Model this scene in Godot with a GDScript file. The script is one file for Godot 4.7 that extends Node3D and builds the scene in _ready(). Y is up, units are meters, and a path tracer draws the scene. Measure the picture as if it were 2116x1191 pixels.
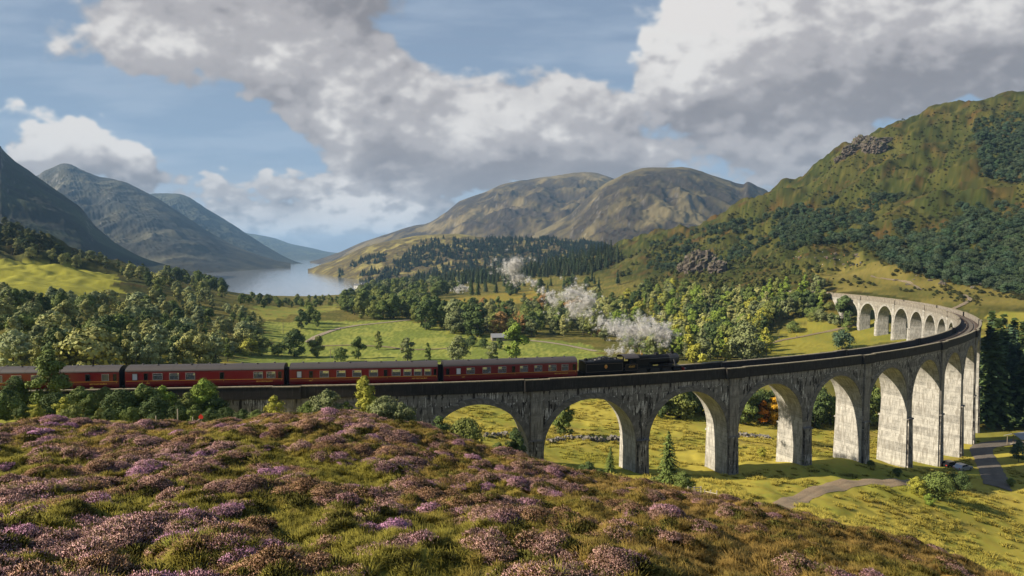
extends Node3D
# A steam train on a curved concrete viaduct in a Highland glen: heather knoll in front, loch and mountains behind.
# World: y up, metres, the loch's surface at y = 0. The viewer stands at (0, 70, 0) and looks along -z.

const EYE := 70.0
const FOCAL := 1289.77
const TILT := 0.05437
# viaduct centre line: a straight, then an arc
const ARC_X := -59.686
const ARC_Z := 331.339
const ARC_R := 244.774
const ARC_A := 0.14106
const PIER_S0 := 63.394
const BAY := 17.5867

var names := {}
var M := {}
var rng := RandomNumberGenerator.new()
var nz := FastNoiseLite.new()
var nz_fine := FastNoiseLite.new()
var nz_ridge := FastNoiseLite.new()
var sun_dir := Vector3(-0.98, 0, 0.2).normalized() * cos(deg_to_rad(31.0)) + Vector3.UP * sin(deg_to_rad(31.0))

func _ready() -> void:
	rng.seed = 7
	make_view()
	make_light()
	make_noise()
	make_materials()
	solve_terrain()
	build_ground()
	build_water()
	build_mountains()
	build_viaduct()
	build_track()
	build_train()
	build_steam()
	build_rocks()
	build_roads()
	build_buildings()
	build_woods()
	build_bushes()
	build_small_things()
	build_people()
	build_heather()

func make_view() -> void:
	var cam := Camera3D.new()
	cam.name = "camera"
	add_child(cam)
	cam.position = Vector3(0, EYE, 0)
	cam.rotation.x = -TILT
	cam.fov = rad_to_deg(2.0 * atan(595.5 / FOCAL))
	cam.near = 0.3
	cam.far = 30000.0
	cam.current = true

func make_light() -> void:
	var e := Environment.new()
	e.background_mode = Environment.BG_SKY
	e.tonemap_mode = Environment.TONE_MAPPER_LINEAR
	e.tonemap_exposure = EXPOSURE
	e.sdfgi_enabled = true
	e.ssao_enabled = true
	e.ssil_enabled = true
	e.fog_enabled = true
	e.fog_light_color = Color(0.62, 0.81, 1.0)
	e.fog_density = FOG
	var sky := Sky.new()
	var pm := PanoramaSkyMaterial.new()
	pm.panorama = ImageTexture.create_from_image(paint_sky())
	pm.energy_multiplier = SKY_ENERGY
	sky.sky_material = pm
	e.sky = sky
	var w := WorldEnvironment.new()
	w.name = "daylight"
	w.environment = e
	add_child(w)
	var s := DirectionalLight3D.new()
	s.name = "sun"
	add_child(s)
	s.look_at_from_position(sun_dir * 100.0, Vector3.ZERO)
	s.light_energy = SUN
	s.light_color = Color(1.0, 0.94, 0.84)
	s.light_angular_distance = 0.5
	s.shadow_enabled = true

const EXPOSURE := 1.95
const SUN := 1.6
const SKY_ENERGY := 0.64
const FOG := 0.00006

func make_noise() -> void:
	nz.seed = 11; nz.noise_type = FastNoiseLite.TYPE_SIMPLEX_SMOOTH; nz.frequency = 1.0
	nz.fractal_type = FastNoiseLite.FRACTAL_FBM; nz.fractal_octaves = 4
	nz_fine.seed = 23; nz_fine.noise_type = FastNoiseLite.TYPE_SIMPLEX; nz_fine.frequency = 1.0
	nz_fine.fractal_type = FastNoiseLite.FRACTAL_FBM; nz_fine.fractal_octaves = 2
	nz_ridge.seed = 5; nz_ridge.noise_type = FastNoiseLite.TYPE_SIMPLEX; nz_ridge.frequency = 1.0
	nz_ridge.fractal_type = FastNoiseLite.FRACTAL_RIDGED; nz_ridge.fractal_octaves = 5

# ---------------------------------------------------------------- sky
# banks of cloud: bearing and height in units of the view (x right, y down, 2116 wide), radii, weight
const BANKS := [
	[310, 115, 130, 62, 0.85], [470, 60, 230, 110, 1.0], [640, 90, 190, 150, 1.2], [720, 190, 150, 120, 1.0], [560, -40, 330, 90, 1.1],
	[760, 250, 110, 90, 0.8], [860, 260, 190, 110, 1.0], [1010, 260, 200, 90, 0.9], [1180, 260, 150, 75, 0.75], [900, 350, 220, 90, 1.0],
	[1120, 310, 190, 100, 0.95], [1260, 330, 150, 70, 0.75], [760, 420, 120, 60, 0.8], [640, 460, 200, 45, 0.75], [500, 400, 150, 26, 0.6],
	[110, 300, 105, 68, 1.0], [225, 325, 118, 64, 0.97], [60, 345, 90, 50, 0.8], [290, 355, 65, 34, 0.7], [30, 225, 90, 20, 0.55],
	[480, 378, 170, 30, 0.8], [560, 430, 160, 34, 0.75], [900, 470, 160, 40, 0.7], [640, 480, 260, 50, 0.8], [820, 440, 150, 55, 0.7], [720, 500, 260, 46, 1.25], [560, 470, 130, 36, 0.6],
	[1430, 120, 120, 120, 0.9], [1540, 60, 210, 130, 1.1], [1760, 60, 300, 150, 1.25], [2030, 70, 260, 130, 1.25], [1640, 190, 260, 110, 1.1], [1480, 200, 170, 80, 0.8],
	[1560, 320, 150, 70, 0.85], [1710, 310, 140, 75, 0.8], [1340, 335, 90, 45, 0.5], [1650, 390, 200, 40, 0.6], [2040, 190, 130, 22, 0.4], [1200, 190, 130, 45, 0.6],
	[1000, 150, 140, 22, 0.3], [200, 50, 110, 60, 0.62], [130, 110, 60, 50, 0.4], [20, 50, 60, 45, 0.45], [2300, 60, 250, 140, 1.1], [-200, 120, 180, 120, 0.8], [-260, 330, 190, 80, 0.9], [2420, 260, 200, 80, 0.7]]
var sn := FastNoiseLite.new()
var sn_fine := FastNoiseLite.new()
var sn_warp := FastNoiseLite.new()

func cloud_at(px: float, py: float, up: float, near_view: bool) -> float:
	var wx := sn_warp.get_noise_2d(px * 0.009, py * 0.011) * 42.0
	var wy := sn_warp.get_noise_2d(px * 0.009 + 51.0, py * 0.011 + 17.0) * 28.0
	var v := 0.0
	if near_view:
		for b in BANKS:
			var dx: float = (px + wx - b[0]) / b[2]
			if absf(dx) > 1.6: continue
			var dy: float = (py + wy - b[1]) / b[3]
			if absf(dy) > 1.6: continue
			var q := dx * dx + dy * dy
			if q < 2.4:
				var t := 1.0 - q / 2.4
				v += b[4] * t * t * 1.15
	else:
		v = 0.42 + sn.get_noise_2d(px * 0.0016, py * 0.0022) * 1.2
	var n := sn.get_noise_2d(px * 0.0075, py * 0.0105)
	var big := sn.get_noise_2d(px * 0.0026 + 31.0, py * 0.0042)
	var low := smoothstep(300.0, 430.0, py)
	if near_view: v *= 1.0 - 0.22 * low
	var small := sn.get_noise_2d(px * 0.016 + 11.0, py * 0.034)
	return v + n * 0.46 + big * 0.26 + small * (0.16 + 0.42 * low) - 0.54

func sky_colour(px: float, py: float, y: float, near_view: bool) -> Color:
	# clear air
	var e := clampf(y, 0.0, 1.0)
	var low := Color(0.685, 0.705, 0.73)
	var mid := Color(0.525, 0.61, 0.70)
	var high := Color(0.485, 0.555, 0.645)
	var top := Color(0.33, 0.44, 0.62)
	var air := low.lerp(mid, smoothstep(0.01, 0.17, e)).lerp(high, smoothstep(0.12, 0.38, e)).lerp(top, smoothstep(0.4, 1.0, e))
	# thin high veil
	var veil := clampf(sn.get_noise_2d(px * 0.002 + 90.0, py * 0.011 + 40.0) * 1.1 + 0.12, 0.0, 0.5)
	air = air.lerp(Color(0.70, 0.74, 0.79), veil * 0.55)
	var d := cloud_at(px, py, e, near_view)
	if d <= 0.0:
		return air
	var puffy := smoothstep(0.2, -0.1, e - 0.25) # low clouds have harder rims
	var a := smoothstep(0.0, lerpf(0.6, 0.3, puffy), d)
	var l1 := cloud_at(px - 14.0, py - 20.0, e, near_view)
	var l2 := cloud_at(px - 40.0, py - 58.0, e, near_view)
	var tone := 0.40
	if near_view:
		var sum := 0.25
		tone = 0.42 * sum
		for b in TONES:
			var dx: float = (px - b[0]) / b[2]
			var dy: float = (py - b[1]) / b[3]
			var q := dx * dx + dy * dy
			if q < 4.0:
				var w := exp(-q)
				tone += w * b[4]; sum += w
		tone /= sum
	var fold := sn_fine.get_noise_2d(px * 0.005, py * 0.011)
	var curl := sn_fine.get_noise_2d(px * 0.022 + 7.0, py * 0.03)
	var relief := clampf((d - l1) * 0.5, -0.14, 0.22) + clampf((d - l2) * 0.28, -0.16, 0.2)
	var bright := clampf(tone + relief + fold * 0.15 + curl * 0.05, 0.0, 1.0)
	var grey := Color(0.50, 0.492, 0.505)
	var pale := Color(0.645, 0.632, 0.635)
	var white := Color(0.83, 0.815, 0.80)
	var c := grey.lerp(pale, smoothstep(0.0, 0.5, bright)).lerp(white, smoothstep(0.5, 1.0, bright))
	return air.lerp(c, a * 0.97)

# how light the banks are: bearing, height, reach, lightness
const TONES := [[620, 100, 110, 60, 0.95], [300, 130, 130, 55, 0.75], [430, 50, 110, 50, 0.5], [250, 40, 120, 50, 0.4], [600, 0, 260, 55, 0.05], [760, 120, 120, 130, 0.35], [700, 230, 110, 60, 0.6], [860, 250, 130, 90, 0.42], [1020, 230, 170, 80, 0.38], [1200, 230, 120, 70, 0.42], [900, 320, 190, 40, 0.62], [880, 390, 150, 45, 0.42],
	[720, 320, 40, 40, 0.95], [780, 420, 90, 40, 0.75], [1120, 280, 150, 60, 0.55], [1000, 340, 150, 40, 0.4], [620, 460, 220, 50, 0.42], [500, 395, 170, 30, 0.35], [100, 255, 70, 45, 1.0], [230, 270, 100, 35, 0.85], [280, 300, 50, 45, 0.9], [170, 340, 180, 45, 0.42], [330, 365, 90, 25, 0.3], [40, 225, 70, 20, 0.8],
	[1390, 70, 80, 80, 0.8], [1510, 55, 100, 70, 0.85], [1680, 10, 160, 50, 0.5], [1800, 110, 240, 80, 0.36], [2040, 60, 200, 80, 0.5], [2040, 140, 160, 40, 0.22], [1560, 170, 180, 60, 0.5], [1650, 250, 220, 60, 0.4], [1560, 330, 130, 40, 0.62], [1750, 300, 90, 60, 0.45], [1650, 390, 160, 30, 0.55], [1420, 320, 140, 50, 0.4], [720, 500, 220, 36, 0.8], [560, 440, 120, 30, 0.35]]

func view_xy(dir: Vector3) -> Vector2:
	# bearing and height as on a photograph 2116 wide, kept smooth past its edges
	var az := atan2(dir.x, -dir.z)
	var el := asin(clampf(dir.y, -1.0, 1.0))
	var x := 1058.0 + FOCAL * (tan(az) if absf(az) < 0.9 else signf(az) * (tan(0.9) + (absf(az) - 0.9) * 2.6))
	var k := cos(minf(absf(az), 0.9))
	return Vector2(x, 525.0 - FOCAL * tan(minf(el, 1.35)) / k)

func sky_direction(u: float, v: float) -> Vector3:
	var az := u * TAU
	var el := PI * (0.5 - v)
	return Vector3(sin(az) * cos(el), sin(el), -cos(az) * cos(el))

func paint_sky() -> Image:
	sn.seed = 41; sn.noise_type = FastNoiseLite.TYPE_SIMPLEX_SMOOTH; sn.frequency = 1.0; sn.fractal_type = FastNoiseLite.FRACTAL_FBM; sn.fractal_octaves = 6; sn.fractal_gain = 0.52
	sn_fine.seed = 12; sn_fine.noise_type = FastNoiseLite.TYPE_SIMPLEX_SMOOTH; sn_fine.frequency = 1.0; sn_fine.fractal_type = FastNoiseLite.FRACTAL_FBM; sn_fine.fractal_octaves = 5
	sn_warp.seed = 77; sn_warp.noise_type = FastNoiseLite.TYPE_SIMPLEX_SMOOTH; sn_warp.frequency = 1.0; sn_warp.fractal_octaves = 3
	var w := 4096
	var h := 2048
	var ground := Color(0.30, 0.31, 0.22)
	var im := Image.create(512, 256, false, Image.FORMAT_RGB8)
	for j in 256:
		for i in 512:
			var u := (i + 0.5) / 512.0
			if u > 0.5: u -= 1.0
			var dir := sky_direction(u, (j + 0.5) / 256.0)
			if dir.y < -0.03:
				im.set_pixel(i, j, ground)
				continue
			var p := view_xy(dir)
			im.set_pixel(i, j, sky_colour(p.x, p.y, dir.y, absf(u) < 0.16 and p.y > -500.0))
	im.resize(w, h, Image.INTERPOLATE_CUBIC)
	var half := 560
	for j in range(660, 1050):
		for i in range(-half, half):
			var dir := sky_direction((i + 0.5) / w, (j + 0.5) / h)
			var p := view_xy(dir)
			if dir.y < -0.015 or p.y < -70.0: continue
			im.set_pixel(posmod(i, w), j, sky_colour(p.x, p.y, dir.y, true))
	return im

# ---------------------------------------------------------------- helpers
func numbered(called: String) -> String:
	var n: int = names.get(called, 0)
	names[called] = n + 1
	return called if n == 0 else "%s_%03d" % [called, n]

func thing(called: String, label: String, category: String, at := Vector3.ZERO, turn := 0.0, group := "") -> Node3D:
	var o := Node3D.new()
	o.name = numbered(called)
	add_child(o)
	o.position = at
	o.rotation.y = turn
	return tag(o, label, category, group)

func tag(o: Node3D, label: String, category: String, group := "") -> Node3D:
	o.set_meta("label", label)
	o.set_meta("category", category)
	if group: o.set_meta("group", group)
	return o

func put(called: String, mesh: Mesh, m: Material, parent: Node3D = null, kind := "") -> MeshInstance3D:
	var o := MeshInstance3D.new()
	o.mesh = mesh
	if m: o.material_override = m
	if parent == null:
		o.name = numbered(called)
		add_child(o)
	else:
		o.name = called
		parent.add_child(o, true)
	if kind: o.set_meta("kind", kind)
	return o

func begin() -> SurfaceTool:
	var st := SurfaceTool.new()
	st.begin(Mesh.PRIMITIVE_TRIANGLES)
	return st

func done(st: SurfaceTool, smooth := false) -> ArrayMesh:
	if not smooth: st.generate_normals()
	return st.commit()

func quad(st: SurfaceTool, a: Vector3, b: Vector3, c: Vector3, d: Vector3, ua := Vector2.ZERO, ub := Vector2.ZERO, uc := Vector2.ZERO, ud := Vector2.ZERO) -> void:
	# corners clockwise seen from outside
	st.set_smooth_group(-1)
	st.set_uv(ua); st.add_vertex(a)
	st.set_uv(ub); st.add_vertex(b)
	st.set_uv(uc); st.add_vertex(c)
	st.set_uv(ua); st.add_vertex(a)
	st.set_uv(uc); st.add_vertex(c)
	st.set_uv(ud); st.add_vertex(d)

func box(st: SurfaceTool, lo: Vector3, hi: Vector3, t := Transform3D(), chamfer := 0.0) -> void:
	var c := chamfer
	if c <= 0.0:
		var p := []
		for k in 8:
			p.append(t * Vector3(hi.x if k & 1 else lo.x, hi.y if k & 2 else lo.y, hi.z if k & 4 else lo.z))
		quad(st, p[2], p[3], p[1], p[0], Vector2(0, 1), Vector2(1, 1), Vector2(1, 0), Vector2.ZERO)
		quad(st, p[7], p[6], p[4], p[5], Vector2(0, 1), Vector2(1, 1), Vector2(1, 0), Vector2.ZERO)
		quad(st, p[6], p[2], p[0], p[4], Vector2(0, 1), Vector2(1, 1), Vector2(1, 0), Vector2.ZERO)
		quad(st, p[3], p[7], p[5], p[1], Vector2(0, 1), Vector2(1, 1), Vector2(1, 0), Vector2.ZERO)
		quad(st, p[6], p[7], p[3], p[2], Vector2(0, 1), Vector2(1, 1), Vector2(1, 0), Vector2.ZERO)
		quad(st, p[0], p[1], p[5], p[4], Vector2(0, 1), Vector2(1, 1), Vector2(1, 0), Vector2.ZERO)
		return
	# a box with its long vertical profile chamfered: an octagon in x and y, pushed along z
	var ring := [Vector2(lo.x + c, lo.y), Vector2(lo.x, lo.y + c), Vector2(lo.x, hi.y - c), Vector2(lo.x + c, hi.y), Vector2(hi.x - c, hi.y), Vector2(hi.x, hi.y - c), Vector2(hi.x, lo.y + c), Vector2(hi.x - c, lo.y)]
	prism(st, ring, lo.z, hi.z, t)

func prism(st: SurfaceTool, ring: Array, z0: float, z1: float, t := Transform3D(), caps := true) -> void:
	# ring: points in x and y, clockwise seen from +z
	var n := ring.size()
	for k in n:
		var a: Vector2 = ring[k]
		var b: Vector2 = ring[(k + 1) % n]
		quad(st, t * Vector3(a.x, a.y, z0), t * Vector3(b.x, b.y, z0), t * Vector3(b.x, b.y, z1), t * Vector3(a.x, a.y, z1), Vector2(0, 0), Vector2(0, 1), Vector2(1, 1), Vector2(1, 0))
	if caps:
		var tri := Geometry2D.triangulate_polygon(PackedVector2Array(ring))
		for k in range(0, tri.size(), 3):
			var q := [ring[tri[k]], ring[tri[k + 1]], ring[tri[k + 2]]]
			if (q[1] - q[0]).cross(q[2] - q[0]) > 0.0: q.reverse()
			st.set_smooth_group(-1)
			for v in q: st.add_vertex(t * Vector3(v.x, v.y, z1))
			q.reverse()
			for v in q: st.add_vertex(t * Vector3(v.x, v.y, z0))

func tube(st: SurfaceTool, path: Array, radii: Array, sides := 6, cap := true, t := Transform3D()) -> void:
	var rings := []
	var n := path.size()
	for k in n:
		var d: Vector3 = (path[mini(k + 1, n - 1)] - path[maxi(k - 1, 0)]).normalized()
		var u := d.cross(Vector3.RIGHT if absf(d.x) < 0.8 else Vector3.UP).normalized()
		var v := d.cross(u)
		var ring := []
		for s in sides:
			var a := TAU * s / sides
			ring.append(t * (path[k] + (u * cos(a) + v * sin(a)) * radii[k]))
		rings.append(ring)
	st.set_smooth_group(1)
	for k in n - 1:
		for s in sides:
			var a: Vector3 = rings[k][s]
			var b: Vector3 = rings[k][(s + 1) % sides]
			var c: Vector3 = rings[k + 1][(s + 1) % sides]
			var d: Vector3 = rings[k + 1][s]
			for q in [a, b, c, a, c, d]:
				st.set_uv(Vector2(float(s) / sides, k)); st.add_vertex(q)
	if cap:
		st.set_smooth_group(-1)
		for s in range(1, sides - 1):
			for q in [rings[n - 1][0], rings[n - 1][s], rings[n - 1][s + 1]]: st.add_vertex(q)
			for q in [rings[0][0], rings[0][s + 1], rings[0][s]]: st.add_vertex(q)

func lathe(st: SurfaceTool, profile: Array, sides: int, t: Transform3D) -> void:
	# profile: (radius, height) pairs up the y axis
	for k in profile.size() - 1:
		for s in sides:
			var a := TAU * s / sides
			var b := TAU * (s + 1) / sides
			var p: Vector2 = profile[k]
			var q: Vector2 = profile[k + 1]
			st.set_smooth_group(1 + k if (p - q).length() > 0.0 else 0)
			var v := [t * Vector3(cos(a) * p.x, p.y, sin(a) * p.x), t * Vector3(cos(b) * p.x, p.y, sin(b) * p.x), t * Vector3(cos(b) * q.x, q.y, sin(b) * q.x), t * Vector3(cos(a) * q.x, q.y, sin(a) * q.x)]
			for i in [0, 1, 2, 0, 2, 3]: st.add_vertex(v[i])

func mat(c: Color, rough := 0.9, metal := 0.0, vertex := false) -> StandardMaterial3D:
	# c: real-world base colour (linear)
	var m := StandardMaterial3D.new()
	m.albedo_color = c.linear_to_srgb()
	m.roughness = rough
	m.metallic = metal
	m.vertex_color_use_as_albedo = vertex
	m.cull_mode = BaseMaterial3D.CULL_DISABLED
	return m

func spot(px: float, py: float, depth: float) -> Vector3:
	# the point of the place that lies DEPTH metres ahead on the sight line through that place of the photograph
	var t := (595.5 - py) / FOCAL
	var y := depth * (t * cos(TILT) - sin(TILT)) / (cos(TILT) + t * sin(TILT))
	var along := depth * cos(TILT) - y * sin(TILT)
	return Vector3((px - 1058.0) / FOCAL * along, EYE + y, -depth)

func track_at(s: float, off: float, rise := 0.0) -> Vector3:
	# a point beside the track: s along it, off outwards (towards the knoll), above the parapet's top by rise
	var a := s / ARC_R
	var y := EYE - 17.9205 - 0.010622 * s + rise
	if a < ARC_A:
		var t := (a - ARC_A) * ARC_R
		return Vector3(ARC_X + (ARC_R + off) * sin(ARC_A) + t * cos(ARC_A), y, -(ARC_Z - (ARC_R + off) * cos(ARC_A) + t * sin(ARC_A)))
	return Vector3(ARC_X + (ARC_R + off) * sin(a), y, -(ARC_Z - (ARC_R + off) * cos(a)))

func track_frame(s: float, rise := 0.0) -> Transform3D:
	# x along the track (to the far end), y up, z outwards
	var x := (track_at(s + 0.5, 0) - track_at(s - 0.5, 0)).normalized()
	var up := Vector3.UP
	var z := x.cross(up).normalized()
	return Transform3D(Basis(x, z.cross(x), z), track_at(s, 0, rise))

func track_near(x: float, z: float) -> Vector2:
	# (s, off) of a place
	var vx := x - ARC_X
	var vz := -z - ARC_Z
	var a := atan2(vx, -vz)
	if a >= ARC_A or a < -1.6:
		if a < -1.6: a += TAU
		return Vector2(a * ARC_R, sqrt(vx * vx + vz * vz) - ARC_R)
	var t := vx * cos(ARC_A) + vz * sin(ARC_A)
	return Vector2(ARC_A * ARC_R + t, vx * sin(ARC_A) - vz * cos(ARC_A) - ARC_R)

# ---------------------------------------------------------------- terrain
# places of known height: column and row in the photograph, metres ahead
const SPOTS := [
	# heather knoll in front
	[0, 1191, 15], [350, 1191, 15.5], [700, 1191, 16], [1058, 1191, 16.5], [1400, 1191, 18.5], [1620, 1191, 21], [1800, 1191, 25], [1960, 1191, 32], [-400, 1191, 15], [2116, 1191, 80], [2300, 1191, 90], [1058, 2000, 6], [300, 2000, 6], [1800, 2000, 7],
	[0, 1050, 24], [400, 1050, 25], [750, 1050, 26], [1058, 1060, 27], [1300, 1080, 27], [1550, 1110, 29], [1750, 1140, 30],
	[0, 950, 37], [300, 950, 38], [560, 940, 40], [800, 950, 42], [1000, 980, 40], [1150, 1010, 38],
	[-300, 870, 52], [0, 868, 52], [150, 872, 53], [300, 880, 54], [440, 882, 57], [520, 862, 61], [600, 845, 64], [700, 846, 63], [780, 855, 61], [860, 875, 58], [950, 915, 54], [1050, 950, 51], [1100, 965, 49], [1200, 990, 46], [1330, 1014, 42], [1500, 1047, 39], [1650, 1077, 37], [1800, 1102, 37], [1900, 1122, 38], [1980, 1170, 36],
	[-300, 840, 74], [0, 850, 72], [200, 862, 73], [400, 872, 74], [470, 884, 77], [560, 872, 84], [660, 868, 82], [770, 880, 82], [850, 905, 80], [930, 940, 78],
	# under the viaduct
	[1113, 958, 92], [1333, 980, 97.2], [1525, 978, 103.6], [1676, 960, 111.1], [1795, 950, 119.8], [1886, 965, 129.6], [1952, 968, 140.4], [1995, 950, 152.2], [2019, 920, 164.9], [980, 945, 90], [1240, 985, 80], [1400, 1010, 76], [1600, 1035, 80], [1800, 1015, 98], [2000, 1060, 100], [1900, 1100, 90], [2116, 1080, 105], [2060, 1000, 124], [2116, 990, 128], [2250, 1000, 128],
	[1000, 905, 120], [1200, 905, 130], [1290, 905, 135], [1000, 845, 165], [1200, 838, 172], [1400, 860, 165], [1580, 880, 165], [1720, 885, 170], [1400, 950, 120], [1600, 930, 135], [2030, 880, 190], [2116, 900, 175], [2080, 940, 150], [2116, 820, 215],
	# embankment and ground on the left
	[470, 852, 88], [300, 810, 100], [100, 800, 110], [-250, 800, 120], [650, 825, 105], [800, 850, 108], [600, 800, 140], [850, 800, 170], [1050, 780, 210],
	[-200, 735, 150], [0, 740, 150], [120, 745, 150], [300, 750, 165], [0, 695, 182], [200, 660, 232], [-250, 660, 200], [250, 702, 208], [400, 700, 262], [450, 745, 252], [120, 640, 265], [0, 640, 250],
	[250, 614, 370], [120, 578, 400], [0, 585, 390], [-250, 560, 380], [100, 545, 480], [0, 541, 470], [200, 556, 470], [270, 590, 440], [330, 600, 450], [440, 600, 560], [400, 640, 400], [500, 652, 420], [540, 680, 360], [470, 700, 300],
	[0, 470, 560], [-200, 430, 600], [60, 505, 560], [120, 520, 620], [250, 545, 700], [350, 580, 780],
	# floor of the glen down to the loch
	[560, 745, 268], [700, 745, 268], [900, 745, 266], [1150, 745, 264], [560, 700, 345], [700, 700, 350], [900, 700, 345], [1100, 700, 345], [700, 668, 425], [900, 668, 430], [600, 640, 560], [800, 640, 570], [560, 626, 700], [700, 622, 760], [660, 612, 1000], [560, 613, 1010], [470, 614, 1000], [715, 607, 1050], [430, 594, 960], [380, 600, 850], [760, 612, 800], [300, 592, 1150], [380, 590, 1150], [480, 617, 1110], [600, 617, 1110], [690, 613, 1160], [560, 607, 1250], [450, 607, 1270], [700, 600, 1360], [770, 588, 1250], [850, 580, 1250], [500, 592, 1500], [650, 592, 1500], [380, 590, 1450],
	[900, 637, 560], [1050, 607, 740], [900, 620, 650], [850, 600, 800], [1000, 590, 900], [1100, 597, 830], [1240, 730, 300], [1400, 745, 250], [1400, 690, 380], [1300, 640, 520], [1500, 625, 470], [1500, 680, 390], [1650, 700, 330], [1650, 640, 400],
	# bowl inside the curve and the hillside at the far end
	[1840, 700, 305], [1745, 690, 335], [1700, 725, 285], [1800, 720, 275], [1900, 720, 262], [1720, 610, 366], [1600, 597, 390], [1450, 600, 480],
	[1900, 690, 300], [2040, 660, 300], [2116, 645, 315], [2116, 690, 275], [2060, 715, 250], [2116, 745, 240], [2250, 650, 300],
	[1850, 590, 400], [1950, 605, 370], [2040, 620, 350], [2116, 590, 390], [1720, 570, 440], [1690, 530, 540], [1600, 560, 500], [1450, 565, 600], [1330, 590, 640], [1270, 560, 800], [1150, 560, 950],
	[1800, 500, 520], [1900, 540, 450], [2000, 520, 455], [2116, 520, 450], [2250, 480, 450], [1600, 480, 700], [1700, 440, 690], [1800, 400, 690], [1900, 360, 680], [2000, 400, 600], [2116, 400, 560], [2000, 310, 720], [2116, 300, 680], [2300, 300, 620],
	[1330, 497, 950], [1270, 512, 1050], [1400, 476, 945], [1480, 453, 930], [1540, 426, 920], [1590, 399, 905], [1640, 357, 895], [1700, 332, 885], [1740, 319, 880], [1790, 281, 870], [1860, 236, 860], [1900, 223, 865], [1960, 213, 880], [2020, 207, 890], [2055, 209, 895], [2085, 206, 860], [2116, 198, 850], [2250, 150, 850], [2500, 120, 850],
	[1330, 530, 1250], [1480, 510, 1200], [1590, 480, 1180], [1700, 430, 1150], [1860, 360, 1120], [2050, 340, 1150], [2300, 300, 1150]]

var spot_x := PackedFloat32Array()
var spot_z := PackedFloat32Array()
var spot_c := PackedFloat32Array()
var spot_w := PackedFloat64Array()
var plane_w := Vector3.ZERO
const TN := 145
const RN := 96
const T0 := -1.36
const T1 := 1.36
const R0 := 3.0
const R1 := 1900.0
var coarse := PackedFloat32Array()

func solve_terrain() -> void:
	var n := SPOTS.size()
	var ys := PackedFloat64Array()
	for s in SPOTS:
		var p := spot(s[0], s[1], s[2])
		spot_x.append(p.x); spot_z.append(p.z); spot_c.append(pow(0.10 * s[2], 2.0)); ys.append(p.y)
	var m := n + 3
	var a: Array[PackedFloat64Array] = []
	for i in n:
		var row := PackedFloat64Array()
		row.resize(m + 1)
		for j in n:
			row[j] = sqrt(pow(spot_x[i] - spot_x[j], 2) + pow(spot_z[i] - spot_z[j], 2) + spot_c[j])
		row[i] -= sqrt(spot_c[i]) * 0.25 # a little slack at each place smooths the sheet
		row[n] = 1.0; row[n + 1] = spot_x[i] * 0.01; row[n + 2] = spot_z[i] * 0.01
		row[m] = ys[i]
		a.append(row)
	for k in 3:
		var row := PackedFloat64Array()
		row.resize(m + 1)
		for j in n: row[j] = [1.0, spot_x[j] * 0.01, spot_z[j] * 0.01][k]
		a.append(row)
	for k in m:
		var best := k
		for i in range(k + 1, m):
			if absf(a[i][k]) > absf(a[best][k]): best = i
		var swap := a[k]; a[k] = a[best]; a[best] = swap
		var pr := a[k]
		for i in range(k + 1, m):
			var row := a[i]
			var q := row[k] / pr[k]
			if q == 0.0: continue
			for j in range(k, m + 1): row[j] -= q * pr[j]
			a[i] = row
	spot_w.resize(m)
	for k in range(m - 1, -1, -1):
		var v := a[k][m]
		for j in range(k + 1, m): v -= a[k][j] * spot_w[j]
		spot_w[k] = v / a[k][k]
	coarse.resize(TN * RN)
	var step := log(R1 / R0) / (RN - 1)
	for j in RN:
		var r := R0 * exp(step * j)
		for i in TN:
			var t := lerpf(T0, T1, i / float(TN - 1))
			coarse[j * TN + i] = smooth_height(sin(t) * r, -cos(t) * r)

func smooth_height(x: float, z: float) -> float:
	var n := spot_x.size()
	var v := spot_w[n] + spot_w[n + 1] * x * 0.01 + spot_w[n + 2] * z * 0.01
	for j in n:
		var dx := x - spot_x[j]
		var dz := z - spot_z[j]
		v += spot_w[j] * sqrt(dx * dx + dz * dz + spot_c[j])
	return v

func lie(x: float, z: float) -> float:
	# the lie of the land without its small relief
	var r := clampf(sqrt(x * x + z * z), R0, R1 - 1.0)
	var t := clampf(atan2(x, -z), T0, T1 - 0.001)
	var fj := log(r / R0) / log(R1 / R0) * (RN - 1)
	var fi := (t - T0) / (T1 - T0) * (TN - 1)
	var j := mini(int(fj), RN - 2)
	var i := mini(int(fi), TN - 2)
	var a := fi - i
	var b := fj - j
	var k := j * TN + i
	return lerpf(lerpf(coarse[k], coarse[k + 1], a), lerpf(coarse[k + TN], coarse[k + TN + 1], a), b)

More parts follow.
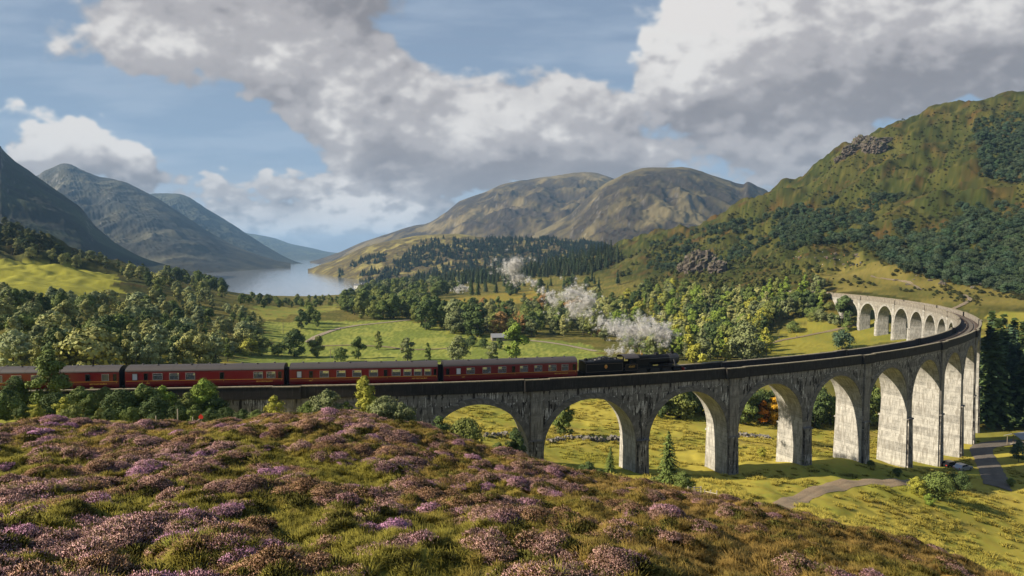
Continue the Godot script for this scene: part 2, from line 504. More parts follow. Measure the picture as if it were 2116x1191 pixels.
func height(x: float, z: float) -> float:
	var r := sqrt(x * x + z * z)
	var y := lie(x, z)
	var lump := 0.0
	if r < 160.0:
		var m := 1.0 - smooth_between(62.0, 110.0, r)
		if m > 0.0:
			lump += (nz.get_noise_2d(x * 0.16, z * 0.16) * 0.75 + nz_fine.get_noise_2d(x * 0.55, z * 0.55) * 0.22) * m
		lump -= 0.55 * m
		lump += nz_fine.get_noise_2d(x * 0.09 + 7.0, z * 0.09) * 0.45 * (1.0 - m)
	if r >= 110.0:
		var hill := smooth_between(300.0, 520.0, r) * smooth_between(36.0, 80.0, y)
		lump += nz.get_noise_2d(x * 0.011, z * 0.011) * (0.6 + 13.0 * hill)
		if hill > 0.0: lump += (nz_ridge.get_noise_2d(x * 0.006, z * 0.006) * 9.0 + nz_fine.get_noise_2d(x * 0.05, z * 0.05) * 2.0) * hill
		if y < 8.0 and r > 600.0: lump *= 0.3
	y += lump
	# the line's earthworks beyond both ends of the viaduct
	if r > 60.0 and r < 520.0 and x < 260.0:
		var so := track_near(x, z)
		if (so.x < 27.0 and so.x > -150.0) or (so.x > 398.0 and so.x < 520.0):
			var bed := EYE - 17.9205 - 0.010622 * so.x - 1.75
			var away := absf(so.y)
			var w := 1.0 - smooth_between(4.2, 13.0, away)
			if so.x > 0.0 and so.x < 100.0: w *= 1.0 - smooth_between(7.0, 16.0, so.x)
			if so.x > 390.0: w *= smooth_between(398.0, 408.0, so.x)
			y = lerpf(y, bed, w)
	if r > 1500.0: y = lerpf(y, -14.0, smooth_between(1500.0, 1880.0, r))
	return y

func smooth_between(a: float, b: float, v: float) -> float:
	return smoothstep(a, b, v)

func stand(x: float, z: float) -> Vector3:
	return Vector3(x, height(x, z), z)

func land_at(px: float, py: float, from := 6.0, to := 1400.0) -> Vector3:
	# the ground met on the sight line through a place of the photograph
	var d := from
	var last := from
	while d < to:
		var p := spot(px, py, d)
		if p.y <= height(p.x, p.z):
			var a := last
			var b := d
			for k in 8:
				var m := (a + b) * 0.5
				var q := spot(px, py, m)
				if q.y <= height(q.x, q.z): b = m
				else: a = m
			var e := spot(px, py, b)
			return stand(e.x, e.z)
		last = d
		d *= 1.012
	var f := spot(px, py, to)
	return Vector3(f.x, -1000.0, f.z)

# fields and moors: corners as rows and columns of the photograph, met with the ground; colour; whether it has a soft edge
var zones := []

func add_zone(corners: Array, from: float, c: Color, d: Color, edge := 8.0) -> void:
	var poly := PackedVector2Array()
	for q in corners:
		var p := land_at(q[0], q[1], from)
		poly.append(Vector2(p.x, p.z))
	var lo := poly[0]
	var hi := poly[0]
	for p in poly:
		lo = lo.min(p); hi = hi.max(p)
	zones.append([poly, Rect2(lo, hi - lo).grow(edge), c, d, edge])

func make_zones() -> void:
	var grass := Color(0.135, 0.165, 0.036)
	var hay := Color(0.26, 0.215, 0.036)
	add_zone([[540, 668], [640, 664], [820, 660], [880, 668], [960, 690], [1100, 700], [1240, 716], [1240, 748], [480, 752], [480, 735], [545, 712]], 200.0, grass, Color(0.21, 0.22, 0.05))
	add_zone([[520, 632], [700, 628], [700, 640], [580, 660], [545, 660]], 380.0, Color(0.22, 0.20, 0.045), grass, 20.0)
	add_zone([[860, 636], [1000, 608], [1120, 600], [1140, 612], [1040, 632], [900, 645]], 450.0, Color(0.21, 0.155, 0.03), Color(0.16, 0.15, 0.03), 14.0)
	add_zone([[-80, 545], [60, 541], [150, 546], [215, 562], [262, 606], [180, 618], [60, 622], [-80, 615]], 300.0, Color(0.24, 0.23, 0.035), Color(0.17, 0.17, 0.03), 10.0)
	add_zone([[2036, 650], [2200, 640], [2200, 705], [2060, 705]], 220.0, Color(0.24, 0.21, 0.04), Color(0.17, 0.17, 0.03), 10.0)
	add_zone([[1650, 548], [1790, 528], [1900, 572], [2116, 596], [2240, 640], [1990, 642], [1840, 612], [1720, 596]], 330.0, Color(0.155, 0.13, 0.036), Color(0.085, 0.082, 0.022), 12.0)
	add_zone([[1640, 668], [1760, 655], [1830, 680], [1900, 700], [1700, 732], [1560, 740], [1580, 700]], 230.0, Color(0.21, 0.19, 0.035), Color(0.13, 0.135, 0.028), 10.0)

func in_zone(x: float, z: float) -> Array:
	var q := Vector2(x + nz_fine.get_noise_2d(x * 0.04, z * 0.04) * 8.0, z + nz_fine.get_noise_2d(x * 0.04 + 9.0, z * 0.04) * 8.0)
	for k in zones.size():
		if zones[k][1].has_point(q) and Geometry2D.is_point_in_polygon(q, zones[k][0]): return zones[k]
	return []

func heathery(x: float, z: float) -> float:
	# 1 on the heather knoll, 0 in the fields below it
	var r := sqrt(x * x + z * z)
	if r > 105.0: return 0.0
	var y := lie(x, z)
	return smooth_between(44.0, 50.0, y + nz_fine.get_noise_2d(x * 0.1, z * 0.1) * 3.0) * (1.0 - smooth_between(66.0, 80.0, r))

func ground_colour(x: float, z: float, y: float, steep: float) -> Color:
	var r := sqrt(x * x + z * z)
	var n := nz.get_noise_2d(x * 0.03, z * 0.03)
	var f := nz_fine.get_noise_2d(x * 0.35, z * 0.35)
	if r < 90.0: f = f * 0.6 + nz_fine.get_noise_2d(x * 1.9, z * 1.9) * 0.5
	var c: Color
	var h := heathery(x, z)
	# fields of rough grass round the piers
	c = Color(0.33, 0.275, 0.050).lerp(Color(0.22, 0.215, 0.038), smooth_between(-0.25, 0.4, n + f * 0.35))
	c = c.lerp(Color(0.25, 0.18, 0.05), smooth_between(0.15, 0.55, nz.get_noise_2d(x * 0.021 + 70.0, z * 0.05)) * 0.6)
	if r > 190.0:
		var wild := Color(0.085, 0.085, 0.022).lerp(Color(0.13, 0.11, 0.03), smooth_between(-0.3, 0.4, n + f * 0.3))
		c = c.lerp(wild, smooth_between(190.0, 260.0, r))
	# the hillside: bracken, grass and heather
	if r > 330.0 and y > 34.0:
		var a := nz.get_noise_2d(x * 0.009, z * 0.009 + y * 0.01)
		var b := nz.get_noise_2d(x * 0.022 + 40.0, z * 0.022)
		var hill := Color(0.036, 0.045, 0.012).lerp(Color(0.060, 0.060, 0.017), smooth_between(-0.3, 0.3, a + f * 0.3))
		hill = hill.lerp(Color(0.072, 0.040, 0.015), smooth_between(0.04, 0.42, b + f * 0.22) * 0.9)
		hill = hill.lerp(Color(0.034, 0.04, 0.013), smooth_between(0.12, 0.45, -a + f * 0.3) * 0.7)
		var g := nz_fine.get_noise_2d(x * 0.055 + 3.0, z * 0.055)
		hill = hill.lerp(Color(0.030, 0.036, 0.012), smooth_between(0.05, 0.4, g + b * 0.4) * 0.65)
		hill = hill.lerp(Color(0.085, 0.078, 0.022), smooth_between(0.1, 0.45, -g + f * 0.4 - 0.1) * 0.4)
		hill = hill.lerp(Color(0.16, 0.15, 0.14), smooth_between(0.62, 0.85, steep + f * 0.12) * 0.7)
		c = c.lerp(hill, smooth_between(330.0, 420.0, r) * smooth_between(34.0, 46.0, y))
	var k := in_zone(x, z)
	if k: c = (k[2] as Color).lerp(k[3], smooth_between(-0.2, 0.5, n + f * 0.5))
	if h > 0.0:
		var g := Color(0.15, 0.115, 0.035).lerp(Color(0.17, 0.155, 0.03), smooth_between(-0.25, 0.35, nz.get_noise_2d(x * 0.08, z * 0.08)))
		g = g.lerp(Color(0.24, 0.155, 0.042), smooth_between(-0.1, 0.5, nz.get_noise_2d(x * 0.06 + 20.0, z * 0.06) + (x - 3.0) * 0.03) * 0.9)
		g = g.lerp(Color(0.05, 0.04, 0.02), smooth_between(0.2, 0.6, nz_fine.get_noise_2d(x * 0.5, z * 0.5)) * 0.6)
		c = c.lerp(g, h)
	c = c * (1.0 + f * 0.22)
	c.a = 1.0
	return c

func build_ground() -> void:
	make_zones()
	var ts := PackedFloat32Array()
	var t := -1.36
	while t < 1.36:
		ts.append(t)
		t += 0.00215 if absf(t) < 0.74 else 0.02
	ts.append(1.36)
	var rs := PackedFloat32Array([0.4, 2.0, 4.0])
	var r := 5.5
	while r < 2000.0:
		rs.append(r)
		r *= 1.0135 if r > 9.0 else 1.03
	for q in [2600.0, 4200.0, 7000.0, 12000.0, 20000.0]: rs.append(q)
	var w := ts.size()
	var n := rs.size()
	var v := PackedVector3Array()
	v.resize(w * n)
	for j in n:
		for i in w:
			var x := sin(ts[i]) * rs[j]
			var z := -cos(ts[i]) * rs[j]
			v[j * w + i] = Vector3(x, height(x, z) if rs[j] < 1990.0 else -14.0, z)
	var nm := PackedVector3Array()
	var col := PackedColorArray()
	nm.resize(w * n)
	col.resize(w * n)
	for j in n:
		for i in w:
			var a := v[j * w + mini(i + 1, w - 1)] - v[j * w + maxi(i - 1, 0)]
			var b := v[mini(j + 1, n - 1) * w + i] - v[maxi(j - 1, 0) * w + i]
			var m := a.cross(b).normalized()
			if m.y < 0.0: m = -m
			nm[j * w + i] = m
			var p := v[j * w + i]
			col[j * w + i] = ground_colour(p.x, p.z, p.y, 1.0 - m.y) if rs[j] < 2100.0 else Color(0.08, 0.08, 0.03)
	var idx := PackedInt32Array()
	idx.resize((w - 1) * (n - 1) * 6)
	var k := 0
	for j in n - 1:
		for i in w - 1:
			var a := j * w + i
			for q in [a, a + w, a + w + 1, a, a + w + 1, a + 1]:
				idx[k] = q
				k += 1
	var arr := []
	arr.resize(Mesh.ARRAY_MAX)
	arr[Mesh.ARRAY_VERTEX] = v; arr[Mesh.ARRAY_NORMAL] = nm; arr[Mesh.ARRAY_COLOR] = col; arr[Mesh.ARRAY_INDEX] = idx
	var me := ArrayMesh.new()
	me.add_surface_from_arrays(Mesh.PRIMITIVE_TRIANGLES, arr)
	var o := put("ground", me, M.earth, null, "structure")
	o.set_meta("label", "rough grass and heather ground of the glen and its hillside")

func build_water() -> void:
	var st := begin()
	var n := 24
	for j in n:
		for i in n:
			var x0 := lerpf(-2600, 900, i / float(n)); var x1 := lerpf(-2600, 900, (i + 1) / float(n))
			var z0 := lerpf(-800, -14000, j / float(n)); var z1 := lerpf(-800, -14000, (j + 1) / float(n))
			quad(st, Vector3(x0, 0, z1), Vector3(x1, 0, z1), Vector3(x1, 0, z0), Vector3(x0, 0, z0))
	var o := put("water", done(st), M.water, null, "structure")
	o.set_meta("label", "long grey loch reaching away between the mountains")

# ---------------------------------------------------------------- mountains
# crest: column, row, metres ahead; then metres ahead of its foot
func build_mountains() -> void:
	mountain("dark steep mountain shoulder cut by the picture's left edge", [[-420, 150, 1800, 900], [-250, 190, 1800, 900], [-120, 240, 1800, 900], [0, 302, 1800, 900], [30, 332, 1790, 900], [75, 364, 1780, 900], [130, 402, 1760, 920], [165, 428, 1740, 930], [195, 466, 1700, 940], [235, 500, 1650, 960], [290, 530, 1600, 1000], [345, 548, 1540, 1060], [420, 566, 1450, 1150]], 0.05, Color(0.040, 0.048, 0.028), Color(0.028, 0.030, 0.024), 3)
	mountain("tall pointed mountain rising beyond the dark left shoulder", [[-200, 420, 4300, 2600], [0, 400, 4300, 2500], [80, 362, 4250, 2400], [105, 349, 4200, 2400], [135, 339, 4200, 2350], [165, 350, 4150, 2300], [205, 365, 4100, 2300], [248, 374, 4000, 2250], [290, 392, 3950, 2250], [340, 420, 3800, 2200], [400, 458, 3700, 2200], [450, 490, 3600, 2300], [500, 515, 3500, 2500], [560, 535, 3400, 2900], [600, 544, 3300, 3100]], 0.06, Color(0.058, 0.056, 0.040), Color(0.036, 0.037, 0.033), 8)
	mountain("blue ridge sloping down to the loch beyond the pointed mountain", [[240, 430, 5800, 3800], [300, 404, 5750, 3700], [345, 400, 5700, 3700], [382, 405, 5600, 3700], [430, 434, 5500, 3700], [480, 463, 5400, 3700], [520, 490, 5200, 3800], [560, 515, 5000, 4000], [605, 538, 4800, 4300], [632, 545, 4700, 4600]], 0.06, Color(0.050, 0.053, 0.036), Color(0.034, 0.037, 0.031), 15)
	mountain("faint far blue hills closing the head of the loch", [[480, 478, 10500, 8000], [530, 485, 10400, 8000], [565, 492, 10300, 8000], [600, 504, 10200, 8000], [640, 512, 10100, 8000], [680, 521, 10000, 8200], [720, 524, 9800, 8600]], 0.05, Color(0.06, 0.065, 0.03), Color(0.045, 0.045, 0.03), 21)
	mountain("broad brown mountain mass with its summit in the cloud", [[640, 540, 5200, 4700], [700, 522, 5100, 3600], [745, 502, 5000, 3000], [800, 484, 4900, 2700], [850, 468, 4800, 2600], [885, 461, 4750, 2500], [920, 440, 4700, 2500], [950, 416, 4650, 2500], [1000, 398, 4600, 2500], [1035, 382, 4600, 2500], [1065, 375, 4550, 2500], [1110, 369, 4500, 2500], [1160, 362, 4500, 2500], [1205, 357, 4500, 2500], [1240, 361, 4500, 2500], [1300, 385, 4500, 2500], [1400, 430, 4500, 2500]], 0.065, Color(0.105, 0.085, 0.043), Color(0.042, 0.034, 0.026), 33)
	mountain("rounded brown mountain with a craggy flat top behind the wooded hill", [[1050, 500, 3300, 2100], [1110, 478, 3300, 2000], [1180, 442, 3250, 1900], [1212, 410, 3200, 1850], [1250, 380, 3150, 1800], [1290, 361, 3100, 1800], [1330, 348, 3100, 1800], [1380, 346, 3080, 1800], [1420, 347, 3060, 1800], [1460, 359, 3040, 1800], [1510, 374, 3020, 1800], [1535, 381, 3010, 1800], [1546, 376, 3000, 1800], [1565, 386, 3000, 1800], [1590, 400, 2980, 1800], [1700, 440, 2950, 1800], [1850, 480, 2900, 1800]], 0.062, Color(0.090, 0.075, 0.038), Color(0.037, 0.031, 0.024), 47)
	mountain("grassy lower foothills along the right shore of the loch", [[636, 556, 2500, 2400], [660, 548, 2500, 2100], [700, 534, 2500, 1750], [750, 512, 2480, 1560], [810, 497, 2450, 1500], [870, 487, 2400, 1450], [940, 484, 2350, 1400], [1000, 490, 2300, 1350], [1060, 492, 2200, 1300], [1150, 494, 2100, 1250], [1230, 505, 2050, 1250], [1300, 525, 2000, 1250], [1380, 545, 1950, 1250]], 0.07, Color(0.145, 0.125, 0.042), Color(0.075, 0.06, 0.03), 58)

func mountain(label: String, crest: Array, rough: float, c0: Color, c1: Color, seed_at: int) -> void:
	var cols := 300
	var rows := 110
	var v := PackedVector3Array()
	var pts := []
	for q in crest:
		var p := spot(q[0], q[1], q[2])
		var foot := spot(q[0], 525, q[3])
		pts.append([p, Vector3(foot.x, -8.0, foot.z)])
	var top := 0.0
	for q in pts: top = maxf(top, q[0].y)
	for i in cols:
		var f := i / float(cols - 1) * (pts.size() - 1)
		var k := mini(int(f), pts.size() - 2)
		var t := f - k
		var a0: Vector3 = pts[maxi(k - 1, 0)][0]
		var a3: Vector3 = pts[mini(k + 2, pts.size() - 1)][0]
		var a: Vector3 = (pts[k][0] as Vector3).lerp(pts[k + 1][0], t)
		a.y = cubic_interpolate(pts[k][0].y, pts[k + 1][0].y, a0.y, a3.y, t)
		var b: Vector3 = (pts[k][1] as Vector3).lerp(pts[k + 1][1], t)
		var span := (a - b).length()
		for j in rows:
			var g := j / float(rows - 1) * 1.45   # 0 foot, 1 crest, then down the far side
			var p: Vector3
			if g <= 1.0:
				p = b.lerp(a, g)
				p.y = lerpf(b.y, a.y, lerpf(g, g * g * (3.0 - 2.0 * g), 0.45))
			else:
				p = a + (a - b) * (g - 1.0)
				p.y = lerpf(a.y, -8.0, smooth_between(0.0, 1.0, (g - 1.0) / 0.45) * 0.9)
			var fade := sin(clampf(g, 0.0, 1.0) * PI) * 0.9 + 0.16 * clampf(g * 3.0, 0.0, 1.0)
			var sc := 1.0 / (top + 60.0)
			var d := (nz_ridge.get_noise_3d(p.x * sc * 1.6 + seed_at, p.z * sc * 1.6, seed_at) - 0.1) * 1.0 + nz.get_noise_3d(p.x * sc * 5.0, p.z * sc * 5.0, seed_at) * 0.55 + nz_ridge.get_noise_3d(p.x * sc * 7.0, p.z * sc * 7.0, seed_at + 9) * 0.10
			p.y += d * rough * top * fade * clampf(a.y / top, 0.15, 1.0)
			v.append(p)
	var nm := PackedVector3Array()
	var col := PackedColorArray()
	for i in cols:
		for j in rows:
			var p := v[i * rows + j]
			var a := v[mini(i + 1, cols - 1) * rows + j] - v[maxi(i - 1, 0) * rows + j]
			var b := v[i * rows + mini(j + 1, rows - 1)] - v[i * rows + maxi(j - 1, 0)]
			var m := a.cross(b).normalized()
			if m.y < 0.0: m = -m
			nm.append(m)
			var sc := 1.0 / (top + 60.0)
			var n := nz.get_noise_3d(p.x * sc * 4.0, p.z * sc * 4.0, seed_at + 3) - 0.12
			var f := nz_fine.get_noise_3d(p.x * sc * 30.0, p.y * sc * 30.0, p.z * sc * 30.0)
			var c := c0.lerp(c1, smooth_between(-0.55, -0.02, n + f * 0.35))
			# pale tops and tongues, coloured as grass, paint in sunlit streaks between cloud shadows
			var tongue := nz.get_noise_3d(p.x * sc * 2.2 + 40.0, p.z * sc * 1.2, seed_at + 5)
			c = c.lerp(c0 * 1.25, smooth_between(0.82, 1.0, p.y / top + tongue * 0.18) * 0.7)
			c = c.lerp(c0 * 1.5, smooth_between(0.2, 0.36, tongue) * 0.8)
			c = c.lerp(Color(0.17, 0.165, 0.16), smooth_between(0.30, 0.62, (1.0 - m.y) + f * 0.22 + (p.y / top - 0.6) * 0.12) * 0.75)
			c = c * (1.0 + f * 0.25)
			c.a = 1.0
			col.append(c)
	var idx := PackedInt32Array()
	for i in cols - 1:
		for j in rows - 1:
			var a := i * rows + j
			for q in [a, a + 1, a + rows + 1, a, a + rows + 1, a + rows]: idx.append(q)
	var arr := []
	arr.resize(Mesh.ARRAY_MAX)
	arr[Mesh.ARRAY_VERTEX] = v; arr[Mesh.ARRAY_NORMAL] = nm; arr[Mesh.ARRAY_COLOR] = col; arr[Mesh.ARRAY_INDEX] = idx
	var me := ArrayMesh.new()
	me.add_surface_from_arrays(Mesh.PRIMITIVE_TRIANGLES, arr)
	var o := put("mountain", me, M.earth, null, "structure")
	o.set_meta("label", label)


# ---------------------------------------------------------------- materials
func concrete_image(seed_at: int, base: Color, drip: Color, drips: float, dark: Color, darks: float, lifts: float) -> ImageTexture:
	# weathered cast concrete, 16 m wide and 16 m high: board lifts, blotches, runs of lime and of damp
	var w := 512
	var h := 512
	var im := Image.create(w, h, false, Image.FORMAT_RGB8)
	var n := FastNoiseLite.new()
	n.seed = seed_at; n.frequency = 1.0; n.fractal_octaves = 5; n.noise_type = FastNoiseLite.TYPE_SIMPLEX_SMOOTH
	var r := RandomNumberGenerator.new()
	r.seed = seed_at
	var lift := PackedFloat32Array()
	lift.resize(h)
	var y := 0
	while y < h:
		var tall := r.randi_range(14, 26)
		var tone := r.randf_range(-lifts, lifts)
		for k in tall:
			if y + k < h: lift[y + k] = tone - (lifts * 1.5 + 0.12 if k == 0 else 0.0)
		y += tall
	for j in h:
		for i in w:
			var a := TAU * i / w
			var x := cos(a)
			var y2 := sin(a)
			var big := n.get_noise_3d(x * 1.3, y2 * 1.3, j * 0.02)
			var fine := n.get_noise_3d(x * 14.0, y2 * 14.0, j * 0.16)
			var where := n.get_noise_3d(x * 2.6, y2 * 2.6, j * 0.018 + 200.0)
			var run := n.get_noise_3d(x * 11.0, y2 * 11.0, j * 0.010 + 60.0)
			var wet := n.get_noise_3d(x * 5.0, y2 * 5.0, j * 0.009 + 90.0)
			var c := base * (1.0 + big * 0.55 + fine * 0.34 + lift[j])
			c = c.lerp(dark, clampf(smoothstep(0.0, 0.42, wet + big * 0.5 + fine * 0.2) * darks, 0.0, 1.0))
			c = c.lerp(drip, clampf(smoothstep(0.14, 0.34, run + fine * 0.3) * smoothstep(-0.06, 0.22, where) * drips, 0.0, 1.0))
			c.a = 1.0
			im.set_pixel(i, j, c.clamp().linear_to_srgb())
	return ImageTexture.create_from_image(im)

func textured(t: Texture2D, rough := 0.95, scale := Vector3.ONE) -> StandardMaterial3D:
	var m := StandardMaterial3D.new()
	m.albedo_texture = t
	m.roughness = rough
	m.uv1_scale = scale
	m.cull_mode = BaseMaterial3D.CULL_DISABLED
	return m

func noise_normal(seed_at: int, freq: float, strength: float) -> NoiseTexture2D:
	var n := FastNoiseLite.new()
	n.seed = seed_at; n.frequency = freq; n.fractal_octaves = 4
	var t := NoiseTexture2D.new()
	t.width = 512; t.height = 512; t.seamless = true; t.as_normal_map = true; t.bump_strength = strength; t.noise = n
	return t

func make_materials() -> void:
	M.earth = mat(Color.WHITE, 1.0, 0.0, true)
	M.earth.metallic_specular = 0.15
	var wm := StandardMaterial3D.new()
	wm.albedo_color = Color(0.19, 0.20, 0.215).linear_to_srgb()
	wm.roughness = 0.07
	wm.metallic_specular = 0.7
	wm.normal_enabled = true
	wm.normal_texture = noise_normal(3, 0.02, 6.0)
	wm.normal_scale = 0.06
	wm.uv1_triplanar = true
	wm.uv1_world_triplanar = true
	wm.uv1_scale = Vector3(0.012, 0.012, 0.004)
	M.water = wm
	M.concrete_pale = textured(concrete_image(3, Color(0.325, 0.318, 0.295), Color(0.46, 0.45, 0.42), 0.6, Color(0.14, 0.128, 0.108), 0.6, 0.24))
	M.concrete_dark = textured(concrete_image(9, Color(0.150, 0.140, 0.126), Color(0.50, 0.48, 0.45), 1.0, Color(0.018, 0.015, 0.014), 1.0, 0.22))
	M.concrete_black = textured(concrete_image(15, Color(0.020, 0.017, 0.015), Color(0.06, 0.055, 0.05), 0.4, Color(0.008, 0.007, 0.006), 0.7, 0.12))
	M.concrete_far = textured(concrete_image(45, Color(0.235, 0.22, 0.19), Color(0.36, 0.345, 0.31), 0.6, Color(0.10, 0.09, 0.075), 0.6, 0.12))
	M.coping = textured(concrete_image(21, Color(0.22, 0.19, 0.13), Color(0.34, 0.30, 0.22), 0.5, Color(0.08, 0.07, 0.045), 0.5, 0.05))
	M.ballast = mat(Color(0.16, 0.095, 0.062), 1.0)
	M.ballast.albedo_texture = speckle(31)
	M.ballast.uv1_triplanar = true
	M.ballast.uv1_world_triplanar = true
	M.ballast.uv1_scale = Vector3(0.4, 0.4, 0.4)
	M.rail = mat(Color(0.10, 0.06, 0.04), 0.5, 0.6)
	M.sleeper = mat(Color(0.09, 0.08, 0.07), 0.95)
	M.wall_stone = mat(Color(0.17, 0.155, 0.135), 0.95)
	make_more_materials()

func speckle(seed_at: int) -> ImageTexture:
	var im := Image.create(256, 256, false, Image.FORMAT_RGB8)
	var r := RandomNumberGenerator.new()
	r.seed = seed_at
	var n := FastNoiseLite.new()
	n.seed = seed_at; n.frequency = 0.09; n.fractal_octaves = 3
	for j in 256:
		for i in 256:
			var k := clampf(0.72 + r.randf_range(-0.22, 0.22) + n.get_noise_2d(i, j) * 0.25, 0.0, 1.0)
			im.set_pixel(i, j, Color(k, k, k))
	return ImageTexture.create_from_image(im)

# ---------------------------------------------------------------- the viaduct
const WALL := 2.55      # half width of the spandrels
const DECK := -1.8     # underside of the parapet, measured from its top
const RAD := 7.62       # of the arches
const CROWN := -3.45

func pier_s(i: int) -> float:
	return PIER_S0 + BAY * i

func build_viaduct() -> void:
	var v := thing("railway_viaduct", "long curved concrete railway viaduct of tall round arches", "viaduct")
	for i in range(-2, 20): viaduct_pier(v, i)
	for i in range(-2, 19): viaduct_span(v, i)
	for side in [1.0, -1.0]:
		var i := -5
		while i < 21:
			viaduct_parapet(v, i, side)
			i += 2
	# the solid ends
	for e in [[-26.0, pier_s(-2), 1], [pier_s(19), pier_s(19) + 16.0, 0]]:
		var st := begin()
		var s: float = e[0]
		while s < e[1] - 0.01:
			var q := minf(s + 4.0, e[1])
			for side in [1.0, -1.0]:
				var a := track_at(s, WALL * side, DECK); var b := track_at(q, WALL * side, DECK)
				var low := Vector3(0, 9.0, 0)
				if side > 0: quad(st, a, b, b - low, a - low, Vector2(s, a.y) / 16, Vector2(q, b.y) / 16, Vector2(q, b.y - 9) / 16, Vector2(s, a.y - 9) / 16)
				else: quad(st, b, a, a - low, b - low, Vector2(q, b.y) / 16, Vector2(s, a.y) / 16, Vector2(s, a.y - 9) / 16, Vector2(q, b.y - 9) / 16)
			s = q
		put("abutment", done(st), M.concrete_dark if e[2] else M.concrete_pale, v)

func viaduct_pier(v: Node3D, i: int) -> void:
	var s := pier_s(i)
	var f := track_frame(s)
	var spring := f.origin.y + CROWN - RAD
	var base := minf(height(f.origin.x, f.origin.z), minf(height(track_at(s, 3.5).x, track_at(s, 3.5).z), height(track_at(s, -3.5).x, track_at(s, -3.5).z))) - 1.5
	s += i * 6.13 # each pier weathers in its own way
	var tall := maxf(spring - base, 1.0)
	var half0 := (BAY - 2.0 * RAD) * 0.5
	var t := Transform3D(Basis(Vector3(f.basis.x.x, 0, f.basis.x.z).normalized(), Vector3.UP, f.basis.z), Vector3(f.origin.x, 0, f.origin.z))
	var st_in := begin()
	var st_out := begin()
	var n := 8
	for k in n:
		var y0 := base + tall * k / n
		var y1 := base + tall * (k + 1) / n
		var g0 := (spring - y0) * 0.016
		var g1 := (spring - y1) * 0.016
		var a0 := half0 + g0; var a1 := half0 + g1
		var w0 := WALL + g0; var w1 := WALL + g1
		for side in [1.0, -1.0]:
			# the broad faces, under the arches
			var p := [t * Vector3(a0 * side, y0, w0), t * Vector3(a1 * side, y1, w1), t * Vector3(a1 * side, y1, -w1), t * Vector3(a0 * side, y0, -w0)]
			var u := [Vector2(s + w0, y0) / 16, Vector2(s + w1, y1) / 16, Vector2(s - w1, y1) / 16, Vector2(s - w0, y0) / 16]
			if side > 0: quad(st_in, p[0], p[1], p[2], p[3], u[0], u[1], u[2], u[3])
			else: quad(st_in, p[3], p[2], p[1], p[0], u[3], u[2], u[1], u[0])
			# the ends
			var q := [t * Vector3(-a0, y0, w0 * side), t * Vector3(-a1, y1, w1 * side), t * Vector3(a1, y1, w1 * side), t * Vector3(a0, y0, w0 * side)]
			var uq := [Vector2(s - a0, y0) / 16, Vector2(s - a1, y1) / 16, Vector2(s + a1, y1) / 16, Vector2(s + a0, y0) / 16]
			if side > 0: quad(st_out, q[0], q[1], q[2], q[3], uq[0], uq[1], uq[2], uq[3])
			else: quad(st_in, q[3], q[2], q[1], q[0], uq[3], uq[2], uq[1], uq[0])
	var p := put("pier", done(st_in), M.concrete_pale, v)
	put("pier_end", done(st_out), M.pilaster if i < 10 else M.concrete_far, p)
	# a stepped buttress low on each end, and on every other pier a pilaster up to the parapet
	for side in [1.0, -1.0]:
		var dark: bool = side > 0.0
		var low := begin()
		var y1 := base + (spring + RAD - base) * 0.50
		slab(low, t, s, half0 - 0.25, base, y1, WALL * side, (WALL + 0.42) * side, (spring - base) * 0.016)
		slab(low, t, s, half0 - 0.10, y1, y1 + 0.28, WALL * side, (WALL + 0.54) * side, (spring - y1) * 0.016)
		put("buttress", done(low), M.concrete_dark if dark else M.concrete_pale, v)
		if i % 2 == 0:
			var hi := begin()
			slab(hi, t, s, 0.96, y1 + 0.28, f.origin.y + DECK - 0.003, WALL * side, (WALL + 0.34) * side, 0.0)
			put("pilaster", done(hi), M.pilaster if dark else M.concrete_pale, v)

func slab(st: SurfaceTool, t: Transform3D, s: float, half: float, y0: float, y1: float, z0: float, z1: float, grow: float) -> void:
	# an upright slab against an end of a pier, wider at its foot by grow; its inner face lies inside the pier
	var g := grow
	var c := 0.06
	var zo := signf(z1) * (absf(z1) + g)
	var a := half + g
	var ring0 := [Vector2(-a, z0), Vector2(-a, zo - signf(zo) * c), Vector2(-a + c, zo), Vector2(a - c, zo), Vector2(a, zo - signf(zo) * c), Vector2(a, z0)]
	var b := half
	var ring1 := [Vector2(-b, z0), Vector2(-b, z1 - signf(z1) * c), Vector2(-b + c, z1), Vector2(b - c, z1), Vector2(b, z1 - signf(z1) * c), Vector2(b, z0)]
	for k in 5:
		var p := t * Vector3(ring0[k].x, y0, ring0[k].y); var q := t * Vector3(ring0[k + 1].x, y0, ring0[k + 1].y)
		var r := t * Vector3(ring1[k + 1].x, y1, ring1[k + 1].y); var u := t * Vector3(ring1[k].x, y1, ring1[k].y)
		var ua := Vector2(s + ring0[k].x + k, y0) / 16; var ub := Vector2(s + ring0[k + 1].x + k, y0) / 16
		var uc := Vector2(s + ring0[k + 1].x + k, y1) / 16; var ud := Vector2(s + ring0[k].x + k, y1) / 16
		if z1 > 0: quad(st, p, u, r, q, ua, ud, uc, ub)
		else: quad(st, q, r, u, p, ub, uc, ud, ua)
	for k in range(1, 5):
		var tri := [t * Vector3(ring1[0].x, y1, ring1[0].y), t * Vector3(ring1[k].x, y1, ring1[k].y), t * Vector3(ring1[k + 1].x, y1, ring1[k + 1].y)]
		if z1 > 0: tri.reverse()
		st.set_smooth_group(-1)
		for q in tri: st.set_uv(Vector2(0.1, 0.1)); st.add_vertex(q)

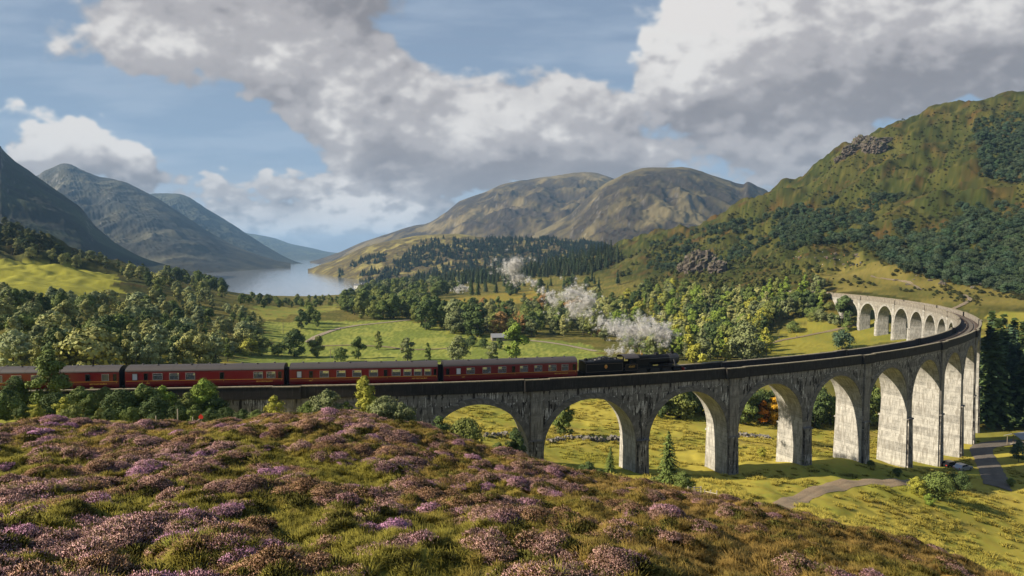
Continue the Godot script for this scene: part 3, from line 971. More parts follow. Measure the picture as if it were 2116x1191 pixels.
func viaduct_span(v: Node3D, i: int) -> void:
	var s0 := pier_s(i)
	var s1 := pier_s(i + 1)
	var mid := (s0 + s1) * 0.5
	var n := 28
	var ss := PackedFloat32Array([s0])
	var ys := PackedFloat32Array([CROWN - RAD])
	for k in n + 1:
		var a := PI * k / n
		ss.append(mid - cos(a) * RAD)
		ys.append(CROWN - RAD + sin(a) * RAD)
	ss.append(s1)
	ys.append(CROWN - RAD)
	var outer := begin()
	var inner := begin()
	var under := begin()
	var ring_out := begin()
	var ring_in := begin()
	for k in ss.size() - 1:
		var a := ss[k]; var b := ss[k + 1]; var ya := ys[k]; var yb := ys[k + 1]
		if b - a < 0.0005: continue
		for side in [1.0, -1.0]:
			var st: SurfaceTool = outer if side > 0 else inner
			# the wall in two heights, so that its texture stays even
			var p := [track_at(a, WALL * side, ya), track_at(a, WALL * side, DECK), track_at(b, WALL * side, DECK), track_at(b, WALL * side, yb)]
			var u := [Vector2(a, p[0].y) / 16, Vector2(a, p[1].y) / 16, Vector2(b, p[2].y) / 16, Vector2(b, p[3].y) / 16]
			if side > 0: quad(st, p[0], p[1], p[2], p[3], u[0], u[1], u[2], u[3])
			else: quad(st, p[3], p[2], p[1], p[0], u[3], u[2], u[1], u[0])
		if k > 0 and k < ss.size() - 2:
			var p := [track_at(a, WALL, ya), track_at(b, WALL, yb), track_at(b, -WALL, yb), track_at(a, -WALL, ya)]
			var l0 := (k - 1) * PI / n * RAD; var l1 := k * PI / n * RAD
			if k > n / 2: l0 = PI * RAD - l0; l1 = PI * RAD - l1
			quad(under, p[0], p[1], p[2], p[3], Vector2(s0 + 2.5, l0) / 16, Vector2(s0 + 2.5, l1) / 16, Vector2(s0 - 2.5, l1) / 16, Vector2(s0 - 2.5, l0) / 16)
			# the ring stands a little proud of the wall
			var a0 := PI * (k - 1) / n; var a1 := PI * k / n
			for side in [1.0, -1.0]:
				var st: SurfaceTool = ring_out if side > 0 else ring_in
				var w: float = (WALL + 0.07) * side
				var r2 := RAD + 0.92
				var q := [track_at(mid - cos(a0) * RAD, w, CROWN - RAD + sin(a0) * RAD), track_at(mid - cos(a0) * r2, w, CROWN - RAD + sin(a0) * r2), track_at(mid - cos(a1) * r2, w, CROWN - RAD + sin(a1) * r2), track_at(mid - cos(a1) * RAD, w, CROWN - RAD + sin(a1) * RAD)]
				var back: Array = []
				for e in [[r2, a0], [r2, a1], [RAD, a0], [RAD, a1]]: back.append(track_at(mid - cos(e[1]) * e[0], (WALL - 0.02) * side, CROWN - RAD + sin(e[1]) * e[0]))
				var uq := []
				for e in q: uq.append(Vector2((e - q[0]).length() + k * 0.85, e.y) / 16)
				if side > 0:
					quad(st, q[0], q[1], q[2], q[3], uq[0], uq[1], uq[2], uq[3])
					quad(st, q[1], back[0], back[1], q[2], uq[1], uq[1], uq[2], uq[2])
					quad(st, q[0], q[3], back[3], back[2], uq[0], uq[3], uq[3], uq[0])
				else:
					quad(st, q[3], q[2], q[1], q[0], uq[3], uq[2], uq[1], uq[0])
					quad(st, q[2], back[1], back[0], q[1], uq[2], uq[2], uq[1], uq[1])
					quad(st, q[3], q[0], back[2], back[3], uq[3], uq[0], uq[0], uq[3])
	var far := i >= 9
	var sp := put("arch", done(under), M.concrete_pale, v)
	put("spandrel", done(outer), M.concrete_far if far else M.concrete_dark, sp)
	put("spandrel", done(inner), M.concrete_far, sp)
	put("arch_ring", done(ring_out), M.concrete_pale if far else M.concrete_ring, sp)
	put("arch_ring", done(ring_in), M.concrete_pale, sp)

func viaduct_parapet(v: Node3D, i: int, side: float) -> void:
	# from one refuge to the next; a refuge is a bay of the parapet pushed outwards over a pilaster
	var s0 := pier_s(i + 1) - 1.9
	var s1 := pier_s(i + 3) - 1.9
	if i + 1 < -2: s0 = maxf(s0, -26.0)
	var path := [] # s, off
	path.append([s0, 3.15])
	path.append([s0 + 3.8, 3.15])
	path.append([s0 + 3.8, 2.72])
	var s := s0 + 6.0
	while s < s1 - 1.0:
		path.append([s, 2.72])
		s += 2.2
	path.append([s1, 2.72])
	path.append([s1, 3.15])
	var outside := begin()
	var inside := begin()
	var cap := begin()
	var thick := 0.38
	for k in path.size() - 1:
		var a: Array = path[k]
		var b: Array = path[k + 1]
		var cross: bool = absf(b[0] - a[0]) < 0.001
		var oa: float = a[1] * side; var ob: float = b[1] * side
		var ia: float = (a[1] - thick) * side; var ib: float = (b[1] - thick) * side
		var e := 0.0
		if cross:
			# the short return between the two lines
			var p := [track_at(a[0], oa, DECK), track_at(a[0], oa, -0.11), track_at(b[0], ob, -0.11), track_at(b[0], ob, DECK)]
			quad(outside, p[0], p[1], p[2], p[3], Vector2(oa, p[0].y) / 16, Vector2(oa, p[1].y) / 16, Vector2(ob, p[2].y) / 16, Vector2(ob, p[3].y) / 16)
			continue
		var top := -0.11
		var p := [track_at(a[0], oa, DECK), track_at(a[0], oa, top), track_at(b[0], ob, top), track_at(b[0], ob, DECK)]
		var u := [Vector2(a[0], p[0].y) / 16, Vector2(a[0], p[1].y) / 16, Vector2(b[0], p[2].y) / 16, Vector2(b[0], p[3].y) / 16]
		var q := [track_at(a[0], ia, -1.6), track_at(a[0], ia, top), track_at(b[0], ib, top), track_at(b[0], ib, -1.6)]
		var soff := Vector3(0, 0, 0)
		# underside of the cornice back to the wall
		var w := [track_at(a[0], WALL * side * 0.98, DECK), track_at(b[0], WALL * side * 0.98, DECK)]
		if side > 0:
			quad(outside, p[0], p[1], p[2], p[3], u[0], u[1], u[2], u[3])
			quad(inside, q[3], q[2], q[1], q[0], u[3], u[2], u[1], u[0])
			quad(outside, p[3], w[1], w[0], p[0], u[3], u[3], u[0], u[0])
		else:
			quad(outside, p[3], p[2], p[1], p[0], u[3], u[2], u[1], u[0])
			quad(inside, q[0], q[1], q[2], q[3], u[0], u[1], u[2], u[3])
			quad(outside, p[0], w[0], w[1], p[3], u[0], u[0], u[3], u[3])
		# coping with a small overhang
		var co := 0.05 * side
		var lift := 0.0
		var c := [track_at(a[0], oa + co, -0.14), track_at(a[0], oa + co, lift), track_at(b[0], ob + co, lift), track_at(b[0], ob + co, -0.14), track_at(a[0], ia - co, -0.14), track_at(a[0], ia - co, lift), track_at(b[0], ib - co, lift), track_at(b[0], ib - co, -0.14)]
		if side > 0:
			quad(cap, c[0], c[1], c[2], c[3], u[0], u[0], u[3], u[3])
			quad(cap, c[1], c[5], c[6], c[2], u[0], u[1], u[2], u[3])
			quad(cap, c[7], c[6], c[5], c[4], u[3], u[3], u[0], u[0])
		else:
			quad(cap, c[3], c[2], c[1], c[0], u[3], u[3], u[0], u[0])
			quad(cap, c[2], c[6], c[5], c[1], u[3], u[2], u[1], u[0])
			quad(cap, c[4], c[5], c[6], c[7], u[0], u[0], u[3], u[3])
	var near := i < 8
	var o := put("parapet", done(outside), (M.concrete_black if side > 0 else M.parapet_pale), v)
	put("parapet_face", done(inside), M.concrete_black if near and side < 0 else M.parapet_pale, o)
	put("coping", done(cap), M.coping, o)

func build_track() -> void:
	var v := thing("railway_track", "single railway track on brown ballast along the viaduct", "railway track")
	var a := begin()
	var s := -130.0
	var rails := [begin(), begin(), begin()]
	while s < 500.0:
		var q := s + 3.0
		var w := 2.33 if s > -26.0 and s < 412.0 else 1.9
		var prof := [[-w, -1.6], [-1.55, -1.28], [1.55, -1.28], [w, -1.6]]
		for k in 3:
			quad(a, track_at(s, prof[k][0], prof[k][1]), track_at(q, prof[k][0], prof[k][1]), track_at(q, prof[k + 1][0], prof[k + 1][1]), track_at(s, prof[k + 1][0], prof[k + 1][1]))
		for k in 3:
			var o: float = [-0.75, 0.75, -0.45][k]
			if k == 2 and (s < 20 or s > 400): continue
			var h := 0.035
			var y0 := -1.21
			var y1 := -1.05
			quad(rails[k], track_at(s, o - h, y1), track_at(q, o - h, y1), track_at(q, o + h, y1), track_at(s, o + h, y1))
			quad(rails[k], track_at(s, o + h, y0), track_at(s, o + h, y1), track_at(q, o + h, y1), track_at(q, o + h, y0))
			quad(rails[k], track_at(q, o - h, y0), track_at(q, o - h, y1), track_at(s, o - h, y1), track_at(s, o - h, y0))
		s = q
	put("ballast", done(a), M.ballast, v)
	for k in 2: put("rail", done(rails[k]), M.rail, v)
	put("check_rail", done(rails[2]), M.rail, v)
	# sleepers: those of the open track beyond the train
	var me := BoxMesh.new()
	me.size = Vector3(0.26, 0.13, 2.5)
	var mm := MultiMesh.new()
	mm.transform_format = MultiMesh.TRANSFORM_3D
	mm.mesh = me
	mm.instance_count = 620
	for k in 620:
		mm.set_instance_transform(k, track_frame(-60.0 + k * 0.72, -1.265))
	var o := MultiMeshInstance3D.new()
	o.name = "sleepers"
	o.multimesh = mm
	o.material_override = M.sleeper
	o.set_meta("kind", "stuff")
	v.add_child(o, true)

# ---------------------------------------------------------------- the train
# a vehicle's own axes: x forwards along the track, y up from the rail's top, z to the outer side of the curve
func on_rails(s: float) -> Transform3D:
	return track_frame(s, -1.05)

func side_z(y: float) -> float:
	# the gentle curve of a coach side
	if y < 1.7: return 1.41 - pow((1.7 - y) / 0.75, 2.0) * 0.07
	return 1.41 - pow(maxf(y - 2.2, 0.0) / 0.95, 2.0) * 0.04

const Y_SILL := 0.98
const Y_WIN0 := 1.92
const Y_WIN1 := 2.86
const Y_ROOF := 3.12

func coach_panel(st: SurfaceTool, x0: float, x1: float, ys: Array, side: float) -> void:
	for k in ys.size() - 1:
		var a: float = ys[k]
		var b: float = ys[k + 1]
		var p := [Vector3(x0, a, side_z(a) * side), Vector3(x0, b, side_z(b) * side), Vector3(x1, b, side_z(b) * side), Vector3(x1, a, side_z(a) * side)]
		if side > 0: quad(st, p[0], p[1], p[2], p[3])
		else: quad(st, p[3], p[2], p[1], p[0])

func strip(st: SurfaceTool, x0: float, x1: float, y0: float, y1: float, proud: float, side: float) -> void:
	# a raised strip on a coach side
	var lo := [Vector3(x0, y0, (side_z(y0)) * side), Vector3(x0, y1, (side_z(y1)) * side), Vector3(x1, y1, side_z(y1) * side), Vector3(x1, y0, side_z(y0) * side)]
	var hi := []
	for v in lo: hi.append(v + Vector3(0, 0, proud * side))
	var f := [[hi[0], hi[1], hi[2], hi[3]], [lo[1], lo[2], hi[2], hi[1]], [lo[0], hi[0], hi[3], lo[3]], [lo[0], lo[1], hi[1], hi[0]], [hi[3], hi[2], lo[2], lo[3]]]
	for q in f:
		if side > 0: quad(st, q[0], q[1], q[2], q[3])
		else: quad(st, q[3], q[2], q[1], q[0])

var coach_shared := {}

func make_coach(label: String, s: float, wins: Array, doors: Array, long: float, number: String) -> Node3D:
	# wins: [centre, width, kind]; kind 0 clear, 1 frosted white, 2 dark
	var f := on_rails(s)
	var c := thing("railway_coach", label, "railway coach", Vector3.ZERO, 0.0, "maroon coaches of the train")
	c.transform = f
	var h := long * 0.5
	var body := begin()
	for side in [1.0, -1.0]:
		var edges := []
		for w in wins: edges.append([w[0] - w[1] * 0.5, w[0] + w[1] * 0.5])
		edges.sort_custom(func(p, q): return p[0] < q[0])
		coach_panel(body, -h, h, [Y_SILL, 1.2, 1.45, 1.7, Y_WIN0], side)
		coach_panel(body, -h, h, [Y_WIN1, Y_ROOF], side)
		var x := -h
		for e in edges:
			coach_panel(body, x, e[0], [Y_WIN0, Y_WIN1], side)
			x = e[1]
		coach_panel(body, x, h, [Y_WIN0, Y_WIN1], side)
		# reveals of the openings
		for e in edges:
			for q in [e[0], e[1]]:
				quad(body, Vector3(q, Y_WIN0, side_z(Y_WIN0) * side), Vector3(q, Y_WIN1, side_z(Y_WIN1) * side), Vector3(q, Y_WIN1, 1.30 * side), Vector3(q, Y_WIN0, 1.30 * side))
	var b := put("body", done(body), M.maroon, c)
	# lining: a gold and black band under the windows
	for side in [1.0, -1.0]:
		var line := begin()
		strip(line, -h + 0.1, h - 0.1, 1.80, 1.845, 0.006, side)
		put("waist_line", done(line), M.gold, b)
	# ends, with the tunnel that joins coach to coach
	for e in [-1.0, 1.0]:
		var st := begin()
		var ring := [Vector2(-1.37, Y_SILL), Vector2(-1.37, Y_ROOF)]
		for k in range(1, 8):
			var a := PI * (1.0 - k / 8.0)
			ring.append(Vector2(cos(a) * 1.37, Y_ROOF + sin(a) * 0.70))
		ring.append_array([Vector2(1.37, Y_ROOF), Vector2(1.37, Y_SILL)])
		var t := Transform3D(Basis(Vector3(0, 0, 1), Vector3.UP, Vector3(-1, 0, 0)), Vector3(h * e, 0, 0))
		prism(st, ring, -0.02, 0.02, t)
		put("end_wall", done(st), M.black_paint, c)
		var g := begin()
		box(g, Vector3(minf(h * e, (h + 0.36) * e), 1.1, -0.46), Vector3(maxf(h * e, (h + 0.36) * e), 3.2, 0.46), Transform3D(), 0.08)
		put("gangway", done(g), M.rubber, c)
		for z in [-0.87, 0.87]:
			var bf := begin()
			tube(bf, [Vector3(h * e, 1.06, z), Vector3((h + 0.30) * e, 1.06, z), Vector3((h + 0.30) * e, 1.06, z), Vector3((h + 0.36) * e, 1.06, z)], [0.09, 0.09, 0.22, 0.22], 10)
			put("buffer", done(bf), M.black_paint, c)
	# roof
	var roof := begin()
	var arc := []
	for k in 15:
		var a := PI * (1.0 - k / 14.0)
		arc.append(Vector2(cos(a) * 1.40, Y_ROOF + sin(a) * (0.70 - 0.10 * pow(cos(a), 2.0))))
	for k in 14:
		roof.set_smooth_group(1)
		var p: Vector2 = arc[k]
		var q: Vector2 = arc[k + 1]
		for v in [Vector3(-h, p.y, p.x), Vector3(-h, q.y, q.x), Vector3(h, q.y, q.x), Vector3(-h, p.y, p.x), Vector3(h, q.y, q.x), Vector3(h, p.y, p.x)]: roof.add_vertex(v)
	var r := put("roof", done(roof), M.roof_grey, c)
	for k in 9:
		var vt := begin()
		lathe(vt, [Vector2(0.15, 0), Vector2(0.15, 0.07), Vector2(0.11, 0.12), Vector2(0, 0.13)], 8, Transform3D(Basis(), Vector3(-h + 1.6 + k * (long - 3.2) / 8.0, 3.80, 0.34 if k % 2 else -0.34)))
		put("roof_vent", done(vt), M.roof_grey, r)
	for k in 6:
		var seam := begin()
		for q in 14:
			var p: Vector2 = arc[q]; var w: Vector2 = arc[q + 1]
			var x0 := -h + 3.0 + k * 3.0
			quad(seam, Vector3(x0, p.y + 0.012, p.x), Vector3(x0, w.y + 0.012, w.x), Vector3(x0 + 0.05, w.y + 0.012, w.x), Vector3(x0 + 0.05, p.y + 0.012, p.x))
		put("roof_seam", done(seam), M.roof_grey, r)
	# windows
	for w in wins:
		for side in [1.0, -1.0]:
			var fr := begin()
			var x0: float = w[0] - w[1] * 0.5
			var x1: float = w[0] + w[1] * 0.5
			for q in [[x0, x1, Y_WIN0, Y_WIN0 + 0.05], [x0, x1, Y_WIN1 - 0.05, Y_WIN1], [x0, x0 + 0.05, Y_WIN0 + 0.05, Y_WIN1 - 0.05], [x1 - 0.05, x1, Y_WIN0 + 0.05, Y_WIN1 - 0.05]]: strip(fr, q[0], q[1], q[2], q[3], 0.012, side)
			if w[2] == 0 and w[1] > 1.0: strip(fr, x0 + 0.05, x1 - 0.05, 2.56, 2.60, 0.008, side)
			var o := put("window", done(fr), M.frame_alu if w[2] == 0 else M.black_paint, c)
			var pn := begin()
			var z: float = 1.345 * side
			box(pn, Vector3(x0, Y_WIN0, z - 0.004), Vector3(x1, Y_WIN1, z + 0.004))
			put("pane", done(pn), [M.glass, M.frosted, M.dark_glass][w[2]], o)
	for x in doors:
		for side in [1.0, -1.0]:
			var d := begin()
			for q in [[x - 0.34, x + 0.34, 1.05, 1.78], [x - 0.34, x - 0.27, 1.86, 3.0], [x + 0.27, x + 0.34, 1.86, 3.0], [x - 0.27, x + 0.27, 2.88, 3.0]]: strip(d, q[0], q[1], q[2], q[3], 0.014, side)
			var o := put("door", done(d), M.maroon, c)
			var hd := begin()
			strip(hd, x + 0.20, x + 0.26, 1.62, 1.74, 0.05, side)
			put("handle", done(hd), M.brass, o)
	# floor, seats and tables inside
	var fl := begin()
	box(fl, Vector3(-h + 0.03, 1.0, -1.30), Vector3(h - 0.03, 1.12, 1.30))
	put("floor", done(fl), M.dark_inside, c)
	if not coach_shared.has("seat"):
		var st := begin()
		box(st, Vector3(-0.25, 1.12, -0.52), Vector3(0.25, 1.55, 0.52), Transform3D(), 0.05)
		box(st, Vector3(-0.06, 1.55, -0.52), Vector3(0.06, 2.32, 0.52), Transform3D(), 0.03)
		coach_shared.seat = done(st)
	for w in wins:
		if w[2] != 0 or w[1] < 1.0: continue
		for z in [0.72, -0.72]:
			for x in [-0.86, 0.86]:
				var o := put("seat", coach_shared.seat, M.seat_cloth, c)
				o.position = Vector3(w[0] + x, 0, z)
	# bogies
	for e in [-1.0, 1.0]:
		bogie(c, (h - 3.0) * e)
	for q in [[-h + 5.2, -h + 8.0, 1.0], [h - 8.4, h - 6.2, 1.1]]:
		var tr := begin()
		box(tr, Vector3(q[0], 0.45, -q[2]), Vector3(q[1], 0.95, q[2]), Transform3D(), 0.06)
		put("battery_box", done(tr), M.black_paint, c)
	# lettering low on the side
	letters(c, "WEST COAST RAILWAYS", Vector3(h - 2.6, 1.50, 1.42), 0.15, M.yellow)
	letters(c, number, Vector3(-h + 2.9, 1.50, 1.42), 0.15, M.yellow)
	return c

func letters(parent: Node3D, text: String, at: Vector3, tall: float, m: Material) -> void:
	var t := TextMesh.new()
	t.text = text
	var f := SystemFont.new()
	f.font_names = PackedStringArray(["Droid Sans"])
	t.font = f
	t.font_size = 32
	t.pixel_size = tall / 23.0
	t.depth = 0.012
	t.curve_step = 4.0
	var o := put("lettering", t, m, parent)
	o.position = at

func bogie(c: Node3D, x: float) -> void:
	var st := begin()
	for z in [-1.02, 1.02]:
		var t := Transform3D(Basis(), Vector3(x, 0, z))
		prism(st, [Vector2(-1.9, 0.5), Vector2(-1.9, 0.74), Vector2(-0.6, 0.76), Vector2(-0.4, 0.62), Vector2(0.4, 0.62), Vector2(0.6, 0.76), Vector2(1.9, 0.74), Vector2(1.9, 0.5), Vector2(0.7, 0.42), Vector2(-0.7, 0.42)], -0.06, 0.06, t)
	box(st, Vector3(x - 0.3, 0.5, -1.0), Vector3(x + 0.3, 0.9, 1.0))
	var b := put("bogie", done(st), M.black_paint, c)
	for e in [-1.3, 1.3]:
		for z in [-0.75, 0.75]:
			var w := begin()
			tube(w, [Vector3(x + e, 0.46, z - 0.065), Vector3(x + e, 0.46, z + 0.065)], [0.46, 0.46], 16)
			put("wheel", done(w), M.wheel, b)

func build_train() -> void:
	var g := 20.65
	make_coach("maroon and black coach nearest the engine with a row of seven wide windows", 59.96, [[-8.1, 0.7, 1], [-6.3, 1.25, 0], [-3.9, 1.25, 0], [-1.55, 1.25, 0], [0.2, 0.5, 2], [1.8, 1.25, 0], [4.05, 1.25, 0], [6.3, 1.25, 0], [8.3, 1.1, 0], [9.8, 0.5, 2], [-9.7, 0.5, 2]], [9.8, -9.7, 0.2], g, "4960")
	make_coach("maroon and black coach second behind the engine with passengers in red and white", 38.6, [[-9.0, 0.7, 1], [-7.4, 0.5, 2], [-5.6, 1.25, 0], [-3.3, 1.25, 0], [-1.1, 1.25, 0], [1.2, 1.25, 0], [2.9, 0.5, 2], [4.4, 1.25, 0], [6.0, 1.15, 0], [7.5, 1.15, 0], [8.9, 1.0, 0], [9.95, 0.4, 2]], [-7.4, 2.9, 9.95], g, "4951")
	make_coach("brighter red coach third behind the engine with a long blank side between its windows", 17.2, [[-9.1, 0.7, 1], [-7.7, 0.5, 2], [-6.2, 1.25, 0], [-4.1, 1.25, 0], [-2.0, 1.25, 0], [2.1, 0.55, 2], [6.9, 1.25, 0], [8.6, 1.2, 0], [9.8, 0.45, 2]], [-7.7, 2.1, 9.8], g, "9392")
	make_coach("red coach at the tail cut by the frame and half behind trees", -4.2, [[-8.7, 0.7, 1], [-6.9, 1.25, 0], [-4.6, 1.25, 0], [-2.3, 1.25, 0], [0.1, 1.25, 0], [2.3, 0.5, 2], [3.7, 0.7, 2], [6.4, 0.6, 2], [8.6, 0.9, 0], [-9.8, 0.45, 2], [9.8, 0.4, 2]], [-9.8, 2.3, 9.8], g, "4994")
	make_tender(74.9)
	make_engine(84.4)

func make_tender(s: float) -> void:
	var c := thing("locomotive_tender", "black coal tender with a gold crest between the coaches and the engine", "tender")
	c.transform = on_rails(s)
	var h := 3.3
	var st := begin()
	# tank sides that curve in towards the coal
	var ring := [Vector2(-1.32, 1.25), Vector2(-1.32, 2.75), Vector2(-1.24, 3.02), Vector2(-1.02, 3.2), Vector2(-0.92, 3.2), Vector2(-0.92, 2.6), Vector2(0.92, 2.6), Vector2(0.92, 3.2), Vector2(1.02, 3.2), Vector2(1.24, 3.02), Vector2(1.32, 2.75), Vector2(1.32, 1.25)]
	var t := Transform3D(Basis(Vector3(0, 0, 1), Vector3.UP, Vector3(-1, 0, 0)), Vector3.ZERO)
	prism(st, ring, -h, h - 1.6, t)
	put("coal_space", done(st), M.engine_black, c)
	var rear := begin()
	prism(rear, [Vector2(-1.32, 1.25), Vector2(-1.32, 2.85), Vector2(-1.15, 3.05), Vector2(1.15, 3.05), Vector2(1.32, 2.85), Vector2(1.32, 1.25)], h - 1.6, h, t)
	var tank := put("water_tank", done(rear), M.engine_black, c)
	var dome := begin()
	lathe(dome, [Vector2(0.32, 3.05), Vector2(0.32, 3.3), Vector2(0.2, 3.4), Vector2(0, 3.42)], 12, Transform3D(Basis(), Vector3(-h + 0.7, 0, 0)))
	put("filler_dome", done(dome), M.engine_black, tank)
	var coal := begin()
	var r := RandomNumberGenerator.new(); r.seed = 4
	for k in 150:
		var p := Vector3(r.randf_range(-1.5, h - 0.2), 0, r.randf_range(-0.85, 0.85))
		p.y = 2.85 + 0.55 * (1.0 - pow(p.z / 0.95, 2.0)) * (0.55 + 0.45 * sin(p.x * 1.3 + 1.0))
		var q := Basis.from_euler(Vector3(r.randf() * 6, r.randf() * 6, r.randf() * 6))
		var e := r.randf_range(0.09, 0.22)
		box(coal, Vector3(-e, -e * 0.8, -e), Vector3(e, e * 0.8, e), Transform3D(q, p))
	var heap := put("coal", done(coal), M.coal, c)
	heap.set_meta("kind", "stuff")
	# thin red lining round the panel, and the crest
	var ln := begin()
	for q in [[-h + 0.15, h - 0.15, 1.42, 1.45], [-h + 0.15, h - 0.15, 2.62, 2.65], [-h + 0.15, -h + 0.18, 1.45, 2.62], [h - 0.18, h - 0.15, 1.45, 2.62]]: box(ln, Vector3(q[0], q[2], 1.32), Vector3(q[1], q[3], 1.327))
	put("lining", done(ln), M.lining, c)
	var shield := begin()
	prism(shield, [Vector2(-0.20, 2.02), Vector2(-0.24, 2.28), Vector2(-0.16, 2.36), Vector2(-0.1, 2.48), Vector2(0.1, 2.48), Vector2(0.16, 2.36), Vector2(0.24, 2.28), Vector2(0.20, 2.02), Vector2(0.0, 1.86)], 1.322, 1.332, Transform3D(Basis(), Vector3(0.25, 0, 0)))
	var cr := put("crest", done(shield), M.gold, c)
	var wheel := begin()
	tube(wheel, [Vector3(0.25, 2.14, 1.331), Vector3(0.25, 2.14, 1.338)], [0.13, 0.13], 14)
	put("crest_centre", done(wheel), M.red_paint, cr)
	var fr := begin()
	box(fr, Vector3(-h, 0.75, -1.05), Vector3(h, 1.25, 1.05))
	box(fr, Vector3(-h - 0.1, 0.9, -1.2), Vector3(-h, 1.25, 1.2))
	put("frame", done(fr), M.engine_black, c)
	for x in [-2.3, 0.0, 2.3]:
		for z in [-0.75, 0.75]:
			var w := begin()
			tube(w, [Vector3(x, 0.65, z - 0.07), Vector3(x, 0.65, z + 0.07)], [0.65, 0.65], 18)
			put("wheel", done(w), M.wheel, c)

func make_engine(s: float) -> void:
	var c := thing("steam_locomotive", "black steam locomotive with a numbered cab heading along the viaduct", "steam locomotive")
	c.transform = on_rails(s)
	# x from -6.0 (back of the cab) to 5.7 (buffers)
	var along := Basis(Vector3(0, 0, 1), Vector3(1, 0, 0), Vector3(0, 1, 0)) # the lathe's axis laid along x
	var bo := begin()
	lathe(bo, [Vector2(0, -1.4), Vector2(0.86, -1.4), Vector2(0.86, -0.9), Vector2(0.80, 1.5), Vector2(0.79, 2.6), Vector2(0, 2.6)], 24, Transform3D(along, Vector3(0, 2.72, 0)))
	var boiler := put("boiler", done(bo), M.engine_black, c)
	for x in [-0.6, 0.4, 1.4, 2.4]:
		var bd := begin()
		var rr: float = 0.87 - (x + 0.9) * 0.022
		lathe(bd, [Vector2(rr, x), Vector2(rr, x + 0.06)], 24, Transform3D(along, Vector3(0, 2.72, 0)))
		put("boiler_band", done(bd), M.engine_black, boiler)
	var fb := begin()
	prism(fb, [Vector2(-0.95, 1.6), Vector2(-0.95, 3.2), Vector2(-0.8, 3.5), Vector2(-0.5, 3.6), Vector2(0.5, 3.6), Vector2(0.8, 3.5), Vector2(0.95, 3.2), Vector2(0.95, 1.6)], -1.3 + 0.0, 0.0, Transform3D(Basis(Vector3(0, 0, 1), Vector3.UP, Vector3(-1, 0, 0)), Vector3(-2.7, 0, 0)))
	prism(fb, [Vector2(-0.95, 1.6), Vector2(-0.95, 3.2), Vector2(-0.8, 3.5), Vector2(-0.5, 3.6), Vector2(0.5, 3.6), Vector2(0.8, 3.5), Vector2(0.95, 3.2), Vector2(0.95, 1.6)], 0.0, 0.75, Transform3D(Basis(Vector3(0, 0, 1), Vector3.UP, Vector3(-1, 0, 0)), Vector3(-2.7, 0, 0)))
	put("firebox", done(fb), M.engine_black, c)
	var sm := begin()
	lathe(sm, [Vector2(0, 2.6), Vector2(0.86, 2.6), Vector2(0.86, 4.35), Vector2(0.80, 4.42), Vector2(0.60, 4.47), Vector2(0.0, 4.52)], 24, Transform3D(along, Vector3(0, 2.72, 0)))
	var smoke := put("smokebox", done(sm), M.smokebox, c)
	var ch := begin()
	lathe(ch, [Vector2(0.42, 3.42), Vector2(0.30, 3.58), Vector2(0.27, 3.78), Vector2(0.34, 3.86), Vector2(0.34, 3.92), Vector2(0.24, 3.92), Vector2(0.22, 3.5)], 16, Transform3D(Basis(), Vector3(3.45, 0, 0)))
	put("chimney", done(ch), M.engine_black, smoke)
	var dm := begin()
	lathe(dm, [Vector2(0.46, 3.42), Vector2(0.40, 3.55), Vector2(0.38, 3.70), Vector2(0.28, 3.82), Vector2(0, 3.87)], 16, Transform3D(Basis(), Vector3(0.5, 0, 0)))
	put("steam_dome", done(dm), M.engine_black, boiler)
	for z in [-0.14, 0.14]:
		var sv := begin()
		lathe(sv, [Vector2(0.09, 3.55), Vector2(0.09, 3.8), Vector2(0.05, 3.86), Vector2(0, 3.86)], 8, Transform3D(Basis(), Vector3(-2.2, 0, z)))
		put("safety_valve", done(sv), M.brass, c)
	# steam pipe from smokebox to cylinder
	for side in [1.0, -1.0]:
		var pipe := begin()
		tube(pipe, [Vector3(3.3, 2.75, 0.78 * side), Vector3(3.35, 2.3, 1.02 * side), Vector3(3.5, 1.6, 1.1 * side)], [0.13, 0.13, 0.14], 10)
		put("steam_pipe", done(pipe), M.smokebox, c)
		var cy := begin()
		tube(cy, [Vector3(3.0, 1.02, 1.12 * side), Vector3(3.05, 1.02, 1.12 * side), Vector3(4.25, 1.02, 1.12 * side), Vector3(4.3, 1.02, 1.12 * side)], [0.30, 0.36, 0.36, 0.30], 16)
		box(cy, Vector3(3.05, 1.1, minf(0.8 * side, 1.38 * side)), Vector3(4.25, 1.56, maxf(0.8 * side, 1.38 * side)), Transform3D(), 0.05)
		put("cylinder", done(cy), M.engine_black, c)
		var hr := begin()
		tube(hr, [Vector3(-3.2, 3.05, 1.0 * side), Vector3(-2.6, 3.05, 1.0 * side), Vector3(4.2, 3.05, 0.90 * side)], [0.018, 0.018, 0.018], 6)
		put("handrail", done(hr), M.steel, c)
	# running plate, raised over the wheels, with its long drop at the front
	for side in [1.0, -1.0]:
		var rp := begin()
		var z0: float = minf(0.7 * side, 1.36 * side); var z1: float = maxf(0.7 * side, 1.36 * side)
		box(rp, Vector3(-3.6, 1.72, z0), Vector3(3.0, 1.80, z1))
		box(rp, Vector3(-3.6, 1.56, minf(1.32 * side, 1.36 * side)), Vector3(3.0, 1.72, maxf(1.32 * side, 1.36 * side)))
		box(rp, Vector3(3.0, 1.58, z0), Vector3(5.1, 1.65, z1))
		put("running_plate", done(rp), M.engine_black, c)
		for x in [-2.6, -0.2, 2.05]:
			var w := begin()
			tube(w, [Vector3(x, 0.91, 0.72 * side), Vector3(x, 0.91, 0.86 * side)], [0.91, 0.91], 28)
			put("driving_wheel", done(w), M.wheel, c)
		for x in [3.0, 4.7]:
			var w := begin()
			tube(w, [Vector3(x, 0.5, 0.70 * side), Vector3(x, 0.5, 0.84 * side)], [0.5, 0.5], 18)
			put("bogie_wheel", done(w), M.wheel, c)
		var rod := begin()
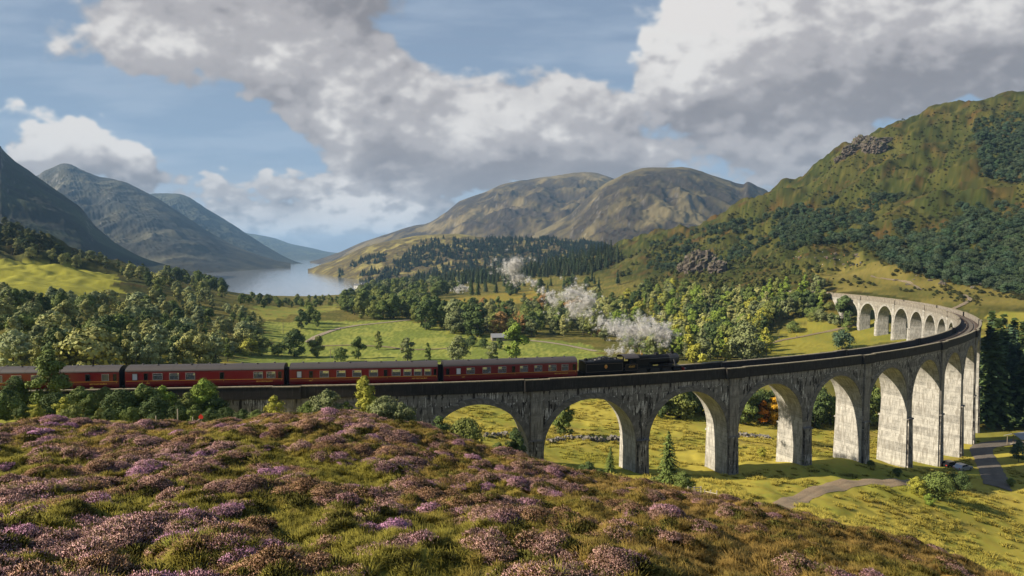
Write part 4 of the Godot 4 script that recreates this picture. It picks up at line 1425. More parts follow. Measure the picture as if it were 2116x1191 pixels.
		box(rod, Vector3(-2.7, 0.62, minf(0.92 * side, 0.98 * side)), Vector3(2.15, 0.76, maxf(0.92 * side, 0.98 * side)))
		put("coupling_rod", done(rod), M.steel, c)
		var rod2 := begin()
		box(rod2, Vector3(-0.3, 0.66, minf(1.02 * side, 1.08 * side)), Vector3(3.1, 0.80, maxf(1.02 * side, 1.08 * side)), Transform3D(Basis(Vector3.BACK, 0.06), Vector3.ZERO))
		put("connecting_rod", done(rod2), M.steel, c)
	# cab
	var cab := begin()
	for side in [1.0, -1.0]:
		var a := minf(1.28 * side, 1.34 * side); var b := maxf(1.28 * side, 1.34 * side)
		box(cab, Vector3(-6.0, 1.3, a), Vector3(-3.6, 2.42, b))
		box(cab, Vector3(-3.98, 2.42, a), Vector3(-3.6, 3.3, b))
		box(cab, Vector3(-4.92, 2.42, a), Vector3(-4.72, 3.3, b))
		box(cab, Vector3(-6.0, 3.18, a), Vector3(-4.92, 3.3, b))
		box(cab, Vector3(-4.72, 3.18, a), Vector3(-3.98, 3.3, b))
	box(cab, Vector3(-3.66, 1.3, -1.28), Vector3(-3.6, 3.3, 1.28))
	box(cab, Vector3(-6.0, 1.2, -1.28), Vector3(-3.6, 1.3, 1.28))
	var cb := put("cab", done(cab), M.engine_black, c)
	var rf := begin()
	for k in 10:
		var a0 := PI * (0.12 + 0.76 * k / 10.0); var a1 := PI * (0.12 + 0.76 * (k + 1) / 10.0)
		var p0 := Vector2(-cos(a0) * 1.50, 3.05 + sin(a0) * 0.75); var p1 := Vector2(-cos(a1) * 1.50, 3.05 + sin(a1) * 0.75)
		prism(rf, [p0 - Vector2(0, 0.05), p0, p1, p1 - Vector2(0, 0.05)], 3.45, 6.1, Transform3D(Basis(Vector3(0, 0, 1), Vector3.UP, Vector3(-1, 0, 0)), Vector3.ZERO))
	put("cab_roof", done(rf), M.roof_grey, cb)
	var ln := begin()
	for q in [[-5.9, -3.75, 1.42, 1.45], [-5.9, -3.75, 2.30, 2.33], [-5.9, -5.87, 1.45, 2.30], [-3.78, -3.75, 1.45, 2.30]]: box(ln, Vector3(q[0], q[2], 1.34), Vector3(q[1], q[3], 1.347))
	put("lining", done(ln), M.lining, cb)
	letters(cb, "45407", Vector3(-4.8, 1.98, 1.345), 0.30, M.gold)
	# front
	var bb := begin()
	box(bb, Vector3(5.0, 0.85, -1.25), Vector3(5.12, 1.35, 1.25))
	put("buffer_beam", done(bb), M.red_paint, c)
	for z in [-0.87, 0.87]:
		var bf := begin()
		tube(bf, [Vector3(5.12, 1.06, z), Vector3(5.5, 1.06, z), Vector3(5.5, 1.06, z), Vector3(5.58, 1.06, z)], [0.12, 0.1, 0.23, 0.23], 12)
		put("buffer", done(bf), M.steel, c)
	var fr := begin()
	box(fr, Vector3(-6.0, 0.9, -0.62), Vector3(5.0, 1.55, 0.62))
	put("frame", done(fr), M.engine_black, c)

func build_steam() -> void:
	var r := RandomNumberGenerator.new()
	r.seed = 19
	# billows: column, row, metres ahead, radius in metres, puffs, thick or thin
	var near := [[1378, 694, 106, 1.3, 9, 0], [1360, 682, 107, 2.0, 12, 0], [1335, 676, 109, 2.2, 14, 0], [1305, 684, 111, 2.0, 12, 0], [1280, 680, 113, 1.8, 10, 0], [1258, 672, 115, 1.4, 7, 1], [1322, 700, 112, 2.0, 7, 1], [1375, 712, 107, 1.0, 6, 1], [1290, 700, 114, 1.7, 5, 1]]
	var second := [[1215, 622, 135, 2.3, 12, 0], [1190, 640, 136, 2.0, 10, 0], [1180, 608, 138, 2.2, 12, 0], [1145, 622, 140, 1.8, 9, 1], [1200, 600, 138, 1.4, 6, 1], [1138, 610, 142, 1.2, 6, 1], [1215, 650, 133, 1.6, 5, 1], [1240, 660, 126, 1.2, 4, 1]]
	var third := [[1062, 550, 175, 3.0, 14, 0], [1050, 560, 176, 2.4, 9, 1], [1075, 572, 175, 1.9, 8, 0], [1062, 580, 175, 1.4, 5, 1], [1103, 585, 168, 1.2, 6, 1]]
	second.append_array([[1238, 668, 124, 1.3, 5, 1], [1120, 600, 150, 1.2, 4, 1], [1090, 578, 166, 1.1, 4, 1]])
	var low := [[1262, 727, 112, 0.7, 8, 1], [1285, 726, 110, 0.8, 8, 1], [1303, 728, 108, 0.6, 5, 1]]
	var far := [[960, 596, 640, 5.0, 8, 1], [945, 600, 640, 3.5, 5, 1]]
	var all := [[near, "thick white billow of steam just above and behind the engine's chimney"], [second, "broken white cloud of steam drifting over the wood behind the train"], [third, "small round puff of white steam drifting highest and farthest from the engine"], [low, "thin flat wisp of steam low behind the tender"], [far, "faint blue smoke hanging over trees near the loch"]]
	for a in all:
		var first: Array = a[0][0]
		var t := thing("steam_plume", a[1], "steam", spot(first[0], first[1], first[2]), 0.0, "steam and smoke from the engine" if a[0] != far else "")
		t.set_meta("kind", "stuff")
		# drops of condensed steam: billows thick in the middle and torn at the rim
		var L := Leaves.new()
		for b in a[0]:
			var c := spot(b[0], b[1], b[2]) - t.position
			var count := int(b[4] * 2.2)
			for k in count + int(count * 0.8):
				var rim := k >= count
				var e: float = b[3] * r.randf_range(0.22, 0.55) * (0.8 if rim else 1.0)
				var o: Vector3 = c + Vector3(r.randfn() * 0.46, r.randfn() * 0.36, r.randfn() * 0.42) * b[3]
				if rim: o = c + Vector3(r.randfn() * 0.85 - 0.25, r.randfn() * 0.62 + 0.15, r.randfn() * 0.6) * b[3]
				var drops := (70 if rim else 260) if b[5] == 1 else (170 if rim else 700)
				var size := 0.058 * pow(float(b[2]) / 110.0, 0.9)
				for q in drops:
					var u := rand_dir(r)
					var p: Vector3 = o + u * e * absf(r.randfn()) * 0.62
					var x := rand_dir(r)
					var y := x.cross(rand_dir(r)).normalized()
					var g := size * r.randf_range(0.6, 1.3)
					L.add(p, x * g * 0.5, y * g * 0.5, (u * 0.6 + rand_dir(r)).normalized(), Color.WHITE)
		put("vapour", L.mesh(), M.steam, t, "stuff")

func make_more_materials() -> void:
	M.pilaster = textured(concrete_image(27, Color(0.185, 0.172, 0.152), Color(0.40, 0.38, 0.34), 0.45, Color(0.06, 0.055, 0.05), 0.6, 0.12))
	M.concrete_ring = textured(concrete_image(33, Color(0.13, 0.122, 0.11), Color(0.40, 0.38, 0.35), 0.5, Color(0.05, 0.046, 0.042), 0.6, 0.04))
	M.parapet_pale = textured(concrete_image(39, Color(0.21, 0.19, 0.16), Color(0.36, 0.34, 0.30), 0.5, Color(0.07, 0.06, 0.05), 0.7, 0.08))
	M.maroon = mat(Color(0.15, 0.006, 0.011), 0.28)
	M.maroon.clearcoat_enabled = true
	M.maroon.clearcoat = 0.4
	M.maroon.clearcoat_roughness = 0.15
	M.black_paint = mat(Color(0.012, 0.012, 0.013), 0.6)
	M.engine_black = mat(Color(0.006, 0.006, 0.007), 0.5)
	M.engine_black.metallic_specular = 0.3
	M.smokebox = mat(Color(0.022, 0.022, 0.024), 0.6)
	M.rubber = mat(Color(0.015, 0.014, 0.014), 0.9)
	M.roof_grey = mat(Color(0.040, 0.034, 0.034), 0.7)
	M.gold = mat(Color(0.62, 0.34, 0.04), 0.45)
	M.yellow = mat(Color(0.75, 0.48, 0.05), 0.5)
	M.lining = mat(Color(0.16, 0.12, 0.09), 0.5)
	M.brass = mat(Color(0.5, 0.33, 0.1), 0.35, 0.9)
	M.steel = mat(Color(0.22, 0.21, 0.2), 0.4, 0.8)
	M.wheel = mat(Color(0.02, 0.019, 0.018), 0.5)
	M.steam = mat(Color(0.95, 0.95, 0.96), 1.0)
	M.steam.metallic_specular = 0.0
	M.steam.backlight_enabled = true
	M.steam.backlight = Color(0.9, 0.9, 0.9)
	M.coal = mat(Color(0.014, 0.014, 0.015), 0.45)
	M.red_paint = mat(Color(0.45, 0.02, 0.015), 0.4)
	M.frame_alu = mat(Color(0.30, 0.27, 0.25), 0.5)
	M.dark_inside = mat(Color(0.03, 0.022, 0.018), 0.9)
	M.seat_cloth = mat(Color(0.05, 0.03, 0.03), 0.95)
	var g := StandardMaterial3D.new()
	g.albedo_color = Color(0.75, 0.78, 0.78, 0.12)
	g.transparency = BaseMaterial3D.TRANSPARENCY_ALPHA
	g.roughness = 0.03
	g.cull_mode = BaseMaterial3D.CULL_DISABLED
	M.glass = g
	M.frosted = mat(Color(0.62, 0.63, 0.62), 0.5)
	M.dark_glass = mat(Color(0.012, 0.013, 0.014), 0.08)
	make_plant_materials()

# ---------------------------------------------------------------- trees and bushes
var crowns := {}
var trunks := {}

func leaf_mat(c: Color, back := 0.35) -> StandardMaterial3D:
	# c is what a leaf of full vertex tone has
	var m := mat(c, 0.75, 0.0, true)
	m.metallic_specular = 0.25
	m.backlight_enabled = true
	m.backlight = Color(back, back, back * 0.6)
	return m

func make_plant_materials() -> void:
	M.leaf = {
		"dark green": leaf_mat(Color(0.091, 0.137, 0.048)), "green": leaf_mat(Color(0.156, 0.211, 0.059)), "olive green": leaf_mat(Color(0.213, 0.250, 0.071)),
		"grey green": leaf_mat(Color(0.211, 0.248, 0.113)), "pale olive": leaf_mat(Color(0.348, 0.366, 0.140)), "yellow green": leaf_mat(Color(0.366, 0.375, 0.065)), "golden yellow": leaf_mat(Color(0.62, 0.36, 0.03)),
		"blue green": leaf_mat(Color(0.083, 0.137, 0.084)), "russet": leaf_mat(Color(0.366, 0.229, 0.091)), "sage green": leaf_mat(Color(0.329, 0.384, 0.195)), "bright green": leaf_mat(Color(0.220, 0.311, 0.055)), "orange": leaf_mat(Color(0.60, 0.22, 0.02))}
	M.bark = mat(Color(0.075, 0.062, 0.05), 0.95)
	M.pale_bark = mat(Color(0.24, 0.22, 0.19), 0.9)
	M.blade = mat(Color.WHITE, 0.8, 0.0, true)
	M.blade.metallic_specular = 0.2
	M.blade.backlight_enabled = true
	M.blade.backlight = Color(0.4, 0.4, 0.25)
	M.sprig = mat(Color.WHITE, 0.9, 0.0, true)
	M.sprig.metallic_specular = 0.15
	M.sprig.backlight_enabled = true
	M.sprig.backlight = Color(0.25, 0.25, 0.25)

class Leaves:
	var v := PackedVector3Array()
	var n := PackedVector3Array()
	var c := PackedColorArray()
	var i := PackedInt32Array()
	func add(p: Vector3, u: Vector3, w: Vector3, nm: Vector3, tone: Color) -> void:
		var k := v.size()
		v.append(p - u - w * 0.35); v.append(p + w); v.append(p + u - w * 0.35); v.append(p - w * 1.1)
		for q in 4:
			n.append(nm); c.append(tone)
		for q in [0, 1, 3, 1, 2, 3]: i.append(k + q)
	func blade(a: Vector3, b: Vector3, tip: Vector3, side: Vector3, nm: Vector3, low: Color, high: Color) -> void:
		var k := v.size()
		v.append(a - side); v.append(a + side); v.append(b - side * 0.7); v.append(b + side * 0.7); v.append(tip)
		for q in 5: n.append(nm)
		c.append(low); c.append(low); c.append(low.lerp(high, 0.6)); c.append(low.lerp(high, 0.6)); c.append(high)
		for q in [0, 2, 1, 1, 2, 3, 2, 4, 3]: i.append(k + q)
	func mesh() -> ArrayMesh:
		var a := []
		a.resize(Mesh.ARRAY_MAX)
		a[Mesh.ARRAY_VERTEX] = v; a[Mesh.ARRAY_NORMAL] = n; a[Mesh.ARRAY_COLOR] = c; a[Mesh.ARRAY_INDEX] = i
		var m := ArrayMesh.new()
		m.add_surface_from_arrays(Mesh.PRIMITIVE_TRIANGLES, a)
		return m

func rand_dir(r: RandomNumberGenerator) -> Vector3:
	return Vector3(r.randfn(), r.randfn(), r.randfn()).normalized()

func lobed_crown(seed_at: int, tall: float, wide: float, low: float, lobes: int, leaves: int, size: float, taper := 0.0) -> ArrayMesh:
	# clumps of leaves spread through the crown's volume, each clump with a tone of its own
	var r := RandomNumberGenerator.new()
	r.seed = seed_at
	var L := Leaves.new()
	var per := leaves / lobes
	for k in lobes:
		var h := pow(r.randf(), 0.85)
		var y := lerpf(low, tall * 0.93, h)
		var belly := sin(clampf((h * 0.86 + 0.14), 0.0, 1.0) * PI) * (1.0 - taper * h)
		belly = pow(maxf(belly, 0.05), 0.7)
		var a := r.randf() * TAU
		var d := sqrt(r.randf()) * wide * 0.42 * belly
		var rad := wide * r.randf_range(0.13, 0.24) * (0.6 + 0.4 * belly)
		var c := Vector3(cos(a) * d, y, sin(a) * d)
		var tone := r.randf_range(0.62, 1.0)
		for q in per:
			var u := rand_dir(r)
			if u.y < -0.2 and r.randf() < 0.5: u.y = -u.y
			var p := c + u * rad * Vector3(1.0, 0.82, 1.0) * pow(r.randf(), 0.36) * r.randf_range(0.85, 1.12)
			var out := (p - Vector3(0, lerpf(low, tall, 0.45), 0)).normalized()
			var nm := (u * 0.7 + out * 0.4 + rand_dir(r) * 0.55).normalized()
			var e := rand_dir(r)
			var f := e.cross(nm).normalized()
			e = nm.cross(f)
			var g := size * r.randf_range(0.6, 1.35)
			var t := clampf(tone * r.randf_range(0.78, 1.14), 0.3, 1.0)
			L.add(p, f * g * 0.5, e * g * 0.62, nm, Color(t, t * r.randf_range(0.94, 1.0), t * r.randf_range(0.8, 1.0)))
	return L.mesh()

func conifer_crown(seed_at: int, tall: float, wide: float, low: float, whorls: int, size: float) -> ArrayMesh:
	var r := RandomNumberGenerator.new()
	r.seed = seed_at
	var L := Leaves.new()
	for k in whorls:
		var h := (k + r.randf() * 0.7) / whorls
		var y := lerpf(low, tall, h)
		var reach := wide * 0.5 * pow(1.0 - h, 0.8) * r.randf_range(0.75, 1.15) + 0.12
		var arms := int(lerpf(9, 4, h))
		for m in arms:
			var a := TAU * (m + r.randf() * 0.8) / arms + k * 0.7
			var len := reach * r.randf_range(0.65, 1.15)
			var dir := Vector3(cos(a), 0, sin(a))
			var steps := maxi(2, int(len / (size * 0.42)))
			var tone := r.randf_range(0.62, 1.0)
			for q in steps:
				var f := (q + 0.5) / steps
				var p := Vector3(0, y, 0) + dir * len * f + Vector3(0, 0.25 * size - len * f * f * 0.32 + 0.1 * sin(f * 3.0), 0)
				for w in 2:
					var nm := (Vector3.UP * 0.6 + dir * 0.6 + rand_dir(r) * 0.5).normalized()
					var side := dir.cross(Vector3.UP).rotated(dir, r.randf_range(-0.6, 0.6))
					var g := size * r.randf_range(0.7, 1.3) * (1.15 - 0.5 * f)
					var t := clampf(tone * r.randf_range(0.8, 1.15), 0.3, 1.0)
					L.add(p + rand_dir(r) * size * 0.25, side * g * 0.55, (dir + Vector3(0, r.randf_range(-0.5, 0.15), 0)).normalized() * g * 0.6, nm, Color(t, t, t * r.randf_range(0.85, 1.0)))
	return L.mesh()

func trunk_mesh(seed_at: int, tall: float, thick: float, limbs: int, spread: float, low: float) -> ArrayMesh:
	var r := RandomNumberGenerator.new()
	r.seed = seed_at
	var st := begin()
	var path := []
	var rad := []
	for k in 6:
		var h := k / 5.0
		path.append(Vector3(r.randfn() * 0.05 * tall * h * 0.6, -0.4 + (tall + 0.4) * h, r.randfn() * 0.05 * tall * h * 0.6))
		rad.append(thick * (1.25 if k == 0 else 1.0 - 0.82 * h))
	tube(st, path, rad, 6)
	for k in limbs:
		var h := lerpf(low, 0.85, (k + r.randf()) / limbs)
		var p: Vector3 = (path[int(h * 5)] as Vector3).lerp(path[mini(int(h * 5) + 1, 5)], h * 5 - int(h * 5))
		var a := r.randf() * TAU
		var q := p + Vector3(cos(a), r.randf_range(0.5, 1.1), sin(a)) * spread * r.randf_range(0.5, 1.0) * (1.1 - h * 0.6)
		tube(st, [p, p.lerp(q, 0.5) + Vector3(0, -0.06 * spread, 0), q], [thick * 0.42 * (1.1 - h), thick * 0.26 * (1.1 - h), thick * 0.06], 4)
	return done(st)

func make_tree_shapes() -> void:
	# all stand 10 m tall; bushes 5 m
	for k in 5:
		crowns["broad%d" % k] = lobed_crown(100 + k, 10.0, [8.6, 7.4, 9.4, 6.6, 8.0][k], [0.5, 0.9, 0.3, 0.8, 0.3][k], [34, 30, 40, 28, 34][k], 3600, 0.44)
		trunks["broad%d" % k] = trunk_mesh(200 + k, 7.6, 0.24, 6, 3.0, 0.3)
	for k in 3:
		crowns["slim%d" % k] = lobed_crown(120 + k, 10.0, [4.6, 5.2, 3.9][k], [0.8, 0.4, 1.2][k], [26, 30, 24][k], 2600, 0.36, 0.45)
		trunks["slim%d" % k] = trunk_mesh(220 + k, 8.8, 0.15, 7, 1.6, 0.25)
	for k in 3:
		crowns["fir%d" % k] = conifer_crown(140 + k, 10.0, [4.2, 5.0, 3.6][k], [0.8, 0.5, 1.2][k], 26, 0.55)
		trunks["fir%d" % k] = trunk_mesh(240 + k, 9.6, 0.17, 0, 1.0, 0.3)
	for k in 3:
		crowns["bush%d" % k] = lobed_crown(160 + k, 5.0, [6.0, 5.2, 7.0][k], [0.35, 0.2, 0.3][k], [26, 22, 30][k], 2200, 0.30)
		trunks["bush%d" % k] = trunk_mesh(260 + k, 3.4, 0.10, 6, 1.9, 0.05)
	# fine-leaved ones for what stands near
	for k in 4:
		crowns["near_broad%d" % k] = lobed_crown(180 + k, 10.0, [7.0, 6.2, 8.0, 5.4][k], [0.8, 1.0, 0.6, 0.9][k], [52, 46, 60, 44][k], 9500, 0.25, 0.15)
		trunks["near_broad%d" % k] = trunk_mesh(280 + k, 8.2, 0.15, 14, 2.4, 0.12)
	for k in 3:
		crowns["near_bush%d" % k] = lobed_crown(190 + k, 5.0, [5.2, 4.2, 6.2][k], [0.2, 0.3, 0.15][k], [40, 34, 46][k], 6000, 0.20)
		trunks["near_bush%d" % k] = trunk_mesh(290 + k, 4.0, 0.075, 14, 1.7, 0.04)
	for k in 2:
		crowns["near_fir%d" % k] = conifer_crown(150 + k, 10.0, [5.6, 4.8][k], [0.4, 0.9][k], 44, 0.30)
		trunks["near_fir%d" % k] = trunk_mesh(250 + k, 9.7, 0.15, 0, 1.0, 0.3)

func tree(called: String, shape: String, tone: String, at: Vector3, tall: float, label: String, category: String, group := "", wide := 1.0, bark := "bark") -> Node3D:
	var t := thing(called, label, category, at, rng.randf() * TAU, group)
	var k := tall / (5.0 if "bush" in shape else 10.0)
	t.scale = Vector3(k * wide, k, k * wide)
	put("trunk", trunks[shape], M[bark], t)
	put("crown", crowns[shape], M.leaf[tone], t)
	return t

var planted := []
var cell_size := 12.0
var planted_cells := {}

func room_for(p: Vector3, gap: float) -> bool:
	var c := Vector2i(int(floor(p.x / cell_size)), int(floor(p.z / cell_size)))
	var n := int(ceil(gap / cell_size))
	for a in range(-n, n + 1):
		for b in range(-n, n + 1):
			for q in planted_cells.get(c + Vector2i(a, b), []):
				if Vector2(q.x - p.x, q.z - p.z).length() < gap: return false
	return true

func claim(p: Vector3) -> void:
	var c := Vector2i(int(floor(p.x / cell_size)), int(floor(p.z / cell_size)))
	if not planted_cells.has(c): planted_cells[c] = []
	planted_cells[c].append(p)

# a wood: its outline on the photograph where the trunks meet the ground, how many trees, the nearest that the ground may be,
# the shapes and tones of its trees, their height, the gap between them
func wood(outline: Array, count: int, from: float, shapes: Array, tones: Array, low: float, high: float, gap: float, called: String, category: String, where: String, group: String, seed_at: int) -> int:
	var r := RandomNumberGenerator.new()
	r.seed = seed_at
	var poly := PackedVector2Array()
	var lo := Vector2(1e9, 1e9)
	var hi := -lo
	for q in outline:
		poly.append(Vector2(q[0], q[1]))
		lo = lo.min(Vector2(q[0], q[1])); hi = hi.max(Vector2(q[0], q[1]))
	var made := 0
	var tries := 0
	while made < count and tries < count * 14:
		tries += 1
		var q := Vector2(r.randf_range(lo.x, hi.x), r.randf_range(lo.y, hi.y))
		if not Geometry2D.is_point_in_polygon(q, poly): continue
		var p := land_at(q.x, q.y, from)
		if p.y < 0.6: continue
		var so := track_near(p.x, p.z)
		if absf(so.y) < 6.0 and so.x > -160.0 and so.x < 520.0: continue
		var g := gap * r.randf_range(0.6, 1.2)
		if not room_for(p, g): continue
		claim(p)
		var shape: String = shapes[r.randi() % shapes.size()]
		var tone: String = tones[r.randi() % tones.size()]
		var tall := r.randf_range(low, high)
		var size := "tall" if tall > lerpf(low, high, 0.68) else ("low" if tall < lerpf(low, high, 0.3) else "middling")
		var form := "pointed" if "fir" in shape else ("slender" if "slim" in shape else ("bushy" if "bush" in shape else "rounded"))
		var fx := (q.x - lo.x) / (hi.x - lo.x)
		var fy := (q.y - lo.y) / (hi.y - lo.y)
		var place: String = ["back", "middle", "front"][clampi(int(fy * 3.0), 0, 2)] + " " + ["leftmost", "left", "centre", "right", "rightmost"][clampi(int(fx * 5.0), 0, 4)]
		tree(called, shape, tone, p, tall, "%s %s %s %s %s, %s" % [size, tone, form, category, where, place], category, group, r.randf_range(0.85, 1.15), "pale_bark" if "slim" in shape and r.randf() < 0.5 else "bark")
		made += 1
	return made

func mass(called: String, label: String, mesh: Mesh, m: Material, places: Array) -> void:
	# places: [Transform3D, Color]
	var mm := MultiMesh.new()
	mm.transform_format = MultiMesh.TRANSFORM_3D
	mm.use_colors = true
	mm.mesh = mesh
	mm.instance_count = places.size()
	for k in places.size():
		mm.set_instance_transform(k, places[k][0])
		mm.set_instance_color(k, places[k][1])
	var o := MultiMeshInstance3D.new()
	o.name = numbered(called)
	o.multimesh = mm
	o.material_override = m
	o.set_meta("kind", "stuff")
	o.set_meta("label", label)
	add_child(o)

func scatter(outline: Array, tries: int, from: float, gap: float, low: float, high: float, patchy: float, seed_at: int, tall_of := 10.0) -> Array:
	var r := RandomNumberGenerator.new()
	r.seed = seed_at
	var poly := PackedVector2Array()
	var lo := Vector2(1e9, 1e9)
	var hi := -lo
	for q in outline:
		poly.append(Vector2(q[0], q[1]))
		lo = lo.min(Vector2(q[0], q[1])); hi = hi.max(Vector2(q[0], q[1]))
	var out := []
	for k in tries:
		var q := Vector2(r.randf_range(lo.x, hi.x), r.randf_range(lo.y, hi.y))
		if not Geometry2D.is_point_in_polygon(q, poly): continue
		var p := land_at(q.x, q.y, from, 1500.0)
		if p.y < 1.0: continue
		if patchy > -1.0 and nz.get_noise_2d(p.x * 0.012 + seed_at, p.z * 0.012 + p.y * 0.01) + r.randf_range(-0.15, 0.15) < patchy: continue
		if not room_for(p, gap * r.randf_range(0.55, 1.2)): continue
		claim(p)
		var s := r.randf_range(low, high) / tall_of
		var w := s * r.randf_range(0.85, 1.2)
		var t := r.randf_range(0.7, 1.15)
		out.append([Transform3D(Basis(Vector3.UP, r.randf() * TAU).scaled(Vector3(w, s, w)), p - Vector3(0, 0.3, 0)), Color(t * r.randf_range(0.85, 1.15), t, t * r.randf_range(0.8, 1.1))])
	return out

func build_woods() -> void:
	make_tree_shapes()
	var broad := ["broad0", "broad1", "broad2", "broad3", "broad4"]
	var mixed := ["broad0", "broad1", "broad3", "broad4", "slim0", "slim1", "bush0"]
	# trees that stand alone in the meadows behind the train
	var alone := [
		[608, 738, 10.5, "broad0", "dark green", "large round dark green tree alone on the meadow behind the third coach"],
		[655, 738, 8.5, "broad4", "olive green", "broad olive tree just right of the large round meadow tree"],
		[740, 742, 8.2, "broad1", "green", "rounded tree on the near meadow above the second coach, right of two olive ones"],
		[782, 724, 8.0, "slim1", "olive green", "thin half bare tree on the meadow with the field seen through it"],
		[842, 746, 8.4, "broad3", "grey green", "grey green tree standing behind the gap of second and first coach"],
		[884, 748, 6.8, "slim0", "green", "small slim tree left of the big round pale tree behind the train"],
		[948, 748, 9.0, "broad2", "grey green", "wide pale round tree behind the left end of the nearest coach"],
		[1018, 747, 7.0, "broad3", "grey green", "small loose tree between the wide pale tree and the bright tree by the barn"],
		[1066, 742, 13.0, "broad1", "bright green", "tall bright green tree beside the grey barn roof"],
		[880, 682, 16.0, "broad0", "dark green", "largest very dark round tree at the wood's edge on the meadow"],
		[470, 748, 6.5, "slim0", "green", "small tree at the meadow's left end above the third coach"],
		[540, 735, 7.0, "bush1", "olive green", "bushy olive clump by the stream at the meadow's left edge"],
		[515, 735, 6.0, "bush0", "yellow green", "yellow green bush at the foot of the dark wood left of the meadow"],
		[575, 735, 4.5, "bush2", "green", "low bush left of the large round meadow tree"],
		[705, 748, 5.0, "bush0", "green", "low green bush behind the third coach's right end"],
		[640, 668, 11.0, "broad2", "green", "round green tree above the bend of the pale meadow track"],
		[622, 680, 10.0, "broad1", "dark green", "dark tree beside the pale meadow track's left end"],
		[655, 676, 9.0, "broad3", "green", "smaller green tree right of the two at the track's left end"],
		[1000, 720, 4.0, "bush0", "dark green", "dark hedge bush left of the grey barn"],
		[975, 716, 4.2, "bush2", "dark green", "dark hedge bush farther left of the grey barn"],
		[1030, 722, 4.0, "bush1", "dark green", "dark hedge bush in front of the grey barn"],
		[1250, 705, 8.0, "broad4", "grey green", "pale round tree behind the thin low steam"],
		[1452, 752, 12.0, "slim1", "grey green", "pale tree seen just past the front of the engine"],
		[1540, 750, 14.0, "broad2", "grey green", "big pale green tree close behind the empty parapet right of the engine"],
		[1500, 752, 9.0, "slim0", "yellow green", "yellowish young tree between two pale trees behind the parapet"],
		[1440, 758, 7.0, "bush1", "yellow green", "yellow green sapling behind the bare parapet right of the engine"],
		[1740, 722, 7.0, "bush2", "blue green", "low blue green bush on the slope inside the curve"],
		[1640, 688, 5.0, "bush2", "green", "flat dark bush above the footpath inside the curve"],
		[1745, 672, 13.0, "broad1", "dark green", "dark tree that hides the far arch of the viaduct"],
		[1690, 604, 10.0, "broad4", "grey green", "pale round tree above the far end of the line"],
		[1600, 880, 6.6, "broad3", "golden yellow", "golden yellow autumn tree seen through an arch"],
		[1578, 878, 5.6, "slim1", "orange", "orange autumn tree left of the golden one through the arch"],
		[1165, 903, 6.0, "broad3", "green", "lone round tree in the yellow field through the second arch"]]
	for a in alone:
		var p := land_at(a[0], a[1], 110.0)
		claim(p)
		tree("lone_tree" if not "bush" in a[3] else "shrub", a[3], a[4], p, a[2] * 1.25, a[5], "tree" if not "bush" in a[3] else "shrub")
	wood([[0, 625], [120, 622], [250, 628], [420, 618], [500, 650], [545, 690], [540, 722], [470, 742], [440, 760], [300, 772], [0, 774]], 245, 112.0, mixed, ["pale olive", "grey green", "sage green", "green", "pale olive", "dark green", "sage green"], 5.5, 10.5, 4.0, "willow_tree", "tree", "on the wooded bank beside the meadow", "trees on the wooded bank behind the train's tail", 1)
	wood([[20, 505], [110, 520], [230, 545], [300, 560], [420, 595], [470, 618], [330, 608], [215, 562], [60, 540]], 46, 380.0, mixed, ["olive green", "dark green", "grey green", "pale olive"], 6.0, 11.0, 8.0, "willow_tree", "tree", "behind the yellow pasture", "trees behind the yellow pasture", 2)
	wood([[340, 572], [440, 570], [468, 605], [470, 614], [400, 612], [350, 600]], 30, 600.0, broad, ["green", "grey green", "dark green"], 11.0, 17.0, 12.0, "broadleaf_tree", "tree", "on the wooded point by the loch", "trees on the point by the loch", 3)
	wood([[470, 626], [720, 620], [715, 636], [560, 640], [480, 638]], 38, 480.0, broad, ["dark green", "green", "olive green"], 6.0, 9.5, 11.0, "deciduous_tree", "tree", "in the belt along the near shore", "trees along the near shore of the loch", 4)
	wood([[700, 640], [760, 600], [860, 590], [960, 602], [900, 618], [870, 640], [960, 668], [1000, 700], [930, 690], [860, 665], [720, 660]], 150, 330.0, broad, ["green", "dark green", "olive green", "green", "grey green"], 12.0, 20.0, 6.0, "broadleaf_tree", "tree", "in the valley wood", "trees of the valley wood", 5)
	wood([[900, 648], [1040, 632], [1240, 622], [1290, 660], [1250, 700], [1100, 700], [990, 695]], 130, 300.0, mixed, ["olive green", "green", "russet", "pale olive", "grey green", "dark green"], 9.0, 15.0, 5.0, "deciduous_tree", "tree", "in the mixed wood behind the barn", "trees of the mixed wood behind the steam", 6)
	wood([[1250, 640], [1330, 600], [1500, 615], [1690, 615], [1715, 640], [1640, 660], [1570, 700], [1590, 742], [1400, 752], [1290, 735], [1270, 690]], 280, 240.0, ["broad0", "broad1", "broad3", "slim0", "slim1", "slim2", "broad4"], ["grey green", "olive green", "yellow green", "green", "pale olive", "bright green", "dark green"], 8.5, 15.5, 4.8, "birch_tree", "tree", "in the pale wood by the steam", "trees of the pale wood inside the curve", 7)
	wood([[1350, 852], [1470, 850], [1490, 862], [1360, 866]], 10, 120.0, broad, ["green", "dark green", "olive green"], 7.0, 10.0, 3.5, "broadleaf_tree", "tree", "seen through the third arch from the hill", "trees seen through the arches", 8)
	wood([[1530, 868], [1660, 862], [1830, 862], [1830, 880], [1660, 885], [1535, 880]], 24, 120.0, ["broad0", "broad1", "broad4", "slim0"], ["dark green", "green", "green", "bright green"], 8.0, 13.0, 3.5, "broadleaf_tree", "tree", "in the dark clump behind the viaduct's piers", "trees seen through the arches", 9)
	wood([[2025, 820], [2116, 800], [2200, 850], [2116, 885], [2030, 885]], 40, 150.0, ["fir0", "fir1", "fir2", "fir1"], ["dark green", "blue green", "dark green"], 20.0, 31.0, 4.5, "conifer_tree", "tree", "in the dark stand by the last pier", "dark trees beyond the viaduct's bend", 10)  # all dark conifers, so that the viaduct's shadow is put into their colour
